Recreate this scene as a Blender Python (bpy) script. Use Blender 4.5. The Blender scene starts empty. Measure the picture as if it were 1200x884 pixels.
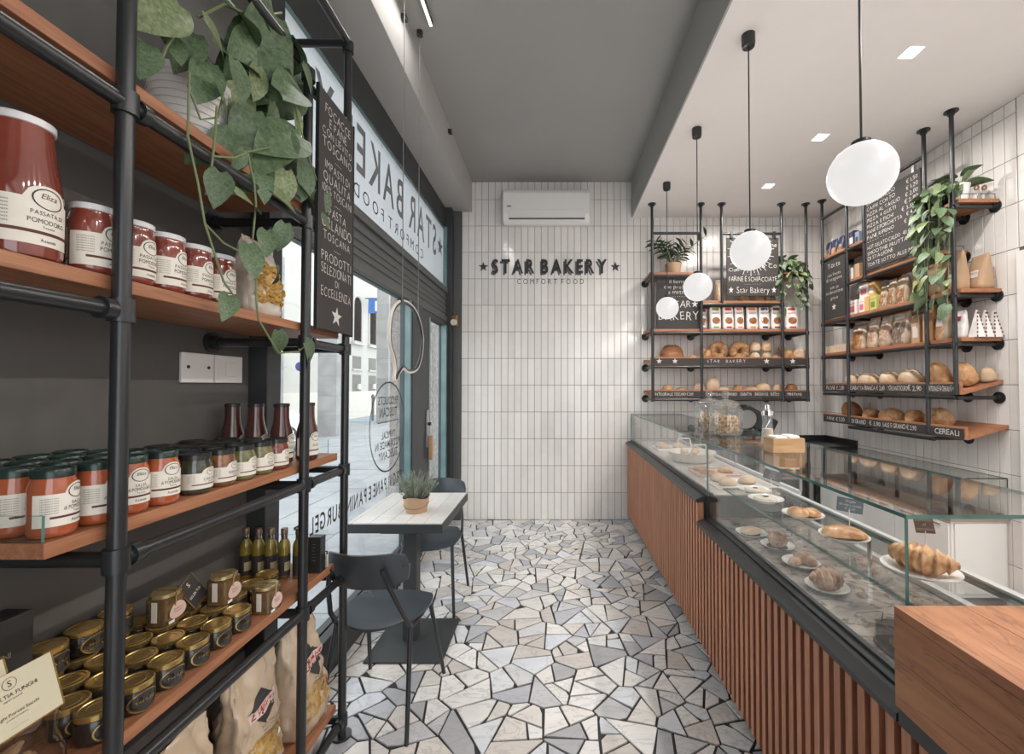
import bpy, bmesh, math, random
from mathutils import Vector, Matrix, noise
R = math.radians
PI = math.pi
scene = bpy.context.scene
col = scene.collection
rnd = random.Random(7)

# ------------------------------------------------------------------ camera
CAM_H, PITCH, FPX, PCX, PCY = 1.53, R(1.1), 500.0, 650.4, 442.4
cam_data = bpy.data.cameras.new('camera')
cam_data.sensor_fit = 'HORIZONTAL'
cam_data.sensor_width = 36.0
cam_data.lens = FPX / 1200 * 36
cam_data.shift_x = -(PCX - 600) / 1200
cam_data.shift_y = (PCY - 442) / 1200
cam_data.clip_start = 0.02
cam_data.clip_end = 300
cam = bpy.data.objects.new('camera', cam_data)
col.objects.link(cam)
cam.location = (0, 0, CAM_H)
cam.rotation_euler = (R(90) + PITCH, 0, 0)
scene.camera = cam

# ------------------------------------------------------------------ sky, exposure
SKY = 1.6
world = bpy.data.worlds.new('sky')
scene.world = world
world.use_nodes = True
wn = world.node_tree
bg = wn.nodes['Background']
bg.inputs[0].default_value = (0.93, 0.97, 1.0, 1)
bg.inputs[1].default_value = SKY
vs = scene.view_settings
vs.view_transform = 'Standard'
vs.look = 'None'
vs.exposure = 0.86
vs.gamma = 1.0
vs.use_curve_mapping = False

# ------------------------------------------------------------------ pixel helpers (1200x884 frame)
def ray(px, py):
    u = (px - PCX) / FPX
    v = (PCY - py) / FPX
    return Vector((u, math.cos(PITCH) - v * math.sin(PITCH), math.sin(PITCH) + v * math.cos(PITCH)))
def at_y(px, py, Y):
    r = ray(px, py); return Vector((0, 0, CAM_H)) + r * (Y / r.y)
def at_x(px, py, X):
    r = ray(px, py); return Vector((0, 0, CAM_H)) + r * (X / r.x)
def at_z(px, py, Z):
    r = ray(px, py); return Vector((0, 0, CAM_H)) + r * ((Z - CAM_H) / r.z)

# ------------------------------------------------------------------ materials
def lin(c):
    return tuple((x / 12.92 if x <= 0.04045 else ((x + 0.055) / 1.055) ** 2.4) for x in (v / 255 for v in c))
MATS = {}
def mat(name, rgb, rough=0.5, metal=0.0, vary=0.0, vscale=6.0, rand=0.0, bump=0.0, bscale=40.0, stretch=(1, 1, 1),
        rgb2=None, coat=0.0, emit=0.0, spec=0.5, ramp=None, vein=None, trans=0.0, emit_rgb=None):
    """principled material: colour mixed with rgb2 by stretched object-space noise, random value per object, fine bump"""
    if name in MATS: return MATS[name]
    m = bpy.data.materials.new(name); m.use_nodes = True
    nt = m.node_tree; N = nt.nodes; L = nt.links
    b = N['Principled BSDF']
    c = lin(rgb)
    b.inputs['Base Color'].default_value = (*c, 1)
    b.inputs['Roughness'].default_value = rough
    b.inputs['Metallic'].default_value = metal
    b.inputs['Specular IOR Level'].default_value = spec
    b.inputs['Coat Weight'].default_value = coat
    b.inputs['Coat Roughness'].default_value = 0.08
    b.inputs['Transmission Weight'].default_value = trans
    m.diffuse_color = (*c, 1)
    out = None
    if vary or rgb2 or bump or rand or ramp or vein:
        tc = N.new('ShaderNodeTexCoord'); mp = N.new('ShaderNodeMapping')
        mp.inputs['Scale'].default_value = stretch
        L.new(tc.outputs['Object'], mp.inputs['Vector'])
        oi = N.new('ShaderNodeObjectInfo')
        off = N.new('ShaderNodeVectorMath'); off.operation = 'SCALE'; off.inputs[0].default_value = (37, 19, 53)
        L.new(oi.outputs['Random'], off.inputs['Scale'])
        L.new(off.outputs[0], mp.inputs['Location'])
    if vary or rgb2:
        nz = N.new('ShaderNodeTexNoise'); nz.inputs['Scale'].default_value = vscale
        nz.inputs['Detail'].default_value = 5; nz.inputs['Distortion'].default_value = 0.6
        L.new(mp.outputs[0], nz.inputs['Vector'])
        cr = N.new('ShaderNodeMapRange'); cr.inputs[1].default_value = 0.32; cr.inputs[2].default_value = 0.68
        L.new(nz.outputs[0], cr.inputs[0])
        mx = N.new('ShaderNodeMix'); mx.data_type = 'RGBA'
        L.new(cr.outputs[0], mx.inputs[0])
        c2 = lin(rgb2) if rgb2 else tuple(max(0, x * (1 - vary)) for x in c)
        mx.inputs[6].default_value = (*c, 1); mx.inputs[7].default_value = (*c2, 1)
        out = mx.outputs[2]
    if ramp:
        rp = N.new('ShaderNodeValToRGB'); rp.color_ramp.interpolation = 'CONSTANT'
        while len(rp.color_ramp.elements) < len(ramp): rp.color_ramp.elements.new(0.5)
        for i, k in enumerate(ramp):
            rp.color_ramp.elements[i].position = i / len(ramp); rp.color_ramp.elements[i].color = (*lin(k), 1)
        L.new(oi.outputs['Random'], rp.inputs[0])
        if out:
            m2 = N.new('ShaderNodeMix'); m2.data_type = 'RGBA'; m2.blend_type = 'MULTIPLY'; m2.inputs[0].default_value = 1
            L.new(rp.outputs[0], m2.inputs[6]); L.new(out, m2.inputs[7]); out = m2.outputs[2]
        else: out = rp.outputs[0]
    if rand:
        mr = N.new('ShaderNodeMapRange'); mr.inputs[3].default_value = 1 - rand; mr.inputs[4].default_value = 1 + rand * 0.6
        L.new(oi.outputs['Random'], mr.inputs[0])
        m3 = N.new('ShaderNodeMix'); m3.data_type = 'RGBA'; m3.blend_type = 'MULTIPLY'; m3.inputs[0].default_value = 1
        if out: L.new(out, m3.inputs[6])
        else: m3.inputs[6].default_value = (*c, 1)
        cc = N.new('ShaderNodeCombineColor')
        for i in range(3): L.new(mr.outputs[0], cc.inputs[i])
        L.new(cc.outputs[0], m3.inputs[7]); out = m3.outputs[2]
    if vein:
        vn = N.new('ShaderNodeTexNoise'); vn.inputs['Scale'].default_value = vein[0]; vn.inputs['Detail'].default_value = 6; vn.inputs['Distortion'].default_value = 1.6
        L.new(mp.outputs[0], vn.inputs['Vector'])
        sb_ = N.new('ShaderNodeMath'); sb_.operation = 'SUBTRACT'; sb_.inputs[1].default_value = 0.5; L.new(vn.outputs[0], sb_.inputs[0])
        ab_ = N.new('ShaderNodeMath'); ab_.operation = 'ABSOLUTE'; L.new(sb_.outputs[0], ab_.inputs[0])
        vr = N.new('ShaderNodeMapRange'); vr.inputs[1].default_value = 0.0; vr.inputs[2].default_value = vein[3]; vr.inputs[3].default_value = vein[1]; vr.inputs[4].default_value = 0.0
        L.new(ab_.outputs[0], vr.inputs[0])
        m5 = N.new('ShaderNodeMix'); m5.data_type = 'RGBA'; L.new(vr.outputs[0], m5.inputs[0])
        if out: L.new(out, m5.inputs[6])
        else: m5.inputs[6].default_value = (*c, 1)
        m5.inputs[7].default_value = (*lin(vein[2]), 1); out = m5.outputs[2]
    if out: L.new(out, b.inputs['Base Color'])
    if bump:
        bn = N.new('ShaderNodeTexNoise'); bn.inputs['Scale'].default_value = bscale; bn.inputs['Detail'].default_value = 3
        L.new(mp.outputs[0], bn.inputs['Vector'])
        bp = N.new('ShaderNodeBump'); bp.inputs['Strength'].default_value = bump; bp.inputs['Distance'].default_value = 0.004
        L.new(bn.outputs[0], bp.inputs['Height']); L.new(bp.outputs[0], b.inputs['Normal'])
    if emit:
        b.inputs['Emission Color'].default_value = (*(lin(emit_rgb) if emit_rgb else c), 1); b.inputs['Emission Strength'].default_value = emit
    MATS[name] = m
    return m

def glass(name, tint=(1, 1, 1), f0=0.04, gain=1.0, film=0.0, film_rgb=(230, 232, 232)):
    """thin clear sheet: straight-through transmission with Schlick reflection; optional white translucent film"""
    m = bpy.data.materials.new(name); m.use_nodes = True
    nt = m.node_tree; N = nt.nodes; L = nt.links
    N.remove(N['Principled BSDF']); o = N['Material Output']
    ge = N.new('ShaderNodeNewGeometry')
    dt = N.new('ShaderNodeVectorMath'); dt.operation = 'DOT_PRODUCT'
    L.new(ge.outputs['Incoming'], dt.inputs[0]); L.new(ge.outputs['Normal'], dt.inputs[1])
    def mth(op, a, bb):
        k = N.new('ShaderNodeMath'); k.operation = op
        for i, q in enumerate((a, bb)):
            if q is None: continue
            if isinstance(q, (int, float)): k.inputs[i].default_value = q
            else: L.new(q, k.inputs[i])
        return k.outputs[0]
    a = mth('ABSOLUTE', dt.outputs['Value'], None)
    p = mth('POWER', mth('SUBTRACT', 1.0, a), 5.0)
    fr = mth('MULTIPLY', mth('ADD', mth('MULTIPLY', p, 1 - f0), f0), gain)
    tr = N.new('ShaderNodeBsdfTransparent'); tr.inputs[0].default_value = (*tint, 1)
    gl = N.new('ShaderNodeBsdfGlossy'); gl.inputs['Roughness'].default_value = 0.0
    base = tr.outputs[0]
    if film:
        tl = N.new('ShaderNodeBsdfTranslucent'); tl.inputs[0].default_value = (*lin(film_rgb), 1)
        df = N.new('ShaderNodeBsdfDiffuse'); df.inputs[0].default_value = (*lin(film_rgb), 1)
        mf = N.new('ShaderNodeMixShader'); mf.inputs[0].default_value = 0.35
        L.new(tl.outputs[0], mf.inputs[1]); L.new(df.outputs[0], mf.inputs[2])
        m4 = N.new('ShaderNodeMixShader'); m4.inputs[0].default_value = film
        L.new(tr.outputs[0], m4.inputs[1]); L.new(mf.outputs[0], m4.inputs[2]); base = m4.outputs[0]
    ms = N.new('ShaderNodeMixShader')
    L.new(fr, ms.inputs[0]); L.new(base, ms.inputs[1]); L.new(gl.outputs[0], ms.inputs[2])
    L.new(ms.outputs[0], o.inputs[0])
    MATS[name] = m
    return m

BLACK = mat('black_steel', (46, 48, 50), 0.3, 0.2, spec=0.6)
FRAME = mat('dark_grey_paint', (58, 61, 63), 0.5, vary=0.1)
FRAME2 = mat('grey_paint', (92, 94, 94), 0.55, vary=0.08)
WOOD_Y = mat('oak_stain_along_y', (176, 122, 88), 0.5, vscale=5, stretch=(14, 1.1, 14), rgb2=(144, 94, 66), bump=0.12, bscale=14)
WOOD_X = mat('oak_stain_along_x', (176, 122, 88), 0.5, vscale=5, stretch=(1.1, 14, 14), rgb2=(144, 94, 66), bump=0.12, bscale=14)
SLAT = mat('slat_oak', (198, 142, 112), 0.55, vscale=4, stretch=(18, 18, 1), rgb2=(170, 114, 88), rand=0.08)
TILLWOOD = mat('counter_oak', (194, 136, 96), 0.5, vein=(2.2, 0.5, (110, 68, 46), 0.02), vscale=2.6, stretch=(7, 0.9, 7), rgb2=(160, 104, 70), bump=0.1, bscale=12)
TILE = mat('glazed_tile', (240, 236, 232), 0.12, rand=0.06, bump=0.25, bscale=14, vary=0.05, vscale=5)
GROUT = mat('grey_grout', (104, 100, 97), 0.85)
STONE = mat('paving_marble', (255, 255, 255), 0.22, vscale=3.5, rgb2=(238, 238, 240), bump=0.04, bscale=20, stretch=(1.2, 2.6, 1), vein=(4.0, 0.42, (158, 158, 162), 0.03),
            ramp=[(236, 233, 229), (218, 218, 219), (240, 236, 230), (196, 198, 204), (228, 222, 215), (244, 242, 239), (208, 208, 210),
                  (234, 229, 222), (226, 229, 235), (184, 184, 187), (244, 242, 238), (214, 207, 200), (230, 233, 237), (238, 236, 232)])
JOINT = mat('dark_joint', (58, 56, 55), 0.8, vary=0.2, vscale=20)
WHITE_CEIL = mat('white_plaster', (232, 227, 224), 0.8, vary=0.02)
GREY_CEIL = mat('grey_plaster', (164, 163, 160), 0.85, vary=0.05, vscale=1.5)
GREY_WALL = mat('dark_grey_wall', (92, 90, 87), 0.75, vary=0.1, vscale=4)
BEAM = mat('light_grey_plaster', (176, 174, 171), 0.8, vary=0.04, vscale=2)
WHITE = mat('white_enamel', (236, 234, 231), 0.35)
CERAMIC = mat('white_ceramic', (240, 239, 237), 0.12, coat=0.4)
PAPER = mat('cream_paper', (230, 224, 212), 0.7, vary=0.03, vscale=30)
INK = mat('dark_ink', (58, 54, 52), 0.7)
BROWN_INK = mat('brown_ink', (92, 52, 44), 0.7)
CHALKBOARD = mat('chalkboard', (58, 54, 52), 0.75, vary=0.18, vscale=5)
CHALK = mat('white_chalk', (204, 200, 195), 0.9)
GLASS = glass('clear_glass', (0.97, 0.985, 0.98), 0.04, 0.8)
CASEGLASS = glass('case_glass', (0.975, 0.985, 0.982), 0.05, 1.0)
FILM = glass('frosted_film_glass', (0.9, 0.92, 0.93), 0.04, 1.0, film=0.8, film_rgb=(218, 221, 223))
TEAL = mat('glass_edge_teal', (86, 134, 128), 0.15, spec=0.6, rgb2=(56, 104, 100), vscale=8)
BEAD = mat('pale_glass_edge', (112, 138, 139), 0.2, spec=0.6, rgb2=(86, 114, 117), vscale=3)
JARGLASS = glass('jar_glass', (0.93, 0.94, 0.93), 0.07, 1.4, film=0.1, film_rgb=(236, 238, 238))
STEEL = mat('brushed_steel', (170, 170, 170), 0.3, 0.9)
CHROME = mat('chrome', (215, 215, 215), 0.12, 1.0)
GOLD = mat('gold_lid', (206, 176, 112), 0.22, 0.8, vary=0.12, vscale=12)
KRAFT = mat('kraft_paper', (184, 152, 122), 0.8, vary=0.12, vscale=12, bump=0.25, bscale=25)
RED = mat('red_print', (176, 56, 56), 0.6)
GREEN = mat('pothos_leaf', (104, 124, 90), 0.5, rgb2=(66, 88, 62), vscale=14, rand=0.18, bump=0.1, bscale=30)
GREEN2 = mat('pale_leaf', (150, 160, 118), 0.5, rgb2=(94, 116, 78), vscale=14, rand=0.15)
STEM = mat('green_stem', (112, 124, 84), 0.5)
SOIL = mat('soil', (52, 44, 38), 0.95, bump=0.4)

# ------------------------------------------------------------------ mesh builder
def V3(p): return Vector(p)
class MB:
    def __init__(s): s.v = []; s.f = []; s.m = []; s.cur = 0
    def add(s, vs_, fs_):
        o = len(s.v); s.v += [tuple(p) for p in vs_]
        for f in fs_: s.f.append(tuple(i + o for i in f)); s.m.append(s.cur)
        return s
    def mi(s, i): s.cur = i; return s
    def box(s, a, b, M=None):
        x0, y0, z0 = a; x1, y1, z1 = b
        p = [(x0, y0, z0), (x1, y0, z0), (x1, y1, z0), (x0, y1, z0), (x0, y0, z1), (x1, y0, z1), (x1, y1, z1), (x0, y1, z1)]
        if M is not None: p = [tuple(M @ V3(q)) for q in p]
        return s.add(p, [(0, 3, 2, 1), (4, 5, 6, 7), (0, 1, 5, 4), (1, 2, 6, 5), (2, 3, 7, 6), (3, 0, 4, 7)])
    def pane(s, a, b, thin):
        """box with slot 0 on the two wide faces and slot 1 on the narrow edges; thin = axis index"""
        x0, y0, z0 = a; x1, y1, z1 = b
        p = [(x0, y0, z0), (x1, y0, z0), (x1, y1, z0), (x0, y1, z0), (x0, y0, z1), (x1, y0, z1), (x1, y1, z1), (x0, y1, z1)]
        fs_ = [((0, 3, 2, 1), 2), ((4, 5, 6, 7), 2), ((0, 1, 5, 4), 1), ((1, 2, 6, 5), 0), ((2, 3, 7, 6), 1), ((3, 0, 4, 7), 0)]
        o = len(s.v); s.v += p
        for f, ax in fs_: s.f.append(tuple(i + o for i in f)); s.m.append(0 if ax == thin else 1)
        return s
    def tube(s, pts, r, seg=8, caps=True, closed=False):
        pts = [V3(p) for p in pts]; n = len(pts)
        rs = r if isinstance(r, (list, tuple)) else [r] * n
        rings = []; prev = None
        for i in range(n):
            if closed: t = pts[(i + 1) % n] - pts[i - 1]
            else: t = pts[min(i + 1, n - 1)] - pts[max(i - 1, 0)]
            t.normalize()
            if prev is None:
                a = Vector((0, 0, 1)) if abs(t.z) < 0.9 else Vector((1, 0, 0))
                u = t.cross(a).normalized()
            else:
                u = (prev - t * prev.dot(t)).normalized()
            prev = u; w = t.cross(u)
            rings.append([pts[i] + (u * math.cos(2 * PI * k / seg) + w * math.sin(2 * PI * k / seg)) * rs[i] for k in range(seg)])
        vs_ = [p for q in rings for p in q]; fs_ = []
        for i in range(n if closed else n - 1):
            j = (i + 1) % n
            for k in range(seg):
                k2 = (k + 1) % seg
                fs_.append((i * seg + k, i * seg + k2, j * seg + k2, j * seg + k))
        if caps and not closed:
            fs_.append(tuple(range(seg - 1, -1, -1))); fs_.append(tuple((n - 1) * seg + k for k in range(seg)))
        return s.add(vs_, fs_)
    def lathe(s, prof, seg=16, c=(0, 0, 0), M=None, cap=True):
        vs_ = []; fs_ = []; n = len(prof)
        for r, z in prof:
            for k in range(seg):
                a = 2 * PI * k / seg
                p = V3((r * math.cos(a), r * math.sin(a), z))
                if M is not None: p = M @ p
                vs_.append(p + V3(c))
        for i in range(n - 1):
            for k in range(seg):
                k2 = (k + 1) % seg
                fs_.append((i * seg + k, i * seg + k2, (i + 1) * seg + k2, (i + 1) * seg + k))
        if cap:
            if prof[0][0] > 1e-6: fs_.append(tuple(range(seg - 1, -1, -1)))
            if prof[-1][0] > 1e-6: fs_.append(tuple((n - 1) * seg + k for k in range(seg)))
        return s.add(vs_, fs_)
    def prism(s, poly, z0, z1, ch=0.0):
        n = len(poly)
        if ch:
            cx = sum(p[0] for p in poly) / n; cy = sum(p[1] for p in poly) / n
            top = []
            for x, y in poly:
                d = math.hypot(x - cx, y - cy) or 1
                k = max(0.5, 1 - ch / d); top.append((cx + (x - cx) * k, cy + (y - cy) * k, z1))
            vs_ = [(x, y, z0) for x, y in poly] + [(x, y, z1 - ch * 0.7) for x, y in poly] + top
            fs_ = [tuple(2 * n + i for i in range(n))]
            for lv in range(2):
                for i in range(n):
                    j = (i + 1) % n
                    fs_.append((lv * n + i, lv * n + j, (lv + 1) * n + j, (lv + 1) * n + i))
            return s.add(vs_, fs_)
        vs_ = [(x, y, z0) for x, y in poly] + [(x, y, z1) for x, y in poly]
        fs_ = [tuple(range(n - 1, -1, -1)), tuple(n + i for i in range(n))]
        for i in range(n):
            j = (i + 1) % n; fs_.append((i, j, n + j, n + i))
        return s.add(vs_, fs_)
    def grid(s, fn, nu, nv):
        """fn(u,v) with u,v in 0..1"""
        vs_ = [fn(i / nu, j / nv) for j in range(nv + 1) for i in range(nu + 1)]
        fs_ = [(j * (nu + 1) + i, j * (nu + 1) + i + 1, (j + 1) * (nu + 1) + i + 1, (j + 1) * (nu + 1) + i) for j in range(nv) for i in range(nu)]
        return s.add(vs_, fs_)
    def poly3(s, pts): return s.add(pts, [tuple(range(len(pts)))])
    def build(s, name, mats, parent=None, smooth=False, bevel=0.0, M=None, ang=40):
        if not isinstance(mats, (list, tuple)): mats = [mats]
        me = bpy.data.meshes.new(name)
        vs_ = s.v
        if M is not None: vs_ = [tuple(M @ V3(p)) for p in vs_]
        if parent is not None:
            o = Vector((0, 0, 0)); q = parent
            while q is not None: o += q.location; q = q.parent
            if o.length > 0: vs_ = [(p[0] - o.x, p[1] - o.y, p[2] - o.z) for p in vs_]
        me.from_pydata(vs_, [], s.f)
        for m in mats: me.materials.append(m)
        if len(mats) > 1: me.polygons.foreach_set('material_index', s.m)
        me.update()
        if smooth:
            me.polygons.foreach_set('use_smooth', [True] * len(me.polygons))
            try: me.set_sharp_from_angle(angle=R(ang))
            except Exception: pass
        ob = bpy.data.objects.new(name, me); col.objects.link(ob)
        if parent is not None: ob.parent = parent
        if bevel:
            bv = ob.modifiers.new('edge', 'BEVEL'); bv.width = bevel; bv.segments = 2; bv.limit_method = 'ANGLE'
        return ob

def tag(o, label=None, cat=None, group=None, kind=None):
    if label: o['label'] = label
    if cat: o['category'] = cat
    if group: o['group'] = group
    if kind: o['kind'] = kind
    return o
def thing(name, label, cat, loc=(0, 0, 0), rotz=0.0, group=None):
    e = bpy.data.objects.new(name, None); col.objects.link(e)
    e.empty_display_size = 0.05
    e.location = loc; e.rotation_euler = (0, 0, rotz)
    return tag(e, label, cat, group)
def copy_tree(o, parent=None):
    c = o.copy(); col.objects.link(c)
    if parent is not None: c.parent = parent
    for ch in list(o.children): copy_tree(ch, c)
    return c
def place(proto, used, loc, rotz=0.0, label=None, group=None, scale=None, rot=None):
    """first use moves the prototype itself, later uses copy it with its parts"""
    o = proto if not used else copy_tree(proto)
    used.append(o)
    o.location = loc; o.rotation_euler = rot if rot else (0, 0, rotz)
    if scale: o.scale = scale
    if label: o['label'] = label
    if group: o['group'] = group
    return o
def struct(o): o['kind'] = 'structure'; return o
def dup(ob, parent, loc=(0, 0, 0), rot=None, scale=None, name=None):
    c = ob.copy(); col.objects.link(c); c.parent = parent; c.location = loc
    if rot: c.rotation_euler = rot
    if scale: c.scale = scale
    return c

# ------------------------------------------------------------------ lettering
GLY = {}
def glyph(ch, bold):
    k = (ch, bold)
    if k in GLY: return GLY[k]
    cu = bpy.data.curves.new('g', 'FONT'); cu.body = ch; cu.size = 1.0; cu.resolution_u = 3; cu.offset = bold
    ob = bpy.data.objects.new('g', cu)
    me = bpy.data.meshes.new_from_object(ob)
    vs_ = [(v.co.x, v.co.y) for v in me.vertices]; fs_ = [tuple(p.vertices) for p in me.polygons]
    bpy.data.objects.remove(ob); bpy.data.curves.remove(cu); bpy.data.meshes.remove(me)
    if vs_:
        x0 = min(v[0] for v in vs_); x1 = max(v[0] for v in vs_)
        vs_ = [(v[0] - x0, v[1]) for v in vs_]; w = x1 - x0
    else: w = 0.3
    GLY[k] = (vs_, fs_, w)
    return GLY[k]
CAP = max(v[1] for v in glyph('H', 0.0)[0])
def star_poly(cx, cy, r, k=0.4, rot=90):
    return [(cx + (r if i % 2 == 0 else r * k) * math.cos(R(rot + i * 36)), cy + (r if i % 2 == 0 else r * k) * math.sin(R(rot + i * 36))) for i in range(10)]
def layout(s, h, cond=1.0, bold=0.0, gap=0.12, jit=0.0, shear=0.0, rg=None):
    x = 0.0; out = []; k = h / CAP
    for ch in s:
        if ch == ' ': x += h * 0.42 * cond; continue
        if ch == '*':
            out.append((star_poly(x + h * 0.5, h * 0.5, h * 0.6), [tuple(range(10))])); x += h * (1 + gap * 2); continue
        g, fs_, w = glyph(ch, bold)
        a = rg.uniform(-jit, jit) if rg else 0.0
        sc = 1 + (rg.uniform(-jit, jit) if rg else 0.0)
        dy = rg.uniform(-jit, jit) * h * 0.4 if rg else 0.0
        pts = []
        for gx, gy in g:
            X = gx * k * cond * sc; Y = gy * k * sc
            X += Y * shear
            pts.append((x + X - a * Y, Y + a * X + dy))
        out.append((pts, fs_)); x += w * k * cond + h * gap
    return out, max(0.0, x - h * gap)
def write(mb, s, fn, h, align='c', maxw=None, **kw):
    """fn(x,y)->3d point"""
    cond = kw.pop('cond', 1.0)
    lo, w = layout(s, h, cond, **kw)
    if maxw and w > maxw:
        f = maxw / w; lo = [([(x * f, y) for x, y in p], fs_) for p, fs_ in lo]; w = maxw
    x0 = {'c': -w / 2, 'l': 0, 'r': -w}[align]
    for p, fs_ in lo: mb.add([fn(x + x0, y) for x, y in p], fs_)
    return w
def plane_fn(o, u, v):
    o, u, v = V3(o), V3(u).normalized(), V3(v).normalized()
    return lambda x, y: o + u * x + v * y
def cyl_fn(r, zc, th0=0.0, cx=0, cy=0):
    return lambda x, y: Vector((cx + r * math.cos(th0 + x / r), cy + r * math.sin(th0 + x / r), zc + y))
def solid_text(mb, s, o, u, v, n, h, depth, **kw):
    """raised letters"""
    o, u, v, n = V3(o), V3(u).normalized(), V3(v).normalized(), V3(n).normalized()
    cond = kw.pop('cond', 1.0)
    lo, w = layout(s, h, cond, **kw)
    for p, fs_ in lo:
        a = [o + u * (x - w / 2) + v * y + n * depth for x, y in p]; b = [q - n * depth for q in a]
        k = len(a); ed = {}
        for f in fs_:
            for i in range(len(f)):
                e = (f[i], f[(i + 1) % len(f)])
                if (e[1], e[0]) in ed: del ed[(e[1], e[0])]
                else: ed[e] = 1
        mb.add(a + b, list(fs_) + [(e[1], e[0], e[0] + k, e[1] + k) for e in ed])
    return w
# ================================================================== THE ROOM
YB = 4.90           # back wall
XR = 3.112          # right wall
XL = -1.28          # left wall / window wall
ZG, ZW = 3.89, 3.47 # grey ceiling, lowered white ceiling
XS = 0.895          # edge of the lowered ceiling
YN = -2.6           # unseen end wall behind the camera

def wallbox(name, a, b, m, bevel=0): return struct(MB().box(a, b).build(name, m, bevel=bevel))

# ---- floor: slab of dark joint mortar, crazy paving stones set in it
floor = wallbox('floor', (XL - 0.05, YN, -0.12), (XR + 0.1, YB + 0.1, -0.007), JOINT)
def area(p): return abs(sum(p[i][0] * p[(i + 1) % len(p)][1] - p[(i + 1) % len(p)][0] * p[i][1] for i in range(len(p)))) / 2
def clip(poly, nx, ny, d):
    out = []
    for i in range(len(poly)):
        p, q = poly[i], poly[(i + 1) % len(poly)]
        a = nx * p[0] + ny * p[1] - d; b = nx * q[0] + ny * q[1] - d
        if a <= 0: out.append(p)
        if (a < 0 < b) or (b < 0 < a):
            t = a / (a - b); out.append((p[0] + (q[0] - p[0]) * t, p[1] + (q[1] - p[1]) * t))
    return out
def inset(poly, w, rg):
    n = len(poly); res = list(poly)
    for i in range(n):
        p, q = poly[i], poly[(i + 1) % n]
        ex, ey = q[0] - p[0], q[1] - p[1]; L_ = math.hypot(ex, ey)
        if L_ < 1e-6: continue
        nx, ny = ey / L_, -ex / L_
        # slightly turned edge, so that joints run uneven
        a = rg.uniform(-0.035, 0.035); nx, ny = nx * math.cos(a) - ny * math.sin(a), nx * math.sin(a) + ny * math.cos(a)
        mx_, my_ = (p[0] + q[0]) / 2, (p[1] + q[1]) / 2
        res = clip(res, nx, ny, nx * mx_ + ny * my_ - w * rg.uniform(0.7, 1.5))
        if len(res) < 3: return []
    return res
def crazy(x0, x1, y0, y1, lo, hi, rg):
    """irregular convex stones: cells of scattered seeds, the large ones broken once more"""
    pts = []; tries = 0
    dm = math.sqrt(hi) * 1.05
    while tries < 25 * (x1 - x0) * (y1 - y0) / lo:
        tries += 1
        p = (rg.uniform(x0 - 0.2, x1 + 0.2), rg.uniform(y0 - 0.2, y1 + 0.2)); d0 = dm * rg.choice((0.8, 1.0, 1.3))
        if all((p[0] - q[0]) ** 2 + (p[1] - q[1]) ** 2 > d0 * d0 for q in pts): pts.append(p)
        if len(pts) > 0.62 * (x1 - x0 + .4) * (y1 - y0 + .4) / hi: break
    done = []
    for p in pts:
        c = [(x0, y0), (x1, y0), (x1, y1), (x0, y1)]
        for q in sorted(pts, key=lambda q: (p[0] - q[0]) ** 2 + (p[1] - q[1]) ** 2)[1:26]:
            nx, ny = q[0] - p[0], q[1] - p[1]; a = rg.uniform(-0.0, 0.0)
            c = clip(c, nx, ny, nx * (p[0] + q[0]) / 2 + ny * (p[1] + q[1]) / 2)
            if len(c) < 3: break
        if len(c) < 3 or area(c) < 0.002: continue
        todo = [c]
        while todo:
            c = todo.pop()
            if area(c) < rg.uniform(lo, hi): done.append(c); continue
            cx = sum(q[0] for q in c) / len(c); cy = sum(q[1] for q in c) / len(c)
            bx, by = max(((c[i][0] - c[j][0], c[i][1] - c[j][1]) for i in range(len(c)) for j in range(i)), key=lambda d: d[0] ** 2 + d[1] ** 2)
            a = math.atan2(by, bx) + rg.uniform(-0.45, 0.45); nx, ny = math.cos(a), math.sin(a)
            d = nx * cx + ny * cy + rg.uniform(-0.12, 0.12) * math.hypot(bx, by)
            r1, r2 = clip(c, nx, ny, d), clip(c, -nx, -ny, -d)
            if len(r1) < 3 or len(r2) < 3: done.append(c)
            else: todo += [r1, r2]
    return done
rg = random.Random(21)
def ccw(p):
    s_ = sum(p[i][0] * p[(i + 1) % len(p)][1] - p[(i + 1) % len(p)][0] * p[i][1] for i in range(len(p)))
    return p if s_ > 0 else p[::-1]
cells = crazy(XL, 1.0, 1.35, YB, 0.0075, 0.032, rg)
stones = []
for p in cells:
    q = inset(ccw(p), 0.0046, rg)
    if len(q) < 3 or area(q) < 0.0006: continue
    if rg.random() < 0.55 and len(q) > 3:      # broken corner
        i = rg.randrange(len(q)); a, b, c = q[i - 1], q[i], q[(i + 1) % len(q)]; k = rg.uniform(0.12, 0.32)
        q = q[:i] + [(b[0] + (a[0] - b[0]) * k, b[1] + (a[1] - b[1]) * k), (b[0] + (c[0] - b[0]) * k, b[1] + (c[1] - b[1]) * k)] + q[i + 1:]
    cx = sum(t[0] for t in q) / len(q); cy = sum(t[1] for t in q) / len(q)
    hid = 1.0
    if cx > 0.9 or (cx < -0.9 and cy < 1.95): hid = 0.02      # under the counter or the shelf
    if abs(cx) / max(cy, 0.1) > 0.75 or cy < 1.7: hid *= 0.05
    stones.append((hid * area(q) / cy ** 3, q, cx, cy))
stones.sort(key=lambda t: -t[0])
TONES = [mat('paving_tone_%d' % i, c_, 0.22, rgb2=tuple(int(v * 0.93) for v in c_), vscale=5, vein=(4.0, 0.4, (158, 158, 162), 0.03)) for i, c_ in enumerate(((232, 229, 225), (210, 210, 212), (224, 218, 211), (190, 192, 197), (236, 234, 230)))]
rest = MB()
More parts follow.
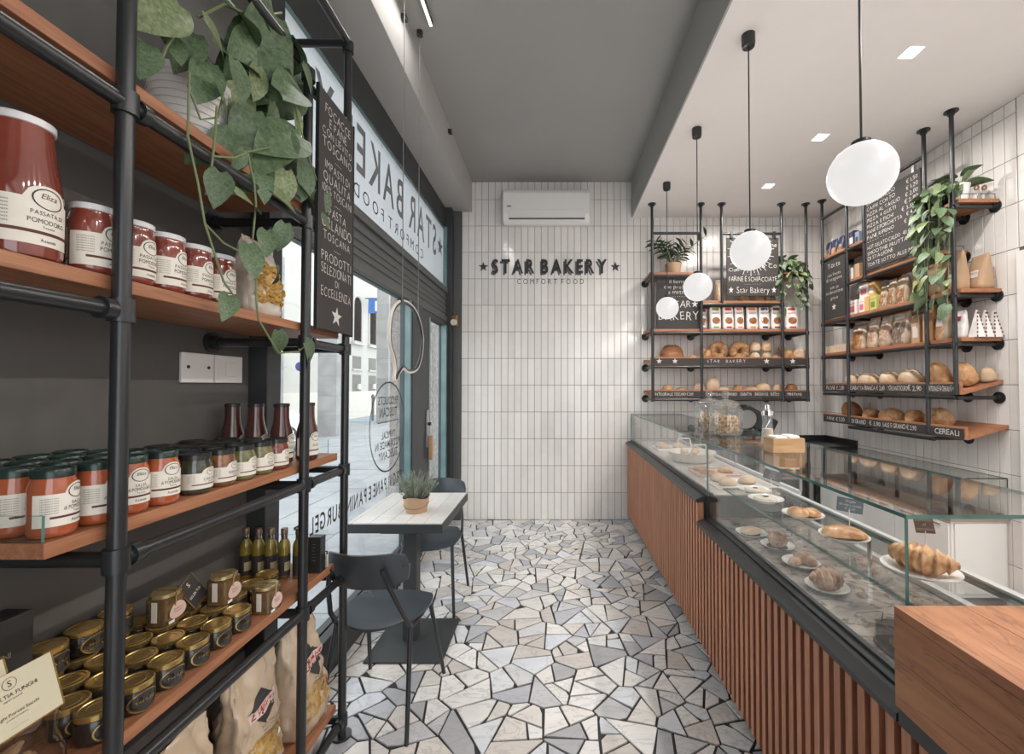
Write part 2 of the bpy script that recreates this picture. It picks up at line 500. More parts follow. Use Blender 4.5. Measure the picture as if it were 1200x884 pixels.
for n_, (_, q, cx, cy) in enumerate(stones):
    th = rg.uniform(-0.0008, 0.0008)
    if n_ < 300:
        st = MB().prism([(x - cx, y - cy) for x, y in q], -0.008, 0.0 + th, 0.002).build('paving_stone', STONE, floor)
        st.location = (cx, cy, 0)
    else: rest.mi(rg.randrange(5)).prism(q, -0.008, 0.0 + th, 0.002)
tag(rest.build('small_paving_stones', TONES, floor), kind='stuff')
print('paving stones', len(stones))
far = MB()
for (x0, x1, y0, y1) in ((1.0, XR, 1.35, YB), (XL, XR, YN, 1.35)):
    for p in crazy(x0, x1, y0, y1, 0.012, 0.045, rg):
        q = inset(ccw(p), 0.0046, rg)
        if len(q) > 2: far.mi(rg.randrange(5)).prism(q, -0.008, 0.0, 0.002)
tag(far.build('paving_field', TONES, floor), kind='stuff')

# ---- ceilings, beam, walls
wallbox('ceiling', (XL - 0.1, YN, ZG), (XR + 0.2, YB + 0.2, ZG + 0.1), GREY_CEIL)
cw = MB().box((XS, YN, ZW), (XR + 0.2, YB, ZW + 0.06))
lowered = struct(cw.build('ceiling_lowered', WHITE_CEIL))
wallbox('trim_1', (XS - 0.012, YN, ZW), (XS, YB, ZG), GREY_CEIL)
beam = wallbox('trim_2', (XL - 0.02, YN, 3.535), (-0.957, YB, ZG), BEAM, 0.004)

TW, TH_ = 0.0763, 0.3065
def tile_mesh(name, w, h, d=0.009, g=0.0040):
    m = MB(); x0, x1, z0, z1 = g / 2, w - g / 2, g / 2, h - g / 2; c = 0.002
    m.add([(x0, 0, z0), (x1, 0, z0), (x1, 0, z1), (x0, 0, z1),
           (x0, -d + c, z0), (x1, -d + c, z0), (x1, -d + c, z1), (x0, -d + c, z1),
           (x0 + c, -d, z0 + c), (x1 - c, -d, z0 + c), (x1 - c, -d, z1 - c), (x0 + c, -d, z1 - c)],
          [(0, 1, 5, 4), (1, 2, 6, 5), (2, 3, 7, 6), (3, 0, 4, 7), (4, 5, 9, 8), (5, 6, 10, 9), (6, 7, 11, 10), (7, 4, 8, 11), (8, 9, 10, 11)])
    return m
wall_back = wallbox('wall_back', (-1.31, YB, 0), (XR + 0.1, YB + 0.12, ZG), GROUT)
XT0 = -1.074
ncol = 55; rows = 12
t_full = tile_mesh('tile', TW, TH_)
t_top = tile_mesh('tile', TW, ZG - rows * TH_ - 0.004)
proto_t = None; proto_top = None; k = 0
fieldm = MB()
def add_at(dst, src, loc, rotz=0.0):
    ca, sa = math.cos(rotz), math.sin(rotz)
    dst.add([(loc[0] + x * ca - y * sa, loc[1] + x * sa + y * ca, loc[2] + z) for x, y, z in src.v], src.f)
rt = random.Random(5)
for c in range(ncol):
    for r_ in range(rows + 1):
        x = XT0 + c * TW; z = r_ * TH_ + 0.002
        if r_ == rows and x > XS: continue
        if x > XS and z > ZW: continue
        src = t_full if r_ < rows else t_top
        near = c < 25 and k < 300 and r_ < rows
        dy = rt.uniform(-0.0006, 0.0006)
        if near:
            if proto_t is None: proto_t = src.build('tile', TILE, wall_back); o = proto_t
            else: o = dup(proto_t, wall_back)
            o.location = (x, YB + dy, z); o.rotation_euler = (rt.uniform(-.002, .002), 0, rt.uniform(-.006, .006)); k += 1
        else: add_at(fieldm, src, (x, YB + dy, z), rt.uniform(-.005, .005))
tag(fieldm.build('tile_field', TILE, wall_back), kind='stuff')
wallbox('trim_3', (-1.16, YB - 0.03, 0), (-1.08, YB, 3.535), FRAME2)
# right wall, tiled down to the white door
YD = YB - 27 * TW
wall_right = wallbox('wall_right', (XR, YN, 0), (XR + 0.12, YB, ZG), GROUT)
fieldm = MB(); pr = None; k = 0
ncr = 27
for c in range(ncr):
    for r_ in range(rows):
        y = YB - c * TW; z = r_ * TH_ + 0.002
        top = z + TH_ > ZW
        # tile face looks to -x : rotate by -90 degrees
        if c >= ncr - 25 and k < 300 and not top:
            if pr is None: pr = t_full.build('tile', TILE, wall_right); o = pr
            else: o = dup(pr, wall_right)
            o.location = (XR, y, z); o.rotation_euler = (0, rt.uniform(-.002, .002), R(-90) + rt.uniform(-.005, .005)); k += 1
        else:
            src = t_full if not top else tile_mesh('t', TW, ZW - z - 0.003)
            add_at(fieldm, src, (XR, y, z), R(-90))
tag(fieldm.build('tile_field', TILE, wall_right), kind='stuff')
upm = MB()
for c in range(14):
    y = YD - 0.003 - c * TW
    for z0, z1 in ((2.452, 2.76), (2.76, 3.0665), (3.0665, ZW - 0.002)): add_at(upm, tile_mesh('t', TW, z1 - z0), (XR, y, z0), R(-90))
tag(upm.build('tile_field', TILE, wall_right), kind='stuff')
wallbox('wall_right_plaster', (XR - 0.012, YN, 0), (XR, 1.78, ZW), WHITE_CEIL)
# white service door beside the tiles
d2 = struct(MB().box((XR - 0.03, 1.85, 0), (XR, YD - 0.02, 2.40)).build('door_2', WHITE, bevel=0.004))
MB().box((XR - 0.05, YD - 0.10, 0), (XR - 0.005, YD - 0.02, 2.42)).build('door_frame', WHITE, d2, bevel=0.004)
MB().box((XR - 0.06, YD - 0.145, 2.13), (XR - 0.03, YD - 0.125, 2.23)).build('hinge', STEEL, d2, bevel=0.003)
MB().box((XR - 0.06, YD - 0.145, 0.3), (XR - 0.03, YD - 0.125, 0.4)).build('hinge', STEEL, d2, bevel=0.003)
# left grey wall
wall_left = wallbox('wall_left', (XL - 0.12, YN, 0), (XL, 1.78, 3.535), GREY_WALL)
# unseen wall behind the camera, its opening made up and sized to admit daylight
struct(MB().box((XL - 0.1, YN - 0.1, 3.3), (XR + 0.1, YN, ZG)).box((2.9, YN - 0.1, 0), (XR + 0.1, YN, 3.3)).box((XL - 0.1, YN - 0.1, 0), (0.1, YN, 3.3)).build('wall_front', GREY_WALL))

# ---- window wall on the left
XG = -1.25
w1 = MB()
w1.box((-1.30, 1.78, 3.30), (-1.235, 4.86, 3.535))                       # head
w1.box((-1.30, 1.78, 0.0), (-1.20, 1.87, 3.30))                          # jamb by the grey wall
w1.box((-1.30, 4.76, 0.0), (-1.16, 4.885, 3.535))                        # jamb by the tiles
window_1 = struct(w1.build('window_1', FRAME, bevel=0.004))
m = MB()
m.box((-1.30, 1.87, 2.24), (-1.225, 4.76, 2.62))
m.box((-1.225, 1.87, 2.56), (-1.20, 4.76, 2.62)).box((-1.225, 1.87, 2.49), (-1.212, 4.76, 2.52)).box((-1.225, 1.87, 2.24), (-1.205, 4.76, 2.30))
for i in range(3): m.box((-1.225, 1.87, 2.33 + i * 0.05), (-1.217, 4.76, 2.36 + i * 0.05))
m.build('transom_rail', FRAME2, window_1, bevel=0.003)
MB().box((-1.30, 1.87, 0.0), (-1.19, 3.57, 0.20)).build('bottom_rail', FRAME, window_1, bevel=0.004)
MB().box((-1.30, 3.57, 0.0), (-1.19, 3.86, 2.24)).build('mullion', FRAME, window_1, bevel=0.004)
p1 = MB().pane((XG - 0.006, 1.87, 2.62), (XG + 0.006, 4.76, 3.30), 0).build('transom_pane', [FILM, TEAL], window_1)
p2 = MB().pane((XG - 0.006, 1.87, 0.20), (XG + 0.006, 3.57, 2.24), 0).build('pane', [GLASS, TEAL], window_1)
# teal reveal edges of the glazing seen at a slant
MB().box((-1.246, 3.535, 0.2), (-1.20, 3.57, 2.24)).box((-1.246, 4.72, 2.62), (-1.205, 4.76, 3.30)).box((-1.244, 1.87, 3.275), (-1.238, 4.76, 3.30)).build('glazing_bead', BEAD, window_1)
# lettering on the glass, read from the street (so mirrored in here): u runs towards -y
GLASSINK = glass('grey_vinyl', (0.8, 0.8, 0.8), 0.04, 1.0, film=0.92, film_rgb=(128, 124, 121))
GLASSINK2 = mat('dark_vinyl', (64, 64, 68), 0.6)
lt = MB(); fn = plane_fn((XG + 0.009, 3.30, 2.885), (0, -1, 0), (0, 0, 1))
write(lt, 'STAR BAKERY', fn, 0.295, cond=0.78, bold=0.012, gap=0.2, maxw=2.25)
for yy in (4.58, 1.99): lt.poly3([V3((XG + 0.009, yy - x, 3.03 + z)) for x, z in star_poly(0, 0, 0.115)])
lt.build('window_lettering', GLASSINK, window_1)
lt = MB(); fn = plane_fn((XG + 0.009, 3.30, 2.715), (0, -1, 0), (0, 0, 1))
write(lt, 'COMFORT FOOD', fn, 0.085, gap=0.62, maxw=1.5)
lt.build('window_lettering', GLASSINK2, window_1)
lt = MB()
cyc, czc, rad = 3.19, 1.225, 0.335
N_ = 48
for i in range(N_):
    a0, a1 = 2 * PI * i / N_, 2 * PI * (i + 1) / N_
    lt.poly3([(XG + 0.009, cyc + r_ * math.cos(a), czc + r_ * math.sin(a)) for r_, a in ((rad, a0), (rad, a1), (rad - 0.012, a1), (rad - 0.012, a0))])
for s_, zz, h in (('PRODUCTS', 0.165, 0.058), ('TUSCAN', 0.075, 0.066), ('TYPICAL', -0.085, 0.05), ('PIZZA MADE IN', -0.155, 0.052), ('TUSCANY', -0.235, 0.06)):
    write(lt, s_, plane_fn((XG + 0.009, cyc, czc + zz), (0, -1, 0), (0, 0, 1)), h, cond=0.85, bold=0.01, maxw=0.5)
lt.poly3([(XG + 0.009, cyc + 0.2, czc + 0.035), (XG + 0.009, cyc - 0.2, czc + 0.035), (XG + 0.009, cyc - 0.2, czc + 0.041), (XG + 0.009, cyc + 0.2, czc + 0.041)])
lt.build('window_lettering', GLASSINK2, window_1)
lt = MB(); fn = plane_fn((XG + 0.009, 3.46, 0.765), (0, -1, 0), (0, 0, 1))
write(lt, 'TROVI PANE E PANINI BURGELAT', fn, 0.088, 'l', cond=0.62, bold=0.014, gap=0.16, maxw=1.42)
lt.build('window_lettering', INK, window_1)

# ---- glazed entrance door
d1 = struct(MB().box((-1.285, 3.875, 0.01), (-1.205, 4.07, 2.235)).box((-1.285, 4.70, 0.01), (-1.205, 4.755, 2.235)).box((-1.285, 4.07, 0.01), (-1.205, 4.70, 0.16)).box((-1.285, 4.07, 2.19), (-1.205, 4.70, 2.235)).build('door_1', FRAME, bevel=0.004))
MB().pane((XG - 0.006, 4.07, 0.16), (XG + 0.006, 4.70, 2.19), 0).build('pane', [GLASS, TEAL], d1)
MB().box((-1.243, 4.66, 0.16), (-1.19, 4.70, 2.19)).box((-1.243, 4.07, 0.16), (-1.20, 4.10, 2.19)).build('glazing_bead', BEAD, d1)
MB().box((-1.205, 3.98, 0.95), (-1.19, 4.055, 1.30)).build('lock_plate', STEEL, d1, bevel=0.003)
MB().tube([(-1.19, 4.02, 1.17), (-1.165, 4.02, 1.17)], 0.016, 12).build('lock_cylinder', BLACK, d1, smooth=True)
MB().box((-1.19, 4.015, 0.83), (-1.15, 4.055, 1.06)).build('pull_handle', mat('pale_wood', (196, 160, 128), 0.5, vary=0.1), d1, bevel=0.008)
# brass lamp on the jamb by the door
lamp = thing('brass_spotlight', 'small brass spotlight fixed to the dark door jamb', 'lamp', (-1.16, 4.80, 2.27))
BRASS = mat('brass', (176, 138, 92), 0.3, 0.8)
MB().box((-1.16, 4.77, 2.20), (-1.10, 4.83, 2.32)).build('housing', BRASS, lamp, bevel=0.006)
MB().tube([(-1.13, 4.77, 2.24), (-1.13, 4.735, 2.235)], 0.034, 16).build('lens', mat('frosted_lens', (226, 214, 200), 0.4), lamp, smooth=True)
MB().tube([(-1.13, 4.79, 2.32), (-1.15, 4.80, 2.37), (-1.2, 4.80, 2.38)], 0.006, 6).build('bracket', BRASS, lamp, smooth=True)

# ================================================================== THE STREET
EXT = mat('piazza_stone', (164, 167, 170), 0.7, rgb2=(140, 144, 149), vscale=1.6, bump=0.3, bscale=6)
ground = struct(MB().box((-40, -12, -0.3), (-1.31, 60, -0.037)).build('street_ground', EXT))
pv = None
for i in range(8):
    for j in range(16):
        x0 = -8.6 + i * 0.9; y0 = 1.5 + j * 1.0 + (i % 2) * 0.45
        if pv is None: pv = MB().box((0.008, 0.008, -0.03), (0.892, 0.992, 0.0)).build('paving_slab', EXT, ground); o = pv
        else: o = dup(pv, ground)
        o.location = (x0, y0, -0.03 - rt.uniform(0, 0.004))
road = tag(MB().box((-9.3, 18.4, -0.035), (-5.9, 60, -0.03)).build('kerb_strip', mat('asphalt_blue', (150, 164, 178), 0.8, vary=0.1)), 'bluish grey strip of road beyond the pale stone slabs', 'road')
road['kind'] = 'structure'
FACADE = mat('pale_render', (192, 189, 183), 0.85, vary=0.05, vscale=0.6)
RECESS = mat('shaded_opening', (120, 116, 110), 0.8, vary=0.15, vscale=1.2)
OLDST = mat('grey_ashlar', (166, 166, 165), 0.85, rgb2=(134, 134, 134), vscale=1.4, bump=0.4, bscale=5)
ROUGH = mat('rough_concrete', (158, 152, 147), 0.9, rgb2=(112, 108, 104), vscale=16, bump=0.8, bscale=40)
bl = thing('town_house', 'pale rendered house with rows of arched and square windows across the street', 'building', (-9.6, 12, -0.03))
MB().box((-13, 9, -0.03), (-9.6, 40, 13)).build('wall', FACADE, bl)
MB().box((-9.6, 9, -0.03), (-9.5, 40, 1.25)).build('plinth', mat('pale_plinth', (214, 208, 198), 0.85), bl)
for i in range(10):
    y = 18.9 + i * 1.75
    # arched upper window
    ap = [(-0.42, 0), (0.42, 0)] + [(0.42 * math.cos(R(a)), 1.75 + 0.42 * math.sin(R(a))) for a in range(0, 181, 20)]
    w_ = MB().add([(-9.6, y + a, 3.7 + b) for a, b in ap] + [(-9.64, y + a, 3.7 + b) for a, b in ap], [tuple(range(len(ap)))]).build('window', RECESS, bl)
    fr = MB()
    pts = [(-9.58, y + a * 1.12, 3.66 + b * 1.02) for a, b in ap]
    fr.tube(pts, 0.06, 5, closed=True); fr.box((-9.6, y - 0.6, 3.5), (-9.42, y + 0.6, 3.62)); fr.build('window_frame', FACADE, w_)
    w_ = MB().box((-9.605, y - 0.45, 2.35), (-9.59, y + 0.45, 2.95)).build('window', RECESS, bl)
    MB().box((-9.6, y - 0.5, 2.25), (-9.5, y + 0.5, 2.33)).build('sill', FACADE, w_)
    w_ = MB().box((-9.605, y - 0.45, 0.0), (-9.59, y + 0.45, 2.05)).build('doorway', RECESS, bl)
    MB().box((-9.6, y + 0.05, 1.35), (-9.5, y + 0.25, 1.6)).build('wall_lamp', WHITE, w_)
for (y0, y1, z0, z1) in ((12.6, 13.6, 0.3, 2.6), (13.75, 14.5, 0.2, 3.0), (12.6, 13.6, 2.9, 4.6)):
    w_ = MB().box((-9.605, y0, z0), (-9.59, y1, z1)).build('shop_window', mat('dark_shop_window', (92, 94, 96), 0.3, vary=0.3, vscale=3), bl)
    MB().box((-9.6, y0, z1), (-9.45, y1, z1 + 0.12)).build('lintel', OLDST, w_)
MB().box((-9.6, 13.62, 0), (-9.42, 13.74, 6)).box((-9.6, 14.55, 0), (-9.42, 14.8, 6)).build('pilaster', OLDST, bl)
sg = thing('street_sign', 'blue and white shop sign projecting from the pale house', 'sign', (-9.4, 21.55, 4.9))
MB().tube([(-9.6, 21.55, 5.95), (-7.6, 21.55, 5.95)], 0.03, 6).build('bracket', FRAME2, sg)
MB().box((-9.45, 21.52, 5.2), (-8.2, 21.58, 5.92)).build('panel', mat('blue_sign', (46, 112, 190), 0.4), sg)
MB().box((-8.18, 21.52, 5.25), (-7.5, 21.57, 5.92)).build('panel', mat('pale_blue_sign', (196, 214, 234), 0.4), sg)
MB().box((-9.1, 21.50, 5.3), (-8.8, 21.518, 5.8)).build('mark', WHITE, sg)
s2 = thing('road_sign', 'thin green pole with a small round blue sign before the pale house', 'sign', (-9.0, 15.1, -0.03))
MB().tube([(-9.0, 15.1, -0.03), (-9.0, 15.1, 2.6)], 0.035, 8).build('pole', mat('green_grey_paint', (130, 150, 146), 0.5), s2, smooth=True)
MB().tube([(-9.0, 15.06, 2.2), (-9.0, 15.03, 2.2)], 0.16, 16).build('disc', mat('blue_enamel', (70, 80, 150), 0.4), s2, smooth=True)
pb = thing('bollard', 'slim grey bollard on the road edge', 'bollard', (-8.1, 19.0, -0.03))
MB().lathe([(0.06, 0), (0.055, 1.0), (0.075, 1.02), (0.075, 1.1), (0.03, 1.16), (0, 1.17)], 10, (-8.1, 19.0, -0.03)).build('post', FRAME2, pb, smooth=True)
for (x0, x1, y0, y1, lb) in ((-7.34, -6.76, 13.2, 13.5, 'grey ashlar stone pier of the arcade in front of the pale wall'), (-7.45, -6.95, 17.8, 18.3, 'grey ashlar stone pier of the arcade beside the house with arched windows')):
    pl = thing('stone_pier', lb, 'pillar', ((x0 + x1) / 2, y0, -0.03))
    nb = 9
    for b in range(nb):
        MB().box((x0, y0, -0.03 + b * 0.62), (x1, y1, -0.03 + b * 0.62 + 0.61)).build('ashlar_block', OLDST, pl)
    MB().box((x0 + 0.01, y0 + 0.01, -0.03), (x1 - 0.01, y1 - 0.01, nb * 0.62)).build('core', mat('pier_joint', (120, 118, 116), 0.9), pl)
pl = thing('concrete_pier', 'rough speckled concrete pier standing close outside the window', 'pillar', (-2.1, 6.2, -0.03))
MB().box((-2.33, 6.0, -0.03), (-1.75, 6.6, 3.9)).build('shaft', ROUGH, pl, bevel=0.02)
MB().box((-2.36, 5.97, -0.03), (-1.72, 6.63, 0.12)).build('foot', OLDST, pl, bevel=0.01)
cf = thing('shop_facade', 'narrow pale shop front panel beyond the glazed door', 'building', (-2.6, 9.0, -0.03))
MB().box((-3.4, 9.0, -0.03), (-1.4, 9.4, 5.0)).build('wall', mat('warm_white_render', (214, 206, 200), 0.85), cf)
for i in range(5): MB().box((-2.6 + i * 0.3, 8.97, 0.1), (-2.4 + i * 0.3, 9.0, 2.6)).build('panel', RECESS if i % 2 else FACADE, cf)
# parked car
car = thing('parked_car', 'white car parked across the street, front wheel showing', 'car', (-6.6, 8.2, -0.012))
CARW = mat('white_car_paint', (232, 234, 236), 0.25, coat=0.6)
prof = [(6.2, 0.35), (6.2, 0.9), (6.9, 1.0), (7.5, 1.42), (8.4, 1.44), (9.1, 1.05), (9.85, 0.86), (10.0, 0.6), (9.95, 0.3)]
n = len(prof)
MB().add([(-7.3, y, z) for y, z in prof] + [(-5.75, y, z) for y, z in prof], [tuple(range(n)), tuple(range(2 * n - 1, n - 1, -1))] + [(i, i + n, (i + 1) % n + n, (i + 1) % n) for i in range(n)]).build('body', CARW, car, smooth=False, bevel=0.05)
wpts = [(7.1, 1.02), (7.56, 1.36), (8.35, 1.38), (8.95, 1.05)]
MB().add([(-5.74, y, z) for y, z in wpts] + [(-5.73, y, z) for y, z in wpts], [(4, 5, 6, 7), (3, 2, 1, 0), (0, 1, 5, 4), (1, 2, 6, 5), (2, 3, 7, 6), (3, 0, 4, 7)]).build('side_window', mat('car_glass', (60, 66, 70), 0.1), car)
for wy in (7.0, 9.2):
    wh = MB().tube([(-5.95, wy, 0.32), (-5.72, wy, 0.32)], 0.33, 24).build('wheel', mat('tyre', (48, 48, 50), 0.8), car, smooth=True)
    r_ = MB().tube([(-5.73, wy, 0.32), (-5.70, wy, 0.32)], 0.22, 20)
    for a in range(5): r_.tube([(-5.69, wy, 0.32), (-5.69, wy + 0.24 * math.cos(a * 1.257), 0.32 + 0.24 * math.sin(a * 1.257))], 0.035, 5)
    r_.build('rim', STEEL, wh, smooth=True)
# ================================================================== PIPE SHELF ON THE LEFT WALL
XF = -0.93                                     # front plane of the unit
PY = (0.30, 0.912, 1.587, 1.89)                # posts
PR = 0.0165                                    # pipe radius
SH = {'low': 0.145, 'jars': 0.765, 'sauces': 1.235, 'passata': 1.765, 'plant': 2.215}
sh = thing('pipe_shelf', 'tall black pipe shelf with oak boards against the dark grey wall', 'shelf', (XF, 1.2, 0))
def pipe(pts, parent, name='pipe', r=PR, seg=12): return MB().tube(pts, r, seg).build(name, BLACK, parent, smooth=True)
def collar(p, axis, parent, r=PR * 1.42, L_=0.045):
    a = V3(axis) * (L_ / 2); return MB().tube([V3(p) - a, V3(p) + a], r, 12).build('collar', BLACK, parent, smooth=True)
def flange(p, n, parent, r=0.045):
    n = V3(n); p = V3(p)
    return MB().tube([p, p + n * 0.008], r, 18).tube([p + n * 0.008, p + n * 0.035], PR * 1.5, 12).build('flange', BLACK, parent, smooth=True)
tops = (3.6, 3.3, 2.72, 3.07)
for y, zt in zip(PY, tops):
    pipe([(XF, y, 0.0), (XF, y, zt)], sh, 'post'); MB().tube([(XF, y, 0), (XF, y, 0.01)], 0.04, 16).build('foot', BLACK, sh, smooth=True)
pipe([(XF, 0.30, 2.72), (XF, 1.587, 2.72)], sh, 'rail')
pipe([(XF, 0.912, 3.07), (XF, 1.89, 3.07)], sh, 'rail')
pipe([(XF, 1.89, 3.07), (-1.195, 1.89, 3.07)], sh, 'bracket')
pipe([(XF, 1.587, 2.66), (XF, 1.89, 2.66)], sh, 'rail')
collar((XF, 1.587, 2.70), (0, 0, 1), sh); collar((XF, 1.89, 3.05), (0, 0, 1), sh); collar((XF, 1.89, 2.66), (0, 0, 1), sh)
flange((-1.197, 1.85, 2.9), (1, 0, 0), sh) if False else None
ends = {'low': (0.3, 1.88), 'jars': (0.3, 1.853), 'sauces': (0.80, 1.87), 'passata': (0.3, 1.87), 'plant': (0.3, 1.60)}
for k_, z in SH.items():
    y0, y1 = ends[k_]
    MB().box((-1.265, y0, z - 0.03), (XF - PR - 0.004, y1, z)).build('shelf_board', WOOD_Y, sh, bevel=0.002)
    zr = z - 0.03 - PR - 0.028
    if k_ == 'passata': pipe([(XF, 0.3, zr), (XF, 0.912, zr)], sh, 'rail'); pipe([(XF, 1.587, zr), (XF, 1.89, zr)], sh, 'rail')
    else: pipe([(XF, max(y0 + 0.02, 0.3) if k_ != 'sauces' else 0.912, zr), (XF, 1.89 if k_ != 'plant' else 1.587, zr)], sh, 'rail')
    for y in PY[:-1] if k_ == 'plant' else PY:
        if k_ == 'sauces' and y < 0.8: continue
        collar((XF, y, zr), (0, 0, 1), sh, L_=0.05); collar((XF, y + (0.035 if y < 1.8 and not (k_ == 'passata' and y > 0.9 and y < 1) else -0.035), zr), (0, 1, 0), sh, L_=0.02)
        if k_ in ('plant', 'passata') and y < 1.0: continue
        xe = XL + 0.001 if y < 1.78 else -1.20
        if y == 1.89: xe = -1.199
        pipe([(XF, y, zr), (xe, y, zr)], sh, 'bracket')
        if y < 1.7: flange((XL, y, zr), (1, 0, 0), sh, 0.04)
# small glass guards
gd = MB().pane((-1.25, 0.803, 1.236), (-0.96, 0.808, 1.285), 1).build('glass_guard', [GLASS, TEAL], sh)
gd = MB().pane((-1.2, 1.855, 1.236), (-0.985, 1.860, 1.295), 1).build('glass_guard', [GLASS, TEAL], sh)
gd = MB().tube([(-0.975, 1.84, 0.766), (-0.975, 1.84, 0.82), (-1.06, 1.84, 0.82), (-1.06, 1.84, 0.766)], 0.003, 6).build('wire_guard', BLACK, sh)

# ---- long chalkboard hung between the two outer posts
cb = thing('chalkboard', 'tall narrow chalkboard praising selected products, hung on the left pipe shelf', 'chalkboard', (-0.905, 1.75, 1.75))
MB().box((-0.912, 1.612, 1.75), (-0.900, 1.888, 2.685)).build('board', CHALKBOARD, cb, bevel=0.002)
MB().box((-0.912, 1.606, 1.745), (-0.899, 1.612, 2.69)).build('frame_edge', BLACK, cb)
MB().box((-0.912, 1.888, 1.745), (-0.899, 1.894, 2.69)).build('frame_edge', BLACK, cb)
rj = random.Random(3)
lt = MB(); zt = 2.655
for s_, h in (('FOCACCE', .030), ('E PANE', .030), ('CON LIEVITO', .026), ('TOSCANO', .032), ('-----', .02), ('IMPASTI DI', .028), ('QUALITA', .034), ('100% TOSCANI', .028), ('-----', .02),
              ('PASTA', .030), ('ORLANDO', .036), ('TOSCANA', .030), ('-----', .02), ('PRODOTTI', .032), ('SELEZIONATI', .032), ('DI', .024), ('ECCELLENZA', .032)):
    h *= 1.16; zt -= h + 0.0125; lt = MB()
    write(lt, s_, plane_fn((-0.8993, 1.752, zt), (0, 1, 0), (0, 0, 1)), h, cond=0.8, jit=0.08, gap=0.22, bold=-0.013, rg=rj, maxw=0.235)
    lt.build('chalk_line', CHALK, cb)
lt = MB()
lt.poly3([(-0.8993, 1.752 + x, 1.812 + z) for x, z in star_poly(0, 0, 0.042, rot=84)])
lt.build('chalk_star', CHALK, cb)
for y in (1.66, 1.84): MB().tube([(-0.906, y, 2.68), (-0.91, y, 2.70), (-0.93, y, 2.682)], 0.003, 6).build('hook', CHROME, cb)

# ---- wall plates
for i, y0 in enumerate((1.45, 1.595)):
    wp = thing(('blank_wall_plate', 'light_switch')[i], ('white blank wall plate with two screws on the dark grey wall', 'white light switch plate with a rocker on the dark grey wall')[i], ('wall plate', 'switch')[i], (XL, y0 + 0.07, 1.54))
    MB().box((XL + 0.0, y0, 1.54), (XL + 0.011, y0 + 0.137, 1.645)).build('plate', WHITE, wp, bevel=0.003)
    if i == 0:
        for yy in (0.025, 0.112): MB().tube([(XL + 0.011, y0 + yy, 1.595), (XL + 0.0135, y0 + yy, 1.595)], 0.006, 10).build('screw', BLACK, wp, smooth=True)
    else: MB().box((XL + 0.011, y0 + 0.045, 1.565), (XL + 0.016, y0 + 0.1, 1.62)).build('rocker', WHITE, wp, bevel=0.003)

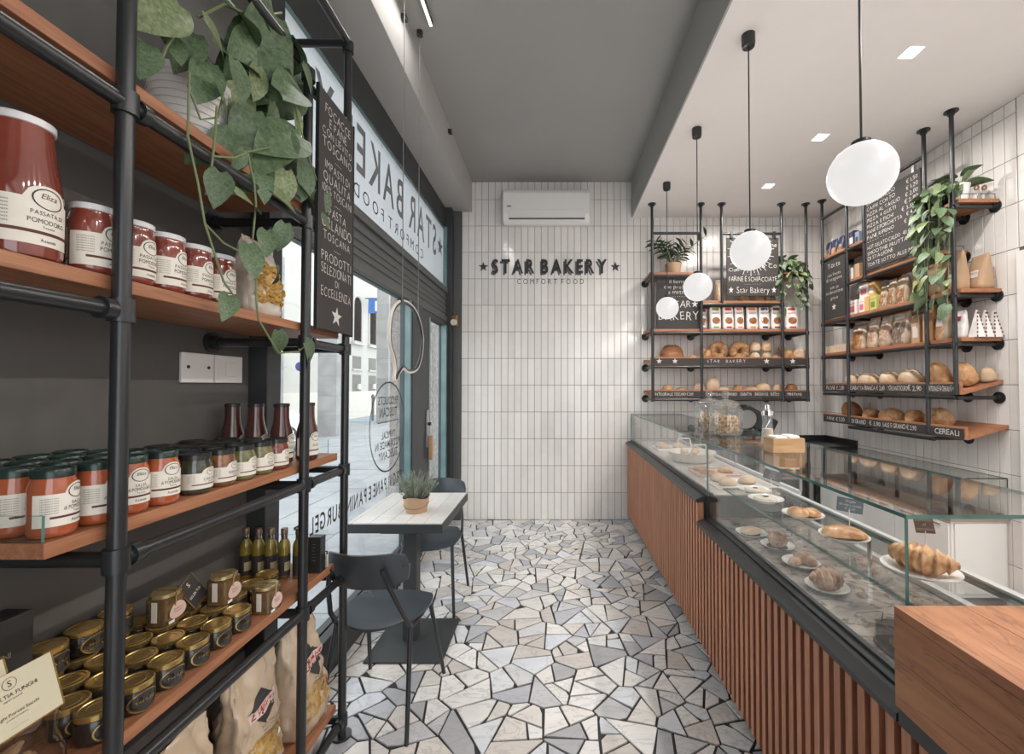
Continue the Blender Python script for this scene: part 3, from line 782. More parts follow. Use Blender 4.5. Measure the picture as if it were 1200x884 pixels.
# ================================================================== JARS
def jar(name, label, cat, group, r, h, lid_r, lid_h, content, lidmat, lab=(0.18, 0.72), words=(), shoulder=0.8, seg=28, neck=None, labmat=None, span=1.9, oval=False, tagw=None, band=True):
    """upright jar standing on its base at the origin, label turned to +x"""
    t = thing(name, label, cat, (0, 0, 0), 0, group)
    hb = h - lid_h
    nr = neck if neck else lid_r * 0.97
    prof = [(r * 0.8, 0), (r * 0.94, 0.004), (r, 0.012), (r, hb * shoulder), (r * 0.95, hb * (shoulder + 0.08)), (nr, hb * 0.97), (nr, hb)]
    MB().lathe(prof, seg).build('jar_body', content, t, smooth=True)
    lm = MB().lathe([(lid_r * 0.99, hb), (lid_r * 1.03, hb + 0.001), (lid_r * 1.03, hb + lid_h * 0.85), (lid_r * 0.97, hb + lid_h), (lid_r * 0.86, hb + lid_h * 0.99), (lid_r * 0.82, hb + lid_h * 0.86), (lid_r * 0.6, hb + lid_h * 0.86), (lid_r * 0.57, hb + lid_h * 0.93), (lid_r * 0.5, hb + lid_h * 0.93), (lid_r * 0.47, hb + lid_h * 0.86), (0.001, hb + lid_h * 0.86)], seg)
    lm.build('lid', lidmat, t, smooth=True)
    if lab:
        z0, z1 = hb * lab[0], hb * lab[1]; rl = r + 0.0006
        lo = MB()
        if oval:
            a = (z1 - z0) / 2
            def fo(u, v):
                ang = 2 * PI * u; q = v
                return cyl_fn(rl, (z0 + z1) / 2)(1.45 * a * q * math.cos(ang), a * q * math.sin(ang))
            lo.grid(fo, 24, 1); lb = lo.build('label', labmat or INK, t, smooth=True)
            rim = MB(); fn = cyl_fn(rl + 0.0004, (z0 + z1) / 2)
            rim.grid(lambda u, v: fn(1.45 * a * (0.97 + 0.10 * v) * math.cos(2 * PI * u), a * (0.97 + 0.10 * v) * math.sin(2 * PI * u)), 24, 1)
            for s_, zz, hh in words: write(rim, s_, cyl_fn(rl + 0.0006, (z0 + z1) / 2 + zz), hh, maxw=a * 2.2)
            rim.build('label_border', GOLD, lb)
        else:
            bump = (z1 - z0) * 0.32; w0 = r * 0.62
            def fl(u, v):
                x = (u - 0.5) * 2 * span * r
                e = bump * math.sqrt(max(0, 1 - (x / w0) ** 2)) if abs(x) < w0 else 0
                return cyl_fn(rl, z0)(x, v * (z1 - z0 + e))
            lo.grid(fl, 30, 1); lb = lo.build('label', labmat or PAPER, t, smooth=True)
            if band:
                bn = MB(); zb = z0 + (z1 - z0) * 0.24
                bn.grid(lambda u, v: cyl_fn(rl + 0.0004, zb)((u - 0.42) * 1.5 * span * r, v * (z1 - z0) * 0.07), 24, 1)
                bn.build('label_band', BROWN_INK, lb, smooth=True)
            tx = MB()
            for s_, zz, hh in words: write(tx, s_, cyl_fn(rl + 0.0005, z0 + zz * (z1 - z0)), hh, maxw=r * 1.35, cond=0.8)
            for i in range(7): write(tx, 'ingredienti e note', cyl_fn(rl + 0.0005, z0 + (0.40 + 0.075 * i) * (z1 - z0), -1.2), (z1 - z0) * 0.038, maxw=r * 0.95)
            tx.build('label_print', INK, lb); tx = MB()
            fn = cyl_fn(rl + 0.0005, z1 + bump * 0.1)
            rr = bump * 0.72
            for i in range(24):
                a0, a1 = 2 * PI * i / 24, 2 * PI * (i + 1) / 24
                tx.poly3([fn(k_ * 1.25 * math.cos(a), k_ * math.sin(a)) for k_, a in ((rr, a0), (rr, a1), (rr * 0.9, a1), (rr * 0.9, a0))])
            write(tx, 'Eliza', fn, rr * 0.5, maxw=rr * 1.7, shear=0.25)
            tx.build('label_logo', INK, lb)
    if tagw:
        MB().grid(lambda u, v: cyl_fn(r + 0.0012, hb * tagw)((u - 0.9) * r * 0.9, v * 0.011), 6, 1).build('price_tag', WHITE, t)
    return t
TOMATO = mat('tomato_sauce', (178, 94, 60), 0.12, vary=0.16, vscale=18, coat=0.8)
PASSATA = mat('passata', (134, 66, 54), 0.1, vary=0.25, vscale=10, coat=0.9)
ARTICHOKE = mat('green_preserve', (72, 74, 58), 0.12, rgb2=(50, 54, 44), vscale=30, coat=0.8)
OCHRE = mat('ochre_preserve', (150, 104, 62), 0.12, rgb2=(110, 70, 44), vscale=30, coat=0.8)
OLIVE = mat('olive_preserve', (126, 122, 78), 0.12, rgb2=(92, 92, 56), vscale=34, coat=0.8)
DARKGREEN = mat('dark_green_lid', (44, 66, 60), 0.22, 0.2, rgb2=(38, 52, 48), vscale=8)
BLACKLID = mat('black_lid', (52, 54, 55), 0.25, 0.2)
WHITELID = mat('white_lid', (214, 214, 216), 0.3)
KETCH = mat('dark_tomato_bottle', (88, 50, 46), 0.12, coat=0.9, vary=0.3)

zs = SH['sauces'] + 0.0005
words = (('SALSA', 0.62, 0.0065), ('di POMODORO', 0.47, 0.0075), ('Toscana', 0.37, 0.004), ('Aziende', 0.08, 0.006))
sj = jar('sauce_jar', 'tall jar of orange tomato sauce with cream label and green lid', 'jar', 'tomato sauce jars on the left shelf', 0.035, 0.132, 0.031, 0.017, TOMATO, DARKGREEN, (0.2, 0.74), words)
used = []
for i, y in enumerate((0.848, 0.925, 1.0, 1.073)):
    for j, x in enumerate((-0.99, -1.065, -1.14, -1.215)):
        if i == 3 and j == 0: x = -0.985
        rn = ('at the shelf edge', 'behind the jars at the shelf edge', 'in the third row back', 'against the dark grey wall')[j]
        place(sj, used, (x + rnd.uniform(-.002, .002), y + rnd.uniform(-.002, .002), zs), rnd.uniform(-0.12, 0.12) + (0.32 if i < 2 else -0.15), 'tall jar of orange tomato sauce with green lid ' + rn, 'tomato sauce jars ' + rn)
def short(nm, lb, gp, cont, lidm, word, positions):
    p = jar(nm, lb, 'jar', gp, 0.038, 0.108, 0.034, 0.016, cont, lidm, (0.16, 0.62), ((word, 0.5, 0.0075), ('Toscana', 0.38, 0.004)), shoulder=0.78)
    u_ = []
    for x, y in positions: place(p, u_, (x, y, zs), rnd.uniform(-0.2, 0.2))
short('preserve_jar', 'squat jar of dark green preserve with cream label and black lid', 'dark green preserves on the left shelf', ARTICHOKE, BLACKLID, 'CARCIOFI', [(-0.99, 1.18)] + [(x, y) for y in (1.165, 1.25, 1.335) for x in (-1.075, -1.157, -1.236)])
short('preserve_jar', 'squat jar of ochre preserve with cream label beside the green ones', 'ochre preserves on the left shelf', OCHRE, BLACKLID, 'PEPERONI', [(-0.99, 1.268), (-1.075, 1.42)])
short('preserve_jar', 'squat jar of pale olive preserve with cream label and black lid', 'olive preserves on the left shelf', OLIVE, BLACKLID, 'OLIVE', [(-0.99, 1.352), (-0.99, 1.436), (-1.157, 1.42)])
short('preserve_jar', 'squat jar of red preserve with cream label near the tall ketchup bottles', 'red preserves on the left shelf', PASSATA, BLACKLID, 'SUGO', [(-0.99, 1.52), (-1.075, 1.51), (-1.157, 1.51), (-1.236, 1.46)])
kb = jar('ketchup_bottle', 'dark red sauce bottle with long neck by the window end of the left shelf', 'bottle', 'tall sauce bottles on the left shelf', 0.039, 0.226, 0.026, 0.012, KETCH, BLACKLID, (0.1, 0.42), (('SUGO', 0.5, 0.009),), shoulder=0.42, neck=0.024)
# long sloping neck profile
body = [c for c in kb.children if c.name.startswith('jar_body')][0]
old = body.data; nb = MB().lathe([(0.032, 0), (0.038, 0.005), (0.039, 0.012), (0.039, 0.10), (0.035, 0.125), (0.0285, 0.15), (0.0255, 0.175), (0.025, 0.214)], 24).build('x', KETCH, None, smooth=True)
body.data = nb.data; bpy.data.objects.remove(nb)
used = []
for x in (-1.225, -1.137, -1.04, -0.985): place(kb, used, (x, 1.625 if x < -1.0 else 1.70, zs), rnd.uniform(-.2, .2))

# passata shelf
zp = SH['passata'] + 0.0005
pw = (('PASSATA DI', 0.66, 0.0078), ('POMODORO', 0.48, 0.0085), ('Toscana', 0.38, 0.0045), ('Aziende', 0.08, 0.006))
bj = jar('passata_jar', 'large jar of red tomato passata with white lid and cream label', 'jar', None, 0.056, 0.268, 0.043, 0.016, PASSATA, WHITELID, (0.10, 0.44), pw, shoulder=0.5)
bj.location = (-1.012, 0.80, zp)
body = [c for c in bj.children if c.name.startswith('jar_body')][0]
nb = MB().lathe([(0.046, 0), (0.054, 0.005), (0.056, 0.014), (0.056, 0.125), (0.054, 0.145), (0.046, 0.20), (0.043, 0.235), (0.0415, 0.252)], 32).build('x', PASSATA, None, smooth=True)
body.data = nb.data; bpy.data.objects.remove(nb)
pj = jar('passata_jar', 'medium jar of red tomato passata with white lid, one of a row', 'jar', 'medium passata jars on the left shelf', 0.04, 0.148, 0.037, 0.014, PASSATA, WHITELID, (0.12, 0.64), pw, shoulder=0.82)
used = []
for y in (0.915, 1.0, 1.085, 1.172, 1.258): place(pj, used, (-0.995, y, zp), rnd.uniform(-.1, .25))
place(pj, used, (-1.10, 0.90, zp), 0.0)

# low gold-lidded jars
zj = SH['jars'] + 0.0005
TRUFFLE = mat('truffle_cream', (50, 46, 42), 0.2, rgb2=(38, 36, 34), vscale=20, coat=0.3)
gj = jar('spread_jar', 'low jar of dark spread with gold lid and black oval label', 'jar', 'gold lidded spreads on the left shelf', 0.037, 0.066, 0.0355, 0.014, TRUFFLE, GOLD, (0.06, 0.92), (('TARTUFO', -0.002, 0.006),), shoulder=0.9, oval=True)
used = []
for i in range(9):
    for j, x in enumerate((-0.998, -1.077, -1.156, -1.234)):
        y = 0.945 + i * 0.0815 + (j % 2) * 0.012
        if j == 0 and i > 5: continue
        if y > 1.62 or (j > 1 and i > 6): continue
        if j >= 2 and i < 1: continue
        rn = ('at the board edge', 'in the second row', 'in the third row', 'in the row along the wall')[j]
        place(gj, used, (x, y, zj), rnd.uniform(-.25, .25), 'low gold lidded jar of dark spread ' + rn, 'gold lidded spreads ' + rn)
GJ2 = 'gold lidded spread jar stacked on the back row of the lower left shelf'
for i in range(3): place(gj, used, (-1.236, 1.05 + i * 0.0815, zj + 0.067), rnd.uniform(-.2, .2), GJ2, 'stacked spreads on the left shelf')

# square clip-top jars with pink labels
CLIP = mat('mixed_antipasti', (120, 92, 66), 0.12, rgb2=(84, 70, 46), vscale=26, coat=0.8)
PINK = mat('pink_label', (214, 186, 174), 0.7)
def clip_jar(label):
    t = thing('clip_jar', label, 'jar')
    sq = [(math.copysign(abs(math.cos(a)) ** 0.5, math.cos(a)) * 0.036, math.copysign(abs(math.sin(a)) ** 0.5, math.sin(a)) * 0.036) for a in [2 * PI * i / 24 for i in range(24)]]
    MB().prism(sq, 0.0, 0.075, 0.004).build('jar_body', CLIP, t, smooth=True)
    MB().lathe([(0.033, 0.075), (0.036, 0.077), (0.036, 0.086), (0.034, 0.088), (0.012, 0.088), (0.010, 0.0885), (0, 0.0885)], 24).build('lid', mat('pale_gold_lid', (206, 186, 140), 0.25, 0.7), t, smooth=True)
    MB().tube([(0.037, -0.01, 0.05), (0.04, -0.01, 0.082), (0.03, 0, 0.091), (-0.035, 0, 0.09), (-0.038, 0, 0.06)], 0.0016, 6).build('wire_clip', GOLD, t)
    tp = [(0.022 * math.cos(a) * (1.25 - 0.25 * math.sin(a)), 0.024 * math.sin(a)) for a in [2 * PI * i / 16 for i in range(16)]]
    lb = MB().add([(0.0367, y, 0.035 + z) for y, z in tp] + [(0.0372, y, 0.035 + z) for y, z in tp], [tuple(range(16, 32))] + [(i, (i + 1) % 16, (i + 1) % 16 + 16, i + 16) for i in range(16)]).build('label', PINK, t)
    tx = MB()
    for i, s_ in enumerate(('Antipasto', 'Toscano')): write(tx, s_, plane_fn((0.0375, 0, 0.037 - i * 0.008), (0, 1, 0), (0, 0, 1)), 0.005, maxw=0.032)
    tx.build('label_print', INK, lb)
    MB().box((-0.008, -0.0375, 0.012), (0.008, -0.0365, 0.07)).build('seal_strip', PAPER, t)
    MB().box((0.0366, -0.03, 0.004), (0.0376, -0.012, 0.012)).build('price_tag', WHITE, t)
    return t
cj = clip_jar('square clip-top jar with pink label standing on the shelf edge'); cj.location = (-0.985, 1.47, zj)
c2 = copy_tree(cj); c2.location = (-1.077, 1.40, zj + 0.0805); c2['label'] = 'square clip-top jar with pink label on top of the gold lids by the oil bottles'
c3 = copy_tree(cj); c3.location = (-1.156, 1.28, zj + 0.0805); c3['label'] = 'square clip-top jar with pink label on top of the gold lids under the small sign'
for c in (c2, c3): c.location.z = zj + 0.0668
# small leaning sign cards on the jars
sc = thing('product_card', 'small dark card with gold edge leaning among the jars', 'card', (-1.10, 1.335, zj + 0.067), 0)
Mx = Matrix.Translation((-1.115, 1.36, zj + 0.085)) @ Matrix.Rotation(R(-14), 4, 'Y') @ Matrix.Rotation(R(28), 4, 'X')
cd_ = MB().box((-0.001, -0.032, 0.0), (0.001, 0.032, 0.095), Mx).build('card', CHALKBOARD, sc)
eb = MB()
for a, b in (((-0.0015, -0.032, 0), (0.0025, -0.030, 0.095)), ((-0.0015, 0.030, 0), (0.0025, 0.032, 0.095)), ((-0.0015, -0.032, 0), (0.0025, 0.032, 0.002)), ((-0.0015, -0.032, 0.093), (0.0025, 0.032, 0.095))): eb.box(a, b, Mx)
eb.build('card_edge', GOLD, cd_)
tx = MB(); fn0 = plane_fn((0.0026, 0, 0.035), (0, 1, 0), (0, 0, 1)); fn1 = plane_fn((0.0026, 0, 0.068), (0, 1, 0), (0, 0, 1))
write(tx, 'SELEKTIA', lambda x, y: Mx @ fn0(x, y), 0.008, maxw=0.05); write(tx, 'S', lambda x, y: Mx @ fn1(x, y), 0.014)
tx.build('card_print', PAPER, cd_)
# oil bottles
OIL = mat('olive_oil', (150, 128, 48), 0.08, coat=0.8, rgb2=(84, 78, 40), vscale=6)
def oil(label, group):
    t = thing('oil_bottle', label, 'bottle', (0, 0, 0), 0, group)
    MB().lathe([(0.018, 0), (0.0215, 0.004), (0.0215, 0.125), (0.019, 0.138), (0.011, 0.152), (0.0105, 0.172)], 18).build('bottle_body', OIL, t, smooth=True)
    MB().lathe([(0.0112, 0.170), (0.0125, 0.171), (0.0125, 0.192), (0.011, 0.194), (0, 0.194)], 16).build('cap', mat('brown_cap', (120, 100, 88), 0.35, 0.4), t, smooth=True)
    MB().lathe([(0.0114, 0.152), (0.0118, 0.153), (0.0118, 0.17), (0.0114, 0.17)], 14, cap=False).build('neck_foil', CHROME, t, smooth=True)
    lb = MB().grid(lambda u, v: cyl_fn(0.0219, 0.012)((u - 0.5) * 0.11, v * 0.078), 20, 1).build('label', INK, t, smooth=True)
    l2 = MB().grid(lambda u, v: cyl_fn(0.0223, 0.03)((u - 0.5) * 0.026, v * 0.034), 8, 1).build('label_patch', mat('beige_label', (188, 176, 140), 0.6), lb, smooth=True)
    return t
ob_ = oil('slim bottle of olive oil with dark label, one of a row by the window', 'olive oil bottles on the left shelf'); used = []
for x in (-1.237, -1.187, -1.137, -1.083, -1.025): place(ob_, used, (x, 1.72, zj), rnd.uniform(-.6, -.2))
bx = thing('gift_box', 'tall black carton standing on the lower shelf beyond the post', 'box', (-0.985, 1.765, zj))
MB().box((-1.01, 1.752, zj), (-0.955, 1.79, zj + 0.145)).build('carton', BLACKLID, bx, bevel=0.002)
tx = MB()
for i in range(6): write(tx, '---------', plane_fn((-0.983, 1.7515, zj + 0.05 + i * 0.013), (1, 0, 0), (0, 0, 1)), 0.003, maxw=0.04)
tx.build('carton_print', PAPER, bx)
bx = thing('acrylic_stand', 'small clear acrylic leaflet stand next to the black carton', 'stand', (-0.985, 1.815, zj))
MB().pane((-1.01, 1.808, zj), (-0.955, 1.811, zj + 0.16), 1).build('panel', [GLASS, WHITE], bx)
MB().box((-1.005, 1.812, zj), (-0.96, 1.818, zj + 0.05)).build('leaflet', PAPER, bx)
# dark carton behind the mushrooms
bx = thing('gift_box', 'wide black carton with faint lettering behind the dried mushrooms', 'box', (-1.20, 0.89, zj))
MB().box((-1.255, 0.78, zj), (-1.19, 0.985, zj + 0.255)).build('carton', mat('matt_black_card', (50, 49, 48), 0.6), bx, bevel=0.002)
tx = MB()
for i, s_ in enumerate(('SELEKTIA', 'FUNGHI PORCINI', 'TARTUFI')): write(tx, s_, plane_fn((-1.1895, 0.88, zj + 0.20 - i * 0.03), (0, 1, 0), (0, 0, 1)), 0.012, maxw=0.15)
tx.build('carton_print', mat('faint_gold', (150, 132, 104), 0.5), bx)
# dried mushrooms with card
mbg = thing('mushroom_bag', 'clear bag of dried porcini with a gold-edged cream card', 'bag', (-1.0, 0.78, zj))
MUSH = mat('dried_porcini', (158, 126, 92), 0.8, rgb2=(102, 76, 54), vscale=30, bump=0.3, bscale=60)
rm = random.Random(9)
for i in range(16):
    cx, cy, cz = -1.0 + rm.uniform(-0.035, 0.035), 0.78 + rm.uniform(-0.075, 0.07), zj + 0.014 + rm.uniform(0, 0.10)
    a = rm.uniform(0, PI); pts = []
    for k_ in range(5):
        tt = (k_ - 2) / 2; pts.append((cx + 0.008 * math.sin(tt * 2), cy + 0.03 * tt * math.cos(a), cz + 0.025 * tt * math.sin(a) * (0.5 if cz < zj + 0.03 else 1) + 0.012))
    pts = [(x, y, max(z, zj + 0.011)) for x, y, z in pts]
    MB().tube(pts, [0.004, 0.009, 0.0085, 0.010, 0.004], 7).build('dried_mushroom', MUSH, mbg, smooth=True)
BAGF = glass('cellophane', (0.95, 0.95, 0.94), 0.08, 1.6)
def film_fn(u, v):
    a = 2 * PI * u; z = zj + 0.001 + v * 0.17
    w_ = 0.092 * (1 - 0.12 * v); d = 0.052 * (1 - 0.75 * v) + 0.004
    k_ = noise.noise(Vector((u * 9, v * 5, 1))) * 0.006
    return (-1.0 + (d + k_) * math.copysign(abs(math.cos(a)) ** 0.7, math.cos(a)), 0.78 + (w_ + k_) * math.copysign(abs(math.sin(a)) ** 0.7, math.sin(a)), z)
MB().grid(film_fn, 28, 10).build('cellophane', BAGF, mbg, smooth=True)
CARD = mat('cream_card', (206, 198, 172), 0.5)
def card(Mc, nm):
    c = MB().box((-0.0008, -0.068, 0.0), (0.0008, 0.068, 0.105), Mc).build(nm, CARD, mbg)
    e = MB()
    for a, b in (((-0.001, -0.068, 0), (0.0014, -0.0655, 0.105)), ((-0.001, 0.0655, 0), (0.0014, 0.068, 0.105)), ((-0.001, -0.068, 0), (0.0014, 0.068, 0.0025))): e.box(a, b, Mc)
    e.build('card_edge', GOLD, c)
    t_ = MB()
    for s_, z, h in (('SELEKTIA FUNGHI', 0.066, 0.0065), ('sapori naturali', 0.060, 0.0032), ('Funghi Porcini Secchi', 0.034, 0.0055), ('prodotto italiano', 0.028, 0.003), ('------------------', 0.012, 0.003), ('S', 0.083, 0.010)):
        f0 = plane_fn((0.0016, 0, z), (0, 1, 0), (0, 0, 1)); write(t_, s_, lambda x, y, f0=f0: Mc @ f0(x, y), h, maxw=0.1)
    f0 = plane_fn((0.0016, 0, 0.088), (0, 1, 0), (0, 0, 1))
    for i in range(20):
        a0, a1 = 2 * PI * i / 20, 2 * PI * (i + 1) / 20
        t_.poly3([Mc @ f0(k_ * math.cos(a), k_ * math.sin(a)) for k_, a in ((0.0105, a0), (0.0105, a1), (0.0098, a1), (0.0098, a0))])
    t_.build('card_print', INK, c)
card(Matrix.Translation((-0.955, 0.775, zj + 0.145)) @ Matrix.Rotation(R(-16), 4, 'Y'), 'card')
card(Matrix.Translation((-0.975, 0.72, zj + 0.165)) @ Matrix.Rotation(R(-14), 4, 'Y') @ Matrix.Rotation(R(2), 4, 'X'), 'card')

# ================================================================== SOFT BAGS
def bag_surf(w, d, h, top=0.04, seed=0, crumple=0.008, lean=0.0):
    def fn(a, v):
        """a = angle round the bag, v = height 0..1"""
        wz = w / 2 * (1 - 0.06 * v); dz = d / 2 * (1 - v ** 2.2) + top * d
        if v < 0.12: kk = 0.8 + 0.2 * (v / 0.12) ** 0.5; wz *= kk; dz *= kk
        n_ = noise.noise(Vector((math.cos(a) * 2.2 + seed, math.sin(a) * 2.2, v * 5 + seed))) * crumple + noise.noise(Vector((math.cos(a) * 6 + seed, math.sin(a) * 6, v * 13))) * crumple * 0.6 + abs(noise.noise(Vector((math.cos(a) * 4 - seed, math.sin(a) * 4, v * 8 + 3)))) * crumple * 0.8 - crumple * 0.3
        if v < 0.03: n_ *= 0.3
        return Vector(((dz + n_) * math.copysign(abs(math.cos(a)) ** 0.75, math.cos(a)) + lean * v * h, (wz + n_ * 0.6) * math.copysign(abs(math.sin(a)) ** 0.6, math.sin(a)), h * v))
    return fn
def bag_mesh(fn, na=56, nv=30):
    m = MB()
    vs_ = [fn(2 * PI * i / na, j / nv) for j in range(nv + 1) for i in range(na)]
    fs_ = [(j * na + i, j * na + (i + 1) % na, (j + 1) * na + (i + 1) % na, (j + 1) * na + i) for j in range(nv) for i in range(na)]
    fs_.append(tuple(range(na - 1, -1, -1))); fs_.append(tuple(nv * na + i for i in range(na)))
    return m.add(vs_, fs_)
def front(fn, w, off=0.0012):
    """(y, v) on the +x face of the bag -> point"""
    def g(y, v):
        s_ = max(-0.98, min(0.98, y / (w / 2)))
        a = math.asin(math.copysign(abs(s_) ** (1 / 0.6), s_))
        p = fn(a, v); return Vector((p.x + off, p.y, p.z))
    return g
BEIGEFILM = mat('beige_film', (212, 192, 168), 0.22, rgb2=(186, 162, 136), vscale=5, coat=0.6)
PASTA = mat('short_pasta', (206, 166, 84), 0.4, rgb2=(150, 112, 60), vscale=60, bump=0.9, bscale=90, coat=0.4)
def pasta_bag(label, w, d, h, seed, group=None, logo=True):
    t = thing('pasta_bag', label, 'pasta bag', (0, 0, 0), 0, group)
    fn = bag_surf(w, d, h, seed=seed, crumple=0.02 if logo else 0.012); g = front(fn, w)
    bag_mesh(fn).build('bag', BEIGEFILM if logo else mat('pale_clear_film', (206, 196, 184), 0.2, rgb2=(176, 164, 148), vscale=9, coat=0.6), t, smooth=True, ang=80)
    MB().grid(lambda u, v: g((u - 0.5) * w * 0.84, 0.13 + (0.24 if logo else 0.5) * v + 0.05 * math.sin(u * PI)), 14, 5).build('window', PASTA, t, smooth=True)
    if logo:
        dm = MB()
        for q in ([(-0.02, 0.0), (0, -0.045), (0.02, 0.0), (0, 0.045)],):
            n_ = 8; k_ = w * 1.25
            dm.grid(lambda u, v: front(fn, w, 0.0016)(((u - 0.5) + (v - 0.5)) * k_ * 0.26, 0.62 + ((v - 0.5) - (u - 0.5)) * 0.14), n_, n_)
        dm.build('logo_diamond', INK, t)
        st_ = MB().grid(lambda u, v: front(fn, w, 0.0022)((u - 0.5) * w * 0.62, 0.585 + 0.07 * v + 0.05 * (u - 0.5)), 12, 3).build('logo_band', mat('pale_pink_band', (220, 196, 186), 0.5), t)
        tx = MB(); f2 = front(fn, w, 0.003)
        write(tx, "L'Amoit", lambda x, y: f2(x, 0.598 + y / h + 0.05 * x / (w * 0.62)), h * 0.05, shear=0.25, bold=0.02, maxw=w * 0.6)
        tx.build('logo_lettering', RED, t)
        tx = MB()
        for i in range(4): write(tx, 'PASTA TOSCANA', lambda x, y, i=i: f2(x + w * 0.08, 0.47 - 0.025 * i + y / h), h * 0.014, maxw=w * 0.5)
        tx.build('print', BROWN_INK, t)
        for i, cm in enumerate(((70, 130, 90), (230, 228, 224), (180, 60, 60))):
            MB().grid(lambda u, v: f2(w * (0.2 + 0.035 * (i + u)), 0.31 + 0.05 * v), 2, 2).build('flag_stripe', mat('flag%d' % i, cm, 0.5), t)
    return t
zl = SH['low'] + 0.0008
bags = [(-1.06, 0.99, 0.0, 'large beige bag of pasta, second from the window post on the bottom shelf'),
        (-1.06, 1.22, 0.05, 'large beige bag of pasta standing on the bottom shelf before the post'),
        (-1.05, 1.52, -0.1, 'bulging beige bag of pasta sagging beyond the shelf post'),
        (-1.06, 0.76, 0.1, 'large beige bag of pasta at the near end of the bottom shelf')]
for i, (x, y, rz, lb) in enumerate(bags):
    b_ = pasta_bag(lb, 0.205, 0.15, 0.40 if i != 2 else 0.43, i * 3.1 + 1); b_.location = (x - 0.005 - (0.02 if i == 2 else 0), y, zl); b_.rotation_euler = (0, 0, rz)
b_ = pasta_bag('beige bag of pasta with crumpled top at the window end of the bottom shelf', 0.21, 0.2, 0.44, 17.0); b_.location = (-1.055, 1.755, zl)
b_ = pasta_bag('clear bag of yellow pasta shells beside the passata jars', 0.16, 0.11, 0.26, 5.5, logo=False); b_.location = (-1.02, 1.45, zp)
fnb = bag_surf(0.16, 0.11, 0.26, seed=5.5, crumple=0.012); gb = front(fnb, 0.16, 0.002)
rp = random.Random(4)
for i in range(44):
    q = gb(rp.uniform(-0.066, 0.066), rp.uniform(0.15, 0.68)); a = rp.uniform(0, PI)
    sh_ = MB().tube([(q.x - 0.004, q.y - 0.014 * math.cos(a), q.z - 0.012 * math.sin(a)), (q.x + 0.004, q.y, q.z), (q.x - 0.004, q.y + 0.014 * math.cos(a), q.z + 0.012 * math.sin(a))], [0.005, 0.009, 0.005], 6).build('pasta_shell', PASTA, None, smooth=True)
    sh_.parent = b_
# ================================================================== LEAVES AND PLANTS
def leaf_mesh(L_=1.0, W=0.62, heart=True, fold=0.16, curl=0.25, n=7):
    """leaf from the stalk at the origin along +x, unit length, face to +z"""
    m = MB(); vs_ = []; 
    for i in range(n + 1):
        t = i / n
        if heart: w = W / 2 * (math.sin(PI * min(1, t * 0.93 + 0.07)) ** 0.75) * (1.16 - 0.45 * t)
        else: w = W / 2 * math.sin(PI * min(1.0, t * 0.96 + 0.04)) ** 0.9
        if i == n: w = 0
        x = t * L_; z = -curl * t * t
        back = -0.10 * (1 - t) ** 4 if heart else 0
        vs_ += [(x + back, -w, z + fold * w), (x + back * .4, -w * 0.5, z + fold * w * 0.35), (x, 0, z), (x + back * .4, w * 0.5, z + fold * w * 0.35), (x + back, w, z + fold * w)]
    fs_ = [(i * 5 + k, (i + 1) * 5 + k, (i + 1) * 5 + k + 1, i * 5 + k + 1) for i in range(n) for k in range(4)]
    return m.add(vs_, fs_)
LEAF_A = leaf_mesh(); LEAF_B = leaf_mesh(W=0.72, fold=0.28, curl=0.45); LEAF_C = leaf_mesh(W=0.34, heart=False, fold=0.2, curl=0.3)
def leaf_protos(mats_, meshes):
    out = []
    for m in mats_:
        for q in meshes:
            o = q.build('leaf', m, None, smooth=True, ang=180); col.objects.unlink(o); out.append(o)
    return out
def put_leaf(proto, parent, base, direction, size, roll=0.0):
    o = proto.copy(); col.objects.link(o); o.parent = parent
    d = V3(direction).normalized()
    q = d.to_track_quat('X', 'Z')
    M_ = q.to_matrix().to_4x4() @ Matrix.Rotation(roll, 4, 'X')
    o.rotation_euler = M_.to_euler(); o.scale = (size,) * 3
    o.location = V3(base) - parent.location
    return o
# ---- big pothos on the left shelf
pt = thing('potted_pothos', 'large trailing pothos in a white ribbed pot on the top of the left pipe shelf', 'plant', (-1.09, 1.26, SH['plant'] + 0.0005))
MB().lathe([(0.075, 0), (0.082, 0.004), (0.098, 0.19), (0.104, 0.195), (0.104, 0.215), (0.096, 0.215), (0.09, 0.19), (0.07, 0.17)], 32, pt.location).build('pot', WHITE, pt, smooth=True)
rib = MB()
for i in range(9): rib.lathe([(0.0835 + 0.0017 * (i + 1) * 1.0, 0.02 * (i + 1) - 0.0015), (0.0858 + 0.0017 * (i + 1), 0.02 * (i + 1)), (0.0835 + 0.0017 * (i + 1), 0.02 * (i + 1) + 0.0015)], 32, pt.location, cap=False)
tag(rib.build('pot_ribs', WHITE, pt, smooth=True), kind='stuff')
MB().lathe([(0.09, 0.185), (0.04, 0.195), (0, 0.198)], 20, pt.location).build('soil', SOIL, pt, smooth=True)
lp = leaf_protos([GREEN], [LEAF_A, LEAF_B])
lp2 = leaf_protos([GREEN2], [LEAF_A])
rl = random.Random(31)
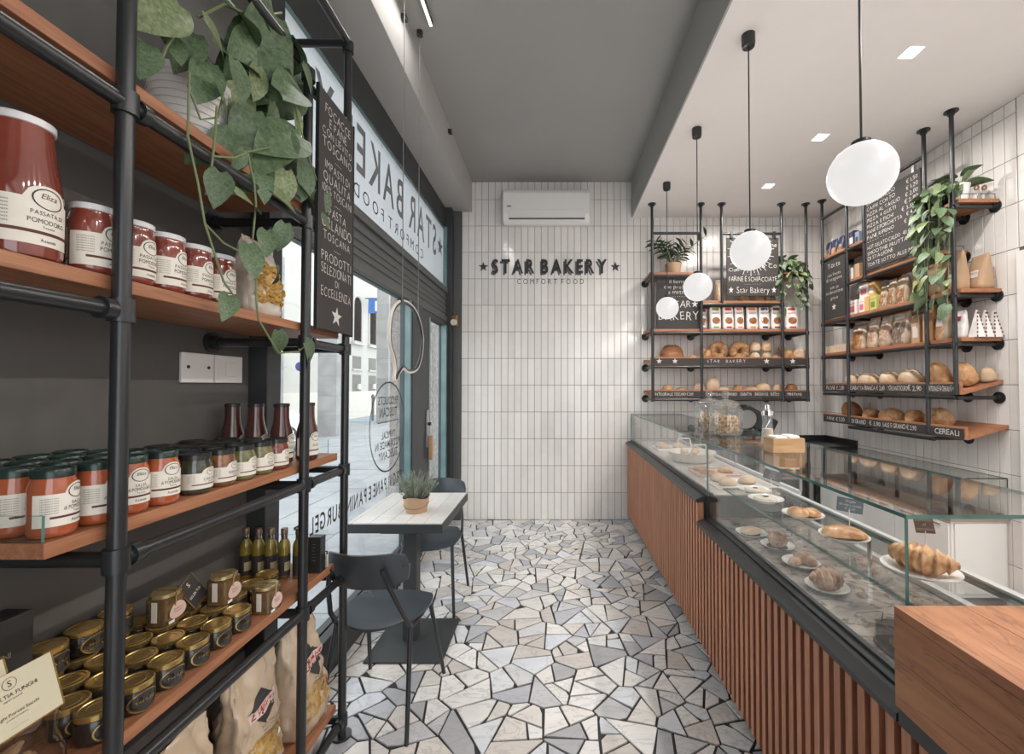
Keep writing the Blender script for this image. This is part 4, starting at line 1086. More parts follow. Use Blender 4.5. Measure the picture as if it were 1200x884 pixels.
# leaves read from the photograph: px, py of the stalk end, length in px, image angle (0 right, 90 down), plane x
LV = [(240, 22, 62, 55, -.93), (172, 52, 34, 100, -.96), (250, 92, 60, 62, -.92), (275, 70, 52, 70, -.93), (322, 18, 62, 105, -.93), (302, 78, 44, 85, -.95), (328, 108, 46, -15, -.90),
      (318, 120, 46, 85, -.93), (352, 160, 40, 175, -.90), (258, 202, 34, 95, -.90), (276, 226, 46, 25, -.90), (318, 222, 52, 35, -.90), (286, 176, 30, 110, -.91),
      (292, 286, 36, 75, -.90), (324, 314, 22, 70, -.90), (326, 388, 30, 80, -.90), (357, 402, 42, 62, -.90), (268, 346, 22, 85, -.90), (376, 252, 32, 65, -.90),
      (340, 40, 50, 60, -.91), (355, 75, 44, 65, -.90), (210, 6, 46, 150, -.95), (228, 40, 40, 120, -.97), (270, 8, 60, 35, -.94), (300, 10, 52, 60, -.95), (356, 190, 44, 80, -.91),
      (330, 150, 44, 120, -.93), (296, 130, 46, 100, -.95), (310, 170, 40, 60, -.94), (335, 200, 40, 95, -.92), (346, 128, 46, 75, -.91), (232, 60, 34, 30, -.97), (285, 40, 52, 90, -.96),
      (312, 40, 50, 130, -.95), (305, 205, 30, 70, -.92), (350, 215, 42, 50, -.91), (334, 262, 30, 100, -.91), (312, 270, 24, 80, -.91), (380, 225, 34, 110, -.90), (246, 75, 40, 100, -.96),
      (262, 60, 48, 20, -.97), (198, 40, 34, 60, -.98), (290, 110, 50, 140, -.98), (322, 75, 50, 160, -.98), (340, 170, 46, 150, -.97), (300, 150, 44, 40, -.99), (345, 95, 40, 110, -.96)]
vines = []
for i in range(12):
    a_ = rl.uniform(0, 2 * PI); k_ = math.sqrt(rl.random())
    LV.append((292 + 62 * k_ * math.cos(a_), 110 + 95 * k_ * math.sin(a_), rl.uniform(34, 52), rl.uniform(40, 140), rl.uniform(-1.03, -0.95)))
for i, (px, py, ln, an, X) in enumerate(LV):
    a = at_x(px, py, X); b = at_x(px + ln * math.cos(R(an)), py + ln * math.sin(R(an)), X + rl.uniform(-0.02, 0.05))
    d = b - a
    pr_ = rl.choice(lp if rl.random() < 0.8 else lp2)
    # turn the upper face to the room
    o = put_leaf(pr_, pt, a, d, d.length * rl.uniform(0.85, 1.05), 0.0)
    ex = d.normalized(); up_ = Vector((1.0, rl.uniform(-1.0, 0.1), rl.uniform(0.2, 1.0))); ez = (up_ - ex * up_.dot(ex)).normalized(); ey = ez.cross(ex)
    o.rotation_euler = Matrix((ex, ey, ez)).transposed().to_euler()
    vines.append(a)
# trailing stems
def vine(pix, X, r=0.0028):
    pts = [at_x(px, py, X) for px, py in pix]; MB().tube(pts, r, 6).build('vine', STEM, pt, smooth=True)
vine([(222, 85), (221, 120), (220, 160), (232, 215), (240, 262), (262, 330), (278, 352)], -.905)
vine([(240, 262), (262, 285), (292, 300), (312, 308)], -.905)
vine([(300, 310), (300, 350), (303, 375), (318, 400), (327, 414), (350, 412), (360, 404)], -.903)
vine([(205, 0), (212, 30), (195, 55), (188, 72)], -.96, 0.0035)
vine([(254, 125), (252, 160), (248, 195), (255, 205)], -.91)
vine([(248, 183), (275, 185), (290, 178), (320, 172), (335, 160)], -.91)
vine([(290, 178), (298, 215), (300, 240), (296, 280)], -.91)
vine([(220, 100), (235, 140), (255, 138), (262, 110)], -.92)
vine([(345, 120), (352, 150), (362, 185), (378, 230)], -.905)
vine([(232, 20), (262, 5), (300, 20), (330, 15)], -.95, 0.004)
# ================================================================== TABLE, CHAIRS
tb = thing('cafe_table', 'square cafe table with white tiled top and black pedestal by the window', 'table', (-0.87, 2.60, 0))
TX0, TX1, TY0, TY1 = -1.185, -0.637, 2.43, 3.125
MB().box((TX0, TY0, 0.692), (TX1, TY1, 0.742)).build('top_frame', FRAME, tb, bevel=0.002)
TT = mat('table_tile', (222, 219, 216), 0.16, rand=0.05, bump=0.08, bscale=10)
for a in range(6):
    for (y0, y1) in ((2.432, 2.565), (2.565, 2.87), (2.87, 3.123)):
        x1 = TX1 - 0.004 - a * 0.102; x0 = max(TX0 + 0.004, x1 - 0.102)
        if x1 - x0 > 0.015: MB().box((x0 + 0.0016, y0 + 0.0016, 0.742), (x1 - 0.0016, y1 - 0.0016, 0.75)).build('tile', TT, tb, bevel=0.0012)
MB().box((-0.905, 2.56, 0.012), (-0.825, 2.64, 0.692)).build('column', FRAME, tb, bevel=0.004)
MB().box((-1.055, 2.37, 0.002), (-0.62, 2.815, 0.012)).build('base_plate', FRAME, tb, bevel=0.003)
MB().box((-1.0, 2.46, 0.68), (-0.73, 2.74, 0.692)).build('support_plate', FRAME, tb)

CHAIRM = mat('blue_black_shell', (62, 68, 74), 0.32, vary=0.06, spec=0.5)
def chair(label):
    t = thing('cafe_chair', label, 'chair')
    def sf(u, v, dz=0.0):
        s_ = (u - 0.5) * 2; f = (v - 0.5) * 2
        w_ = 0.215 * (0.93 + 0.07 * f)
        # rounded outline
        k_ = 1 - 0.0
        x = s_ * w_ * math.sqrt(1 - 0.42 * f * f); y = f * 0.205 * math.sqrt(1 - 0.42 * s_ * s_)
        z = 0.452 + 0.012 * s_ * s_ - 0.018 * max(0, f - 0.4) + 0.02 * max(0, -f - 0.55)
        return (x, y, z + dz)
    m = MB(); n = 14
    m.grid(lambda u, v: sf(u, v), n, n); m.grid(lambda u, v: sf(1 - u, v, -0.012), n, n)
    rim = [(i / n, 0) for i in range(n)] + [(1, i / n) for i in range(n)] + [(1 - i / n, 1) for i in range(n)] + [(0, 1 - i / n) for i in range(n)]
    for i in range(len(rim)):
        a, b = rim[i], rim[(i + 1) % len(rim)]
        m.add([sf(*a), sf(*b), sf(*b, -0.012), sf(*a, -0.012)], [(3, 2, 1, 0)])
    m.build('seat', CHAIRM, t, smooth=True, ang=50)
    def bf(u, v, d=0.0):
        s_ = (u - 0.5) * 2
        w_ = 0.197 * (1 - 0.06 * abs(v - 0.5) * 2) * (1.0 if 0.02 < v < 0.98 else 0.97)
        zc = 0.655 + v * 0.155 - 0.018 * abs(s_) ** 5 * (1 if v > 0.5 else -1)
        return (s_ * w_, -0.255 + 0.075 * s_ * s_ - 0.03 * v + d, zc)
    m = MB()
    m.grid(lambda u, v: bf(u, v), 18, 6); m.grid(lambda u, v: bf(1 - u, v, 0.011), 18, 6)
    rim = [(i / 18, 0) for i in range(18)] + [(1, i / 6) for i in range(6)] + [(1 - i / 18, 1) for i in range(18)] + [(0, 1 - i / 6) for i in range(6)]
    for i in range(len(rim)):
        a, b = rim[i], rim[(i + 1) % len(rim)]
        m.add([bf(*a), bf(*b), bf(*b, 0.011), bf(*a, 0.011)], [(0, 1, 2, 3)])
    m.build('backrest', CHAIRM, t, smooth=True, ang=50)
    for sx in (-1, 1):
        MB().tube([(sx * 0.165, 0.12, 0.437), (sx * 0.205, 0.225, 0.0)], [0.0115, 0.0095], 10).build('leg', BLACK, t, smooth=True)
        MB().tube([(sx * 0.175, -0.135, 0.437), (sx * 0.205, -0.235, 0.0)], [0.0115, 0.0095], 10).build('leg', BLACK, t, smooth=True)
        MB().tube([(sx * 0.165, 0.13, 0.434), (sx * 0.178, 0.0, 0.434), (sx * 0.175, -0.14, 0.437)], 0.009, 8).build('seat_rail', BLACK, t, smooth=True)
        MB().tube([(sx * 0.178, -0.13, 0.437), (sx * 0.17, -0.19, 0.52), (sx * 0.14, -0.255, 0.66), (sx * 0.115, -0.282, 0.755)], 0.0105, 10).build('back_support', BLACK, t, smooth=True)
        MB().lathe([(0.007, 0), (0.006, 0.003), (0, 0.004)], 10, (sx * 0.12, 0.08, 0.4525)).build('screw', CHROME, t, smooth=True)
        MB().tube([(sx * 0.115, -0.2505, 0.69), (sx * 0.115, -0.246, 0.69)], 0.006, 8).build('screw', CHROME, t, smooth=True)
    return t
c1 = chair('dark metal chair at the tiled table, next to the pipe shelf'); c1.location = (-0.815, 2.095, 0.0); c1.rotation_euler = (0, 0, R(-5))
c2 = copy_tree(c1); c2.location = (-0.87, 3.06, 0.0); c2.rotation_euler = (0, 0, PI); c2['label'] = 'dark metal chair at the tiled table, next to the tiled back wall'
for c in (c1, c2): c['group'] = 'cafe chairs at the tiled table'

# ---- rosemary in a paper wrapped pot
pl = thing('potted_rosemary', 'bushy grey green rosemary in a kraft paper wrapped pot on the tiled table', 'plant', (-0.86, 2.66, 0.7505))
q = pl.location
def wrap(u, v):
    a = 2 * PI * u; r_ = 0.062 + 0.018 * v + 0.005 * noise.noise(Vector((math.cos(a) * 3, math.sin(a) * 3, v * 4)))
    return (q.x + r_ * math.cos(a), q.y + r_ * math.sin(a), q.z + v * (0.095 + 0.008 * math.sin(3 * a)))
MB().grid(wrap, 40, 8).lathe([(0.058, 0), (0.0, 0)], 24, q, cap=False).build('paper_wrap', KRAFT, pl, smooth=True)
MB().tube([(q.x + 0.074 * math.cos(a), q.y + 0.074 * math.sin(a), q.z + 0.05 + 0.02 * math.sin(a)) for a in [2 * PI * i / 24 for i in range(24)]], 0.0025, 6, closed=True).build('twine', mat('twine', (150, 120, 92), 0.8), pl)
MB().lathe([(0.07, 0.082), (0.03, 0.088), (0, 0.09)], 16, q).build('soil', SOIL, pl)
HERB = mat('rosemary_needles', (152, 158, 142), 0.7, rgb2=(108, 116, 100), vscale=30)
fo = MB(); rr = random.Random(12)
for i in range(150):
    a = rr.uniform(0, 2 * PI); k_ = math.sqrt(rr.random()); b = q + Vector((0.055 * k_ * math.cos(a), 0.055 * k_ * math.sin(a), 0.085))
    L_ = rr.uniform(0.09, 0.17) * (1.15 - 0.35 * k_); tp = b + Vector((0.075 * k_ * math.cos(a) + rr.uniform(-.02, .02), 0.075 * k_ * math.sin(a) + rr.uniform(-.02, .02), L_))
    fo.tube([b, (b + tp) / 2 + Vector((rr.uniform(-.008, .008), rr.uniform(-.008, .008), 0)), tp], 0.0012, 3, caps=False)
    for j in range(12):
        t_ = 0.25 + 0.75 * j / 12; p = b.lerp(tp, t_); a2 = rr.uniform(0, 2 * PI)
        d = Vector((math.cos(a2), math.sin(a2), 0.9)) * rr.uniform(0.010, 0.017); s_ = Vector((-math.sin(a2), math.cos(a2), 0)) * 0.0019
        fo.add([p - s_, p + s_, p + d], [(0, 1, 2)])
tag(fo.build('needles', HERB, pl), kind='stuff')

# ================================================================== SPEECH BUBBLE LIGHT
sb = thing('speech_bubble_light', 'speech bubble shaped ring light hanging on two cords before the window', 'lamp', (-0.9, 2.6, 1.6))
TUBE = mat('neon_tube_off', (226, 216, 206), 0.35)
bub = [(456, 395), (457, 375), (461, 361), (467, 354), (474, 353), (482, 358), (489, 369), (494, 388), (495, 405), (493, 420), (489, 432), (483, 436), (477, 436), (472, 432), (466, 440), (463.5, 446), (462, 444), (463, 432), (461, 418), (457.5, 407)]
def catm(P, n=4):
    out = []
    for i in range(len(P)):
        p0, p1, p2, p3 = (Vector(P[(i + k) % len(P)]) for k in (-1, 0, 1, 2))
        for j in range(n):
            t = j / n; out.append(0.5 * ((2 * p1) + (p2 - p0) * t + (2 * p0 - 5 * p1 + 4 * p2 - p3) * t * t + (3 * p1 - p0 - 3 * p2 + p3) * t ** 3))
    return out
bp = [at_x(px, py, -0.9) for px, py in catm([(a, b) for a, b in bub])]
MB().tube(bp, 0.0085, 10, closed=True).build('tube', TUBE, sb, smooth=True)
bcen = sum(bp, Vector()) / len(bp)
MB().tube([p + (bcen - p).normalized() * 0.010 for p in bp], 0.0095, 8, closed=True).build('tube_backing', BLACK, sb, smooth=True)
for px in (471.5, 490):
    b = at_x(px, 354 if px < 480 else 372, -0.9); MB().tube([b, (b.x, b.y, ZG)], 0.0022, 6).build('cord', mat('grey_cord', (120, 118, 116), 0.6), sb)
    MB().lathe([(0.02, -0.03), (0.02, 0), (0, 0)], 12, (b.x, b.y, ZG)).build('ceiling_rose', BLACK, sb, smooth=True)
hd = at_x(469, 354, -0.9); MB().box((hd.x - 0.012, hd.y - 0.012, hd.z - 0.005), (hd.x + 0.012, hd.y + 0.03, hd.z + 0.018)).build('clamp', BLACK, sb)
# slim light strip on the grey ceiling
ls = thing('light_strip', 'slim white light strip on the grey ceiling beside the beam', 'lamp', (-0.80, 1.95, ZG))
MB().box((-0.815, 1.2, ZG - 0.03), (-0.79, 2.72, ZG)).build('profile', FRAME2, ls, bevel=0.002)
MB().box((-0.812, 1.2, ZG - 0.034), (-0.793, 2.72, ZG - 0.03)).build('diffuser', mat('strip_glow', (250, 246, 240), 0.5, emit=1.0), ls)
ld = bpy.data.lights.new('strip_beam', 'AREA'); ld.shape = 'RECTANGLE'; ld.size = 0.03; ld.size_y = 1.5; ld.energy = 5; ld.color = (1, 0.97, 0.94); ld.spread = R(175)
lo_ = bpy.data.objects.new('strip_beam', ld); col.objects.link(lo_); lo_.parent = ls; lo_.location = (-0.0025, 0.01, -0.036)
for i, (x, y, z) in enumerate(((-0.955, 2.62, 3.84), (-0.955, 3.78, 3.82))):
    MB().box((x, y - 0.02, z - 0.03), (x + 0.03, y + 0.02, z)).build('beam_clip', BLACK, beam)

# ================================================================== AIR CONDITIONER, WALL SIGN
ac = thing('air_conditioner', 'white wall mounted air conditioner above the wall lettering', 'air conditioner', (-0.1, YB - 0.01, 3.35))
AX0, AX1, AZ0, AZ1 = -0.582, 0.39, 3.335, 3.715
pf = [(YB - 0.011, AZ0 + 0.03), (YB - 0.13, AZ0), (YB - 0.185, AZ0 + 0.035), (YB - 0.21, AZ0 + 0.10), (YB - 0.215, AZ1 - 0.05), (YB - 0.20, AZ1 - 0.01), (YB - 0.18, AZ1), (YB - 0.011, AZ1)]
n = len(pf)
MB().add([(AX0, y, z) for y, z in pf] + [(AX1, y, z) for y, z in pf], [tuple(range(n - 1, -1, -1)), tuple(range(n, 2 * n))] + [(i, (i + 1) % n, (i + 1) % n + n, i + n) for i in range(n)]).build('housing', WHITE, ac, bevel=0.012)
MB().box((AX0 + 0.07, YB - 0.217, AZ0 + 0.055), (AX1 - 0.06, YB - 0.20, AZ0 + 0.145)).build('louvre', WHITE, ac, bevel=0.004)
MB().box((AX0 + 0.07, YB - 0.205, AZ0 + 0.043), (AX1 - 0.06, YB - 0.19, AZ0 + 0.053)).build('air_slot', FRAME2, ac)
MB().box((AX0 + 0.05, YB - 0.2175, AZ0 + 0.175), (AX0 + 0.095, YB - 0.2155, AZ0 + 0.187)).build('badge', FRAME2, ac)
sg = thing('wall_sign', 'black raised STAR BAKERY COMFORT FOOD lettering with stars on the tiled wall', 'sign', (0, YB - 0.012, 2.65))
yw = YB - 0.0095
SIGNM = mat('sign_black', (50, 51, 52), 0.4)
ls_ = at_y(577, 321, yw); rs_ = at_y(711, 321, yw)
cx = (ls_.x + rs_.x) / 2; h = at_y(600, 305, yw).z - at_y(600, 320.5, yw).z
m = MB(); lo, w0 = layout('STAR BAKERY', h, 0.8, bold=0.02, gap=0.27)
kk = (rs_.x - ls_.x) / w0
_, wS = layout('STAR ', h, 0.8 * kk, bold=0.02, gap=0.27 * kk); _, wA = layout('STAR', h, 0.8 * kk, bold=0.02, gap=0.27 * kk); _, wB = layout('BAKERY', h, 0.8 * kk, bold=0.02, gap=0.27 * kk)
for wd, xc in (('STAR', ls_.x + wA / 2), ('BAKERY', rs_.x - wB / 2)):
    word = MB(); solid_text(word, wd, (xc, yw, ls_.z + 0.008), (1, 0, 0), (0, 0, 1), (0, -1, 0), h, 0.012, cond=0.8 * kk, bold=0.02, gap=0.27 * kk)
    word.build('letters', SIGNM, sg)
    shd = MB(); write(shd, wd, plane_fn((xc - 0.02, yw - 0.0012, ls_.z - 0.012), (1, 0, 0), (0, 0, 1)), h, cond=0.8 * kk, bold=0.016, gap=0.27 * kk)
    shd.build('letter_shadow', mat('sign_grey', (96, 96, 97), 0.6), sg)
for px in (566.5, 721):
    c = at_y(px, 313, yw); p = star_poly(0, 0, 0.056); n = len(p)
    MB().add([(c.x + x, yw, c.z + z) for x, z in p] + [(c.x + x, yw - 0.01, c.z + z) for x, z in p], [tuple(range(n, 2 * n)), ] + [(i, (i + 1) % n, (i + 1) % n + n, i + n) for i in range(n)]).build('star', SIGNM, sg)
l2 = at_y(606, 333, yw); r2 = at_y(684, 333, yw); m = MB()
write(m, 'COMFORT FOOD', plane_fn(((l2.x + r2.x) / 2, yw - 0.001, l2.z), (1, 0, 0), (0, 0, 1)), 0.058, gap=0.62, bold=-0.004, maxw=r2.x - l2.x)
m.build('small_letters', SIGNM, sg)

# ================================================================== PENDANTS, DOWNLIGHTS
GLOBE = mat('opal_globe_lit', (64, 64, 64), 0.4, emit=0.44, emit_rgb=(255, 252, 250))
def pendant(y, label):
    t = thing('globe_pendant', label, 'pendant lamp', (1.07, y, ZW), 0, 'row of globe pendants over the counter')
    z = 2.268
    prof = [(0.105 * math.sin(PI * i / 16), z - 0.105 * math.cos(PI * i / 16)) for i in range(17)]
    MB().lathe(prof, 32, (1.07, y, 0), cap=False).build('globe', GLOBE, t, smooth=True, ang=180)
    MB().tube([(1.07, y, z + 0.10), (1.07, y, ZW - 0.05)], 0.004, 8).build('cord', BLACK, t, smooth=True)
    MB().lathe([(0.006, -0.075), (0.032, -0.068), (0.036, -0.05), (0.036, 0), (0, 0)], 20, (1.07, y, ZW)).build('ceiling_cup', BLACK, t, smooth=True)
    MB().lathe([(0.004, 0.125), (0.03, 0.115), (0.032, 0.093), (0.03, 0.09)], 16, (1.07, y, z)).build('cap', BLACK, t, smooth=True)
    ld = bpy.data.lights.new('globe_light', 'POINT'); ld.energy = 42; ld.shadow_soft_size = 0.109; ld.color = (1, 0.95, 0.9)
    lo_ = bpy.data.objects.new('globe_light', ld); col.objects.link(lo_); lo_.parent = t; lo_.location = (0, 0, z - ZW)
    return t
for y, lb in ((1.475, 'white globe pendant nearest the oak till block, largest of the row'), (2.325, 'white globe pendant in front of the chalkboard on the back wall shelf'), (3.185, 'white globe pendant hanging beside the cookie jars, third along the counter'), (4.05, 'white globe pendant nearest the tiled back wall')):
    pendant(y, lb)
def downlight(x, y, label):
    t = thing('downlight', label, 'downlight', (x, y, ZW), 0, 'square downlights in the white ceiling')
    MB().box((x - 0.05, y - 0.05, ZW - 0.004), (x + 0.05, y + 0.05, ZW)).build('trim', WHITE, t, bevel=0.001)
    MB().box((x - 0.042, y - 0.042, ZW - 0.0055), (x + 0.042, y + 0.042, ZW - 0.004)).build('lens', mat('downlight_glow', (255, 250, 244), 0.5, emit=3.0), t)
    ld = bpy.data.lights.new('downlight_beam', 'AREA'); ld.shape = 'SQUARE'; ld.size = 0.09; ld.energy = DL_W; ld.color = (1, 0.95, 0.9); ld.spread = R(170)
    lo_ = bpy.data.objects.new('downlight_beam', ld); col.objects.link(lo_); lo_.parent = t; lo_.location = (0, 0, -0.008)
    return t
DL_W = 10
for i, (y, lb) in enumerate(((4.106, 'square downlight nearest the back wall in the white ceiling'), (3.292, 'middle square downlight above the service aisle'), (2.445, 'square downlight over the oak till in the white ceiling'), (1.60, 'unseen added square downlight behind the till position'), (0.76, 'unseen added square downlight over the near side of the room'), (-0.1, 'unseen added square downlight level with the camera'), (-0.95, 'last unseen added downlight, towards the open end wall'))):
    downlight(2.07, y, lb)  # the last four are out of view, added to brighten the room
# ================================================================== SERVICE COUNTER
XC = 0.813                                   # face of the slats
YK = 2.45                                    # step between the high and the low part
ct = thing('service_counter', 'long service counter clad in upright reddish oak slats', 'counter', (1.1, 2.6, 0))
DARK = mat('dark_carcass', (40, 37, 36), 0.7)
MB().box((0.852, 0.25, 0.09), (1.38, YK, 0.735)).build('carcass', DARK, ct)
MB().box((0.852, YK, 0.09), (1.38, YB - 0.012, 0.862)).build('carcass', DARK, ct)
MB().box((0.93, 0.25, 0.001), (1.36, YB - 0.012, 0.09)).build('plinth', DARK, ct)
pit = 0.0488
s_hi = MB().box((0, -0.0135, 0.088), (0.040, 0.0135, 0.861)).build('slat', SLAT, ct, bevel=0.0015)
s_lo = MB().box((0, -0.0135, 0.088), (0.040, 0.0135, 0.732)).build('slat', SLAT, ct, bevel=0.0015)
off = ct.location.copy()
n_hi = int((YB - 0.03 - YK) / pit)
for i in range(n_hi):
    o = s_hi if i == 0 else dup(s_hi, ct)
    o.location = (XC - off.x, YK + 0.02 + i * pit - off.y, 0) if i else (XC - off.x, YK + 0.02 - off.y, 0)
for v in list(s_hi.data.vertices) + list(s_lo.data.vertices): v.co += off
for i in range(int((YK - 0.02 - 0.25) / pit)):
    o = s_lo if i == 0 else dup(s_lo, ct)
    o.location = (XC - off.x, YK - 0.03 - i * pit - off.y, 0)
# black profiles along the front
RAIL = mat('black_rail', (56, 57, 57), 0.4, 0.2)
for (y0, y1, z) in ((YK, YB - 0.012, 0.862), (1.025, YK, 0.735)):
    p = [(XC - 0.006, z), (XC + 0.055, z), (0.905, z + 0.004), (0.905, z + 0.052), (0.888, z + 0.052), (0.888, z + 0.042), (0.862, z + 0.042), (0.862, z + 0.034), (XC + 0.03, z + 0.034), (XC - 0.006, z + 0.018)]
    n = len(p)
    MB().add([(x, y0, zz) for x, zz in p] + [(x, y1, zz) for x, zz in p], [tuple(range(n)), tuple(range(2 * n - 1, n - 1, -1))] + [(i, i + n, (i + 1) % n + n, (i + 1) % n) for i in range(n)]).build('front_rail', RAIL, ct)
MB().box((0.86, YK - 0.006, 0.735), (1.38, YK, 0.90)).build('step_panel', RAIL, ct)
MB().box((XC - 0.004, 0.25, 0.733), (0.9, 1.02, 0.775)).build('black_batten', RAIL, ct)

# ---- glass display case standing on it
dc = thing('display_case', 'long glass pastry display case with teal glass edges on the slatted counter', 'display case', (1.13, 2.9, 0.79))
DECK = mat('grey_marble_deck', (172, 164, 156), 0.1, rgb2=(128, 120, 113), vscale=5, stretch=(1, 1.6, 1), coat=0.3, vein=(7.0, 0.8, (70, 64, 60), 0.05))
PALE = mat('pale_stone_deck', (196, 190, 184), 0.2, vary=0.08, vscale=5)
ZD, ZD2, ZT = 0.775, 0.905, 1.20
MB().box((0.885, 1.03, 0.739), (1.378, YK - 0.007, ZD)).build('deck', DECK, dc)
MB().box((0.91, YK + 0.001, 0.866), (1.378, YB - 0.013, ZD2)).build('deck', PALE, dc)
XG0, XG1 = 0.868, 1.41
YE = 1.067
MB().pane((XG0, YE, 0.745), (XG0 + 0.008, YK - 0.001, ZT), 0).build('front_pane', [CASEGLASS, TEAL], dc)
MB().pane((XG0, YK + 0.001, 0.872), (XG0 + 0.008, YB - 0.013, ZT), 0).build('front_pane', [CASEGLASS, TEAL], dc)
MB().pane((XG0, YE - 0.006, ZT), (XG1, YB - 0.013, ZT + 0.01), 2).build('top_pane', [CASEGLASS, TEAL], dc)
MB().pane((XG0 + 0.009, YE, 0.745), (XG1, YE + 0.008, ZT), 1).build('end_pane', [CASEGLASS, TEAL], dc)
MB().pane((XG0 + 0.009, YB - 0.022, ZD2), (XG1, YB - 0.014, ZT), 1).build('end_pane', [CASEGLASS, TEAL], dc)
MB().pane((0.955, 1.09, 0.938), (1.262, YK - 0.01, 0.946), 2).build('glass_shelf', [CASEGLASS, TEAL], dc)
for (a, b) in (((1.264, 1.08, 0.925), (1.29, YK - 0.01, 0.955)), ((1.37, 1.08, 0.775), (1.40, YK - 0.01, 0.80)), ((1.385, YK, 0.905), (1.41, YB - 0.014, 0.93))): MB().box(a, b).build('rear_rail', mat('pale_aluminium', (206, 206, 206), 0.4, 0.3), dc, bevel=0.003)
for y in (1.1, 1.75, YK - 0.03): MB().tube([(1.28, y, ZD), (1.28, y, 0.925)], 0.008, 8).build('shelf_support', CHROME, dc, smooth=True)
for y in (YK - 0.02, 3.3, 4.1, YB - 0.05): MB().box((1.392, y, 0.93), (1.402, y + 0.012, ZT)).build('rear_post', STEEL, dc)

# ---- oak till block
tl = thing('till_block', 'solid oak plank till counter block at the near end of the display case', 'counter', (1.4, 0.6, 0.776))
BX0, BX1, BY0, BY1 = 0.803, 2.1, 0.15, 1.022
zb = 0.776
for i, (z0, z1) in enumerate(((zb, 0.888), (0.8885, 0.986))): MB().box((BX0, BY0, z0), (BX0 + 0.035, BY1, z1)).build('front_plank', TILLWOOD, tl, bevel=0.0012)
for i in range(8):
    x0 = BX0 + i * 0.163
    MB().box((x0 + 0.0004, BY0, 0.9865), (min(BX1, x0 + 0.1626), BY1, 1.008)).build('top_plank', TILLWOOD, tl, bevel=0.001)
MB().box((BX0 + 0.036, BY0 + 0.01, zb), (1.37, BY1 - 0.01, 0.986)).build('core', DARK, tl)
MB().box((1.40, BY0 + 0.01, 0.001), (BX1 - 0.01, BY1 - 0.01, 0.986)).build('base', mat('white_laminate', (214, 210, 206), 0.5), tl)

# ================================================================== BACK COUNTERS
bc = thing('corner_worktop', 'black worktop with raised rim in the corner behind the display case', 'worktop', (2.3, 4.65, 0))
MB().box((1.45, 4.38, 0.87), (XR - 0.012, YB - 0.012, 0.905)).build('top', BLACK, bc, bevel=0.002)
MB().box((1.45, YB - 0.03, 0.905), (XR - 0.012, YB - 0.012, 0.965)).box((XR - 0.03, 4.38, 0.905), (XR - 0.012, YB - 0.03, 0.965)).build('rim', BLACK, bc)
MB().box((1.45, 4.46, 0.02), (2.62, YB - 0.02, 0.56)).build('cupboard', mat('black_laminate', (54, 53, 53), 0.4), bc)
for x in (2.1, 2.61, XR - 0.07): MB().box((x, 4.40, 0.001), (x + 0.04, 4.44, 0.87)).build('leg', STEEL, bc)
MB().box((1.5, 4.42, 0.56), (3.05, YB - 0.02, 0.58)).build('lower_shelf', STEEL, bc)
for i, (x, w_, h, cm, lb) in enumerate(((2.2, 0.16, 0.22, (212, 208, 204), 'pale square container under the corner worktop'), (2.42, 0.12, 0.17, (196, 150, 116), 'brown carton under the corner worktop'), (2.75, 0.22, 0.26, (222, 220, 216), 'tall white tub under the corner worktop'))):
    t = thing('storage_tub', lb, 'container', (x, 4.6, 0.5805)); MB().box((x, 4.5, 0.5805), (x + w_, 4.72, 0.5805 + h)).build('body', mat('tub%d' % i, cm, 0.5), t, bevel=0.008); MB().box((x - 0.005, 4.495, 0.5805 + h), (x + w_ + 0.005, 4.725, 0.5805 + h + 0.012)).build('lid', WHITE, t, bevel=0.004)
rc = thing('back_cabinet', 'low white panelled back counter with a glass top case along the tiled right wall', 'cabinet', (2.9, 3.4, 0))
CX0, CX1, CY0, CY1 = 2.70, XR - 0.012, 2.93, 4.36
MB().box((CX0 + 0.012, CY0 + 0.012, 0.08), (CX1, CY1, 0.60)).build('body', WHITE, rc)
MB().box((CX0 + 0.03, CY0 + 0.03, 0.001), (CX1, CY1, 0.08)).build('plinth', STEEL, rc)
MB().box((CX0 + 0.03, CY0, 0.11), (CX1 - 0.02, CY0 + 0.012, 0.585)).build('end_panel', WHITE, rc, bevel=0.003)
for i in range(3):
    y0 = CY0 + 0.02 + i * 0.475
    dr = MB().box((CX0, y0, 0.11), (CX0 + 0.012, y0 + 0.465, 0.585)).build('door', WHITE, rc, bevel=0.003)
    MB().box((CX0 - 0.006, y0 + 0.06, 0.555), (CX0, y0 + 0.4, 0.562)).build('handle', STEEL, dr)
MB().box((CX0 - 0.005, CY0 - 0.005, 0.60), (CX1, CY1, 0.64)).build('worktop', mat('taupe_worktop', (150, 138, 128), 0.3), rc, bevel=0.002)
MB().pane((CX0 + 0.005, CY0 + 0.01, 0.64), (CX0 + 0.011, CY1 - 0.01, 0.888), 0).build('front_glass', [GLASS, BLACK], rc)
MB().pane((CX0 + 0.012, CY0 + 0.005, 0.64), (CX1, CY0 + 0.011, 0.888), 1).build('end_glass', [GLASS, BLACK], rc)
MB().pane((CX0 + 0.005, CY0 + 0.005, 0.889), (CX1, CY1 - 0.01, 0.895), 2).build('top_glass', [GLASS, BLACK], rc)
for y in (CY0 + 0.012, CY0 + 0.47, CY0 + 0.94, CY1 - 0.03): MB().box((CX0 + 0.012, y, 0.64), (CX0 + 0.03, y + 0.02, 0.888)).build('post', BLACK, rc)
rr = random.Random(44)
SAND = mat('roll_crust', (196, 160, 120), 0.7, rgb2=(160, 112, 74), vscale=20, bump=0.3)

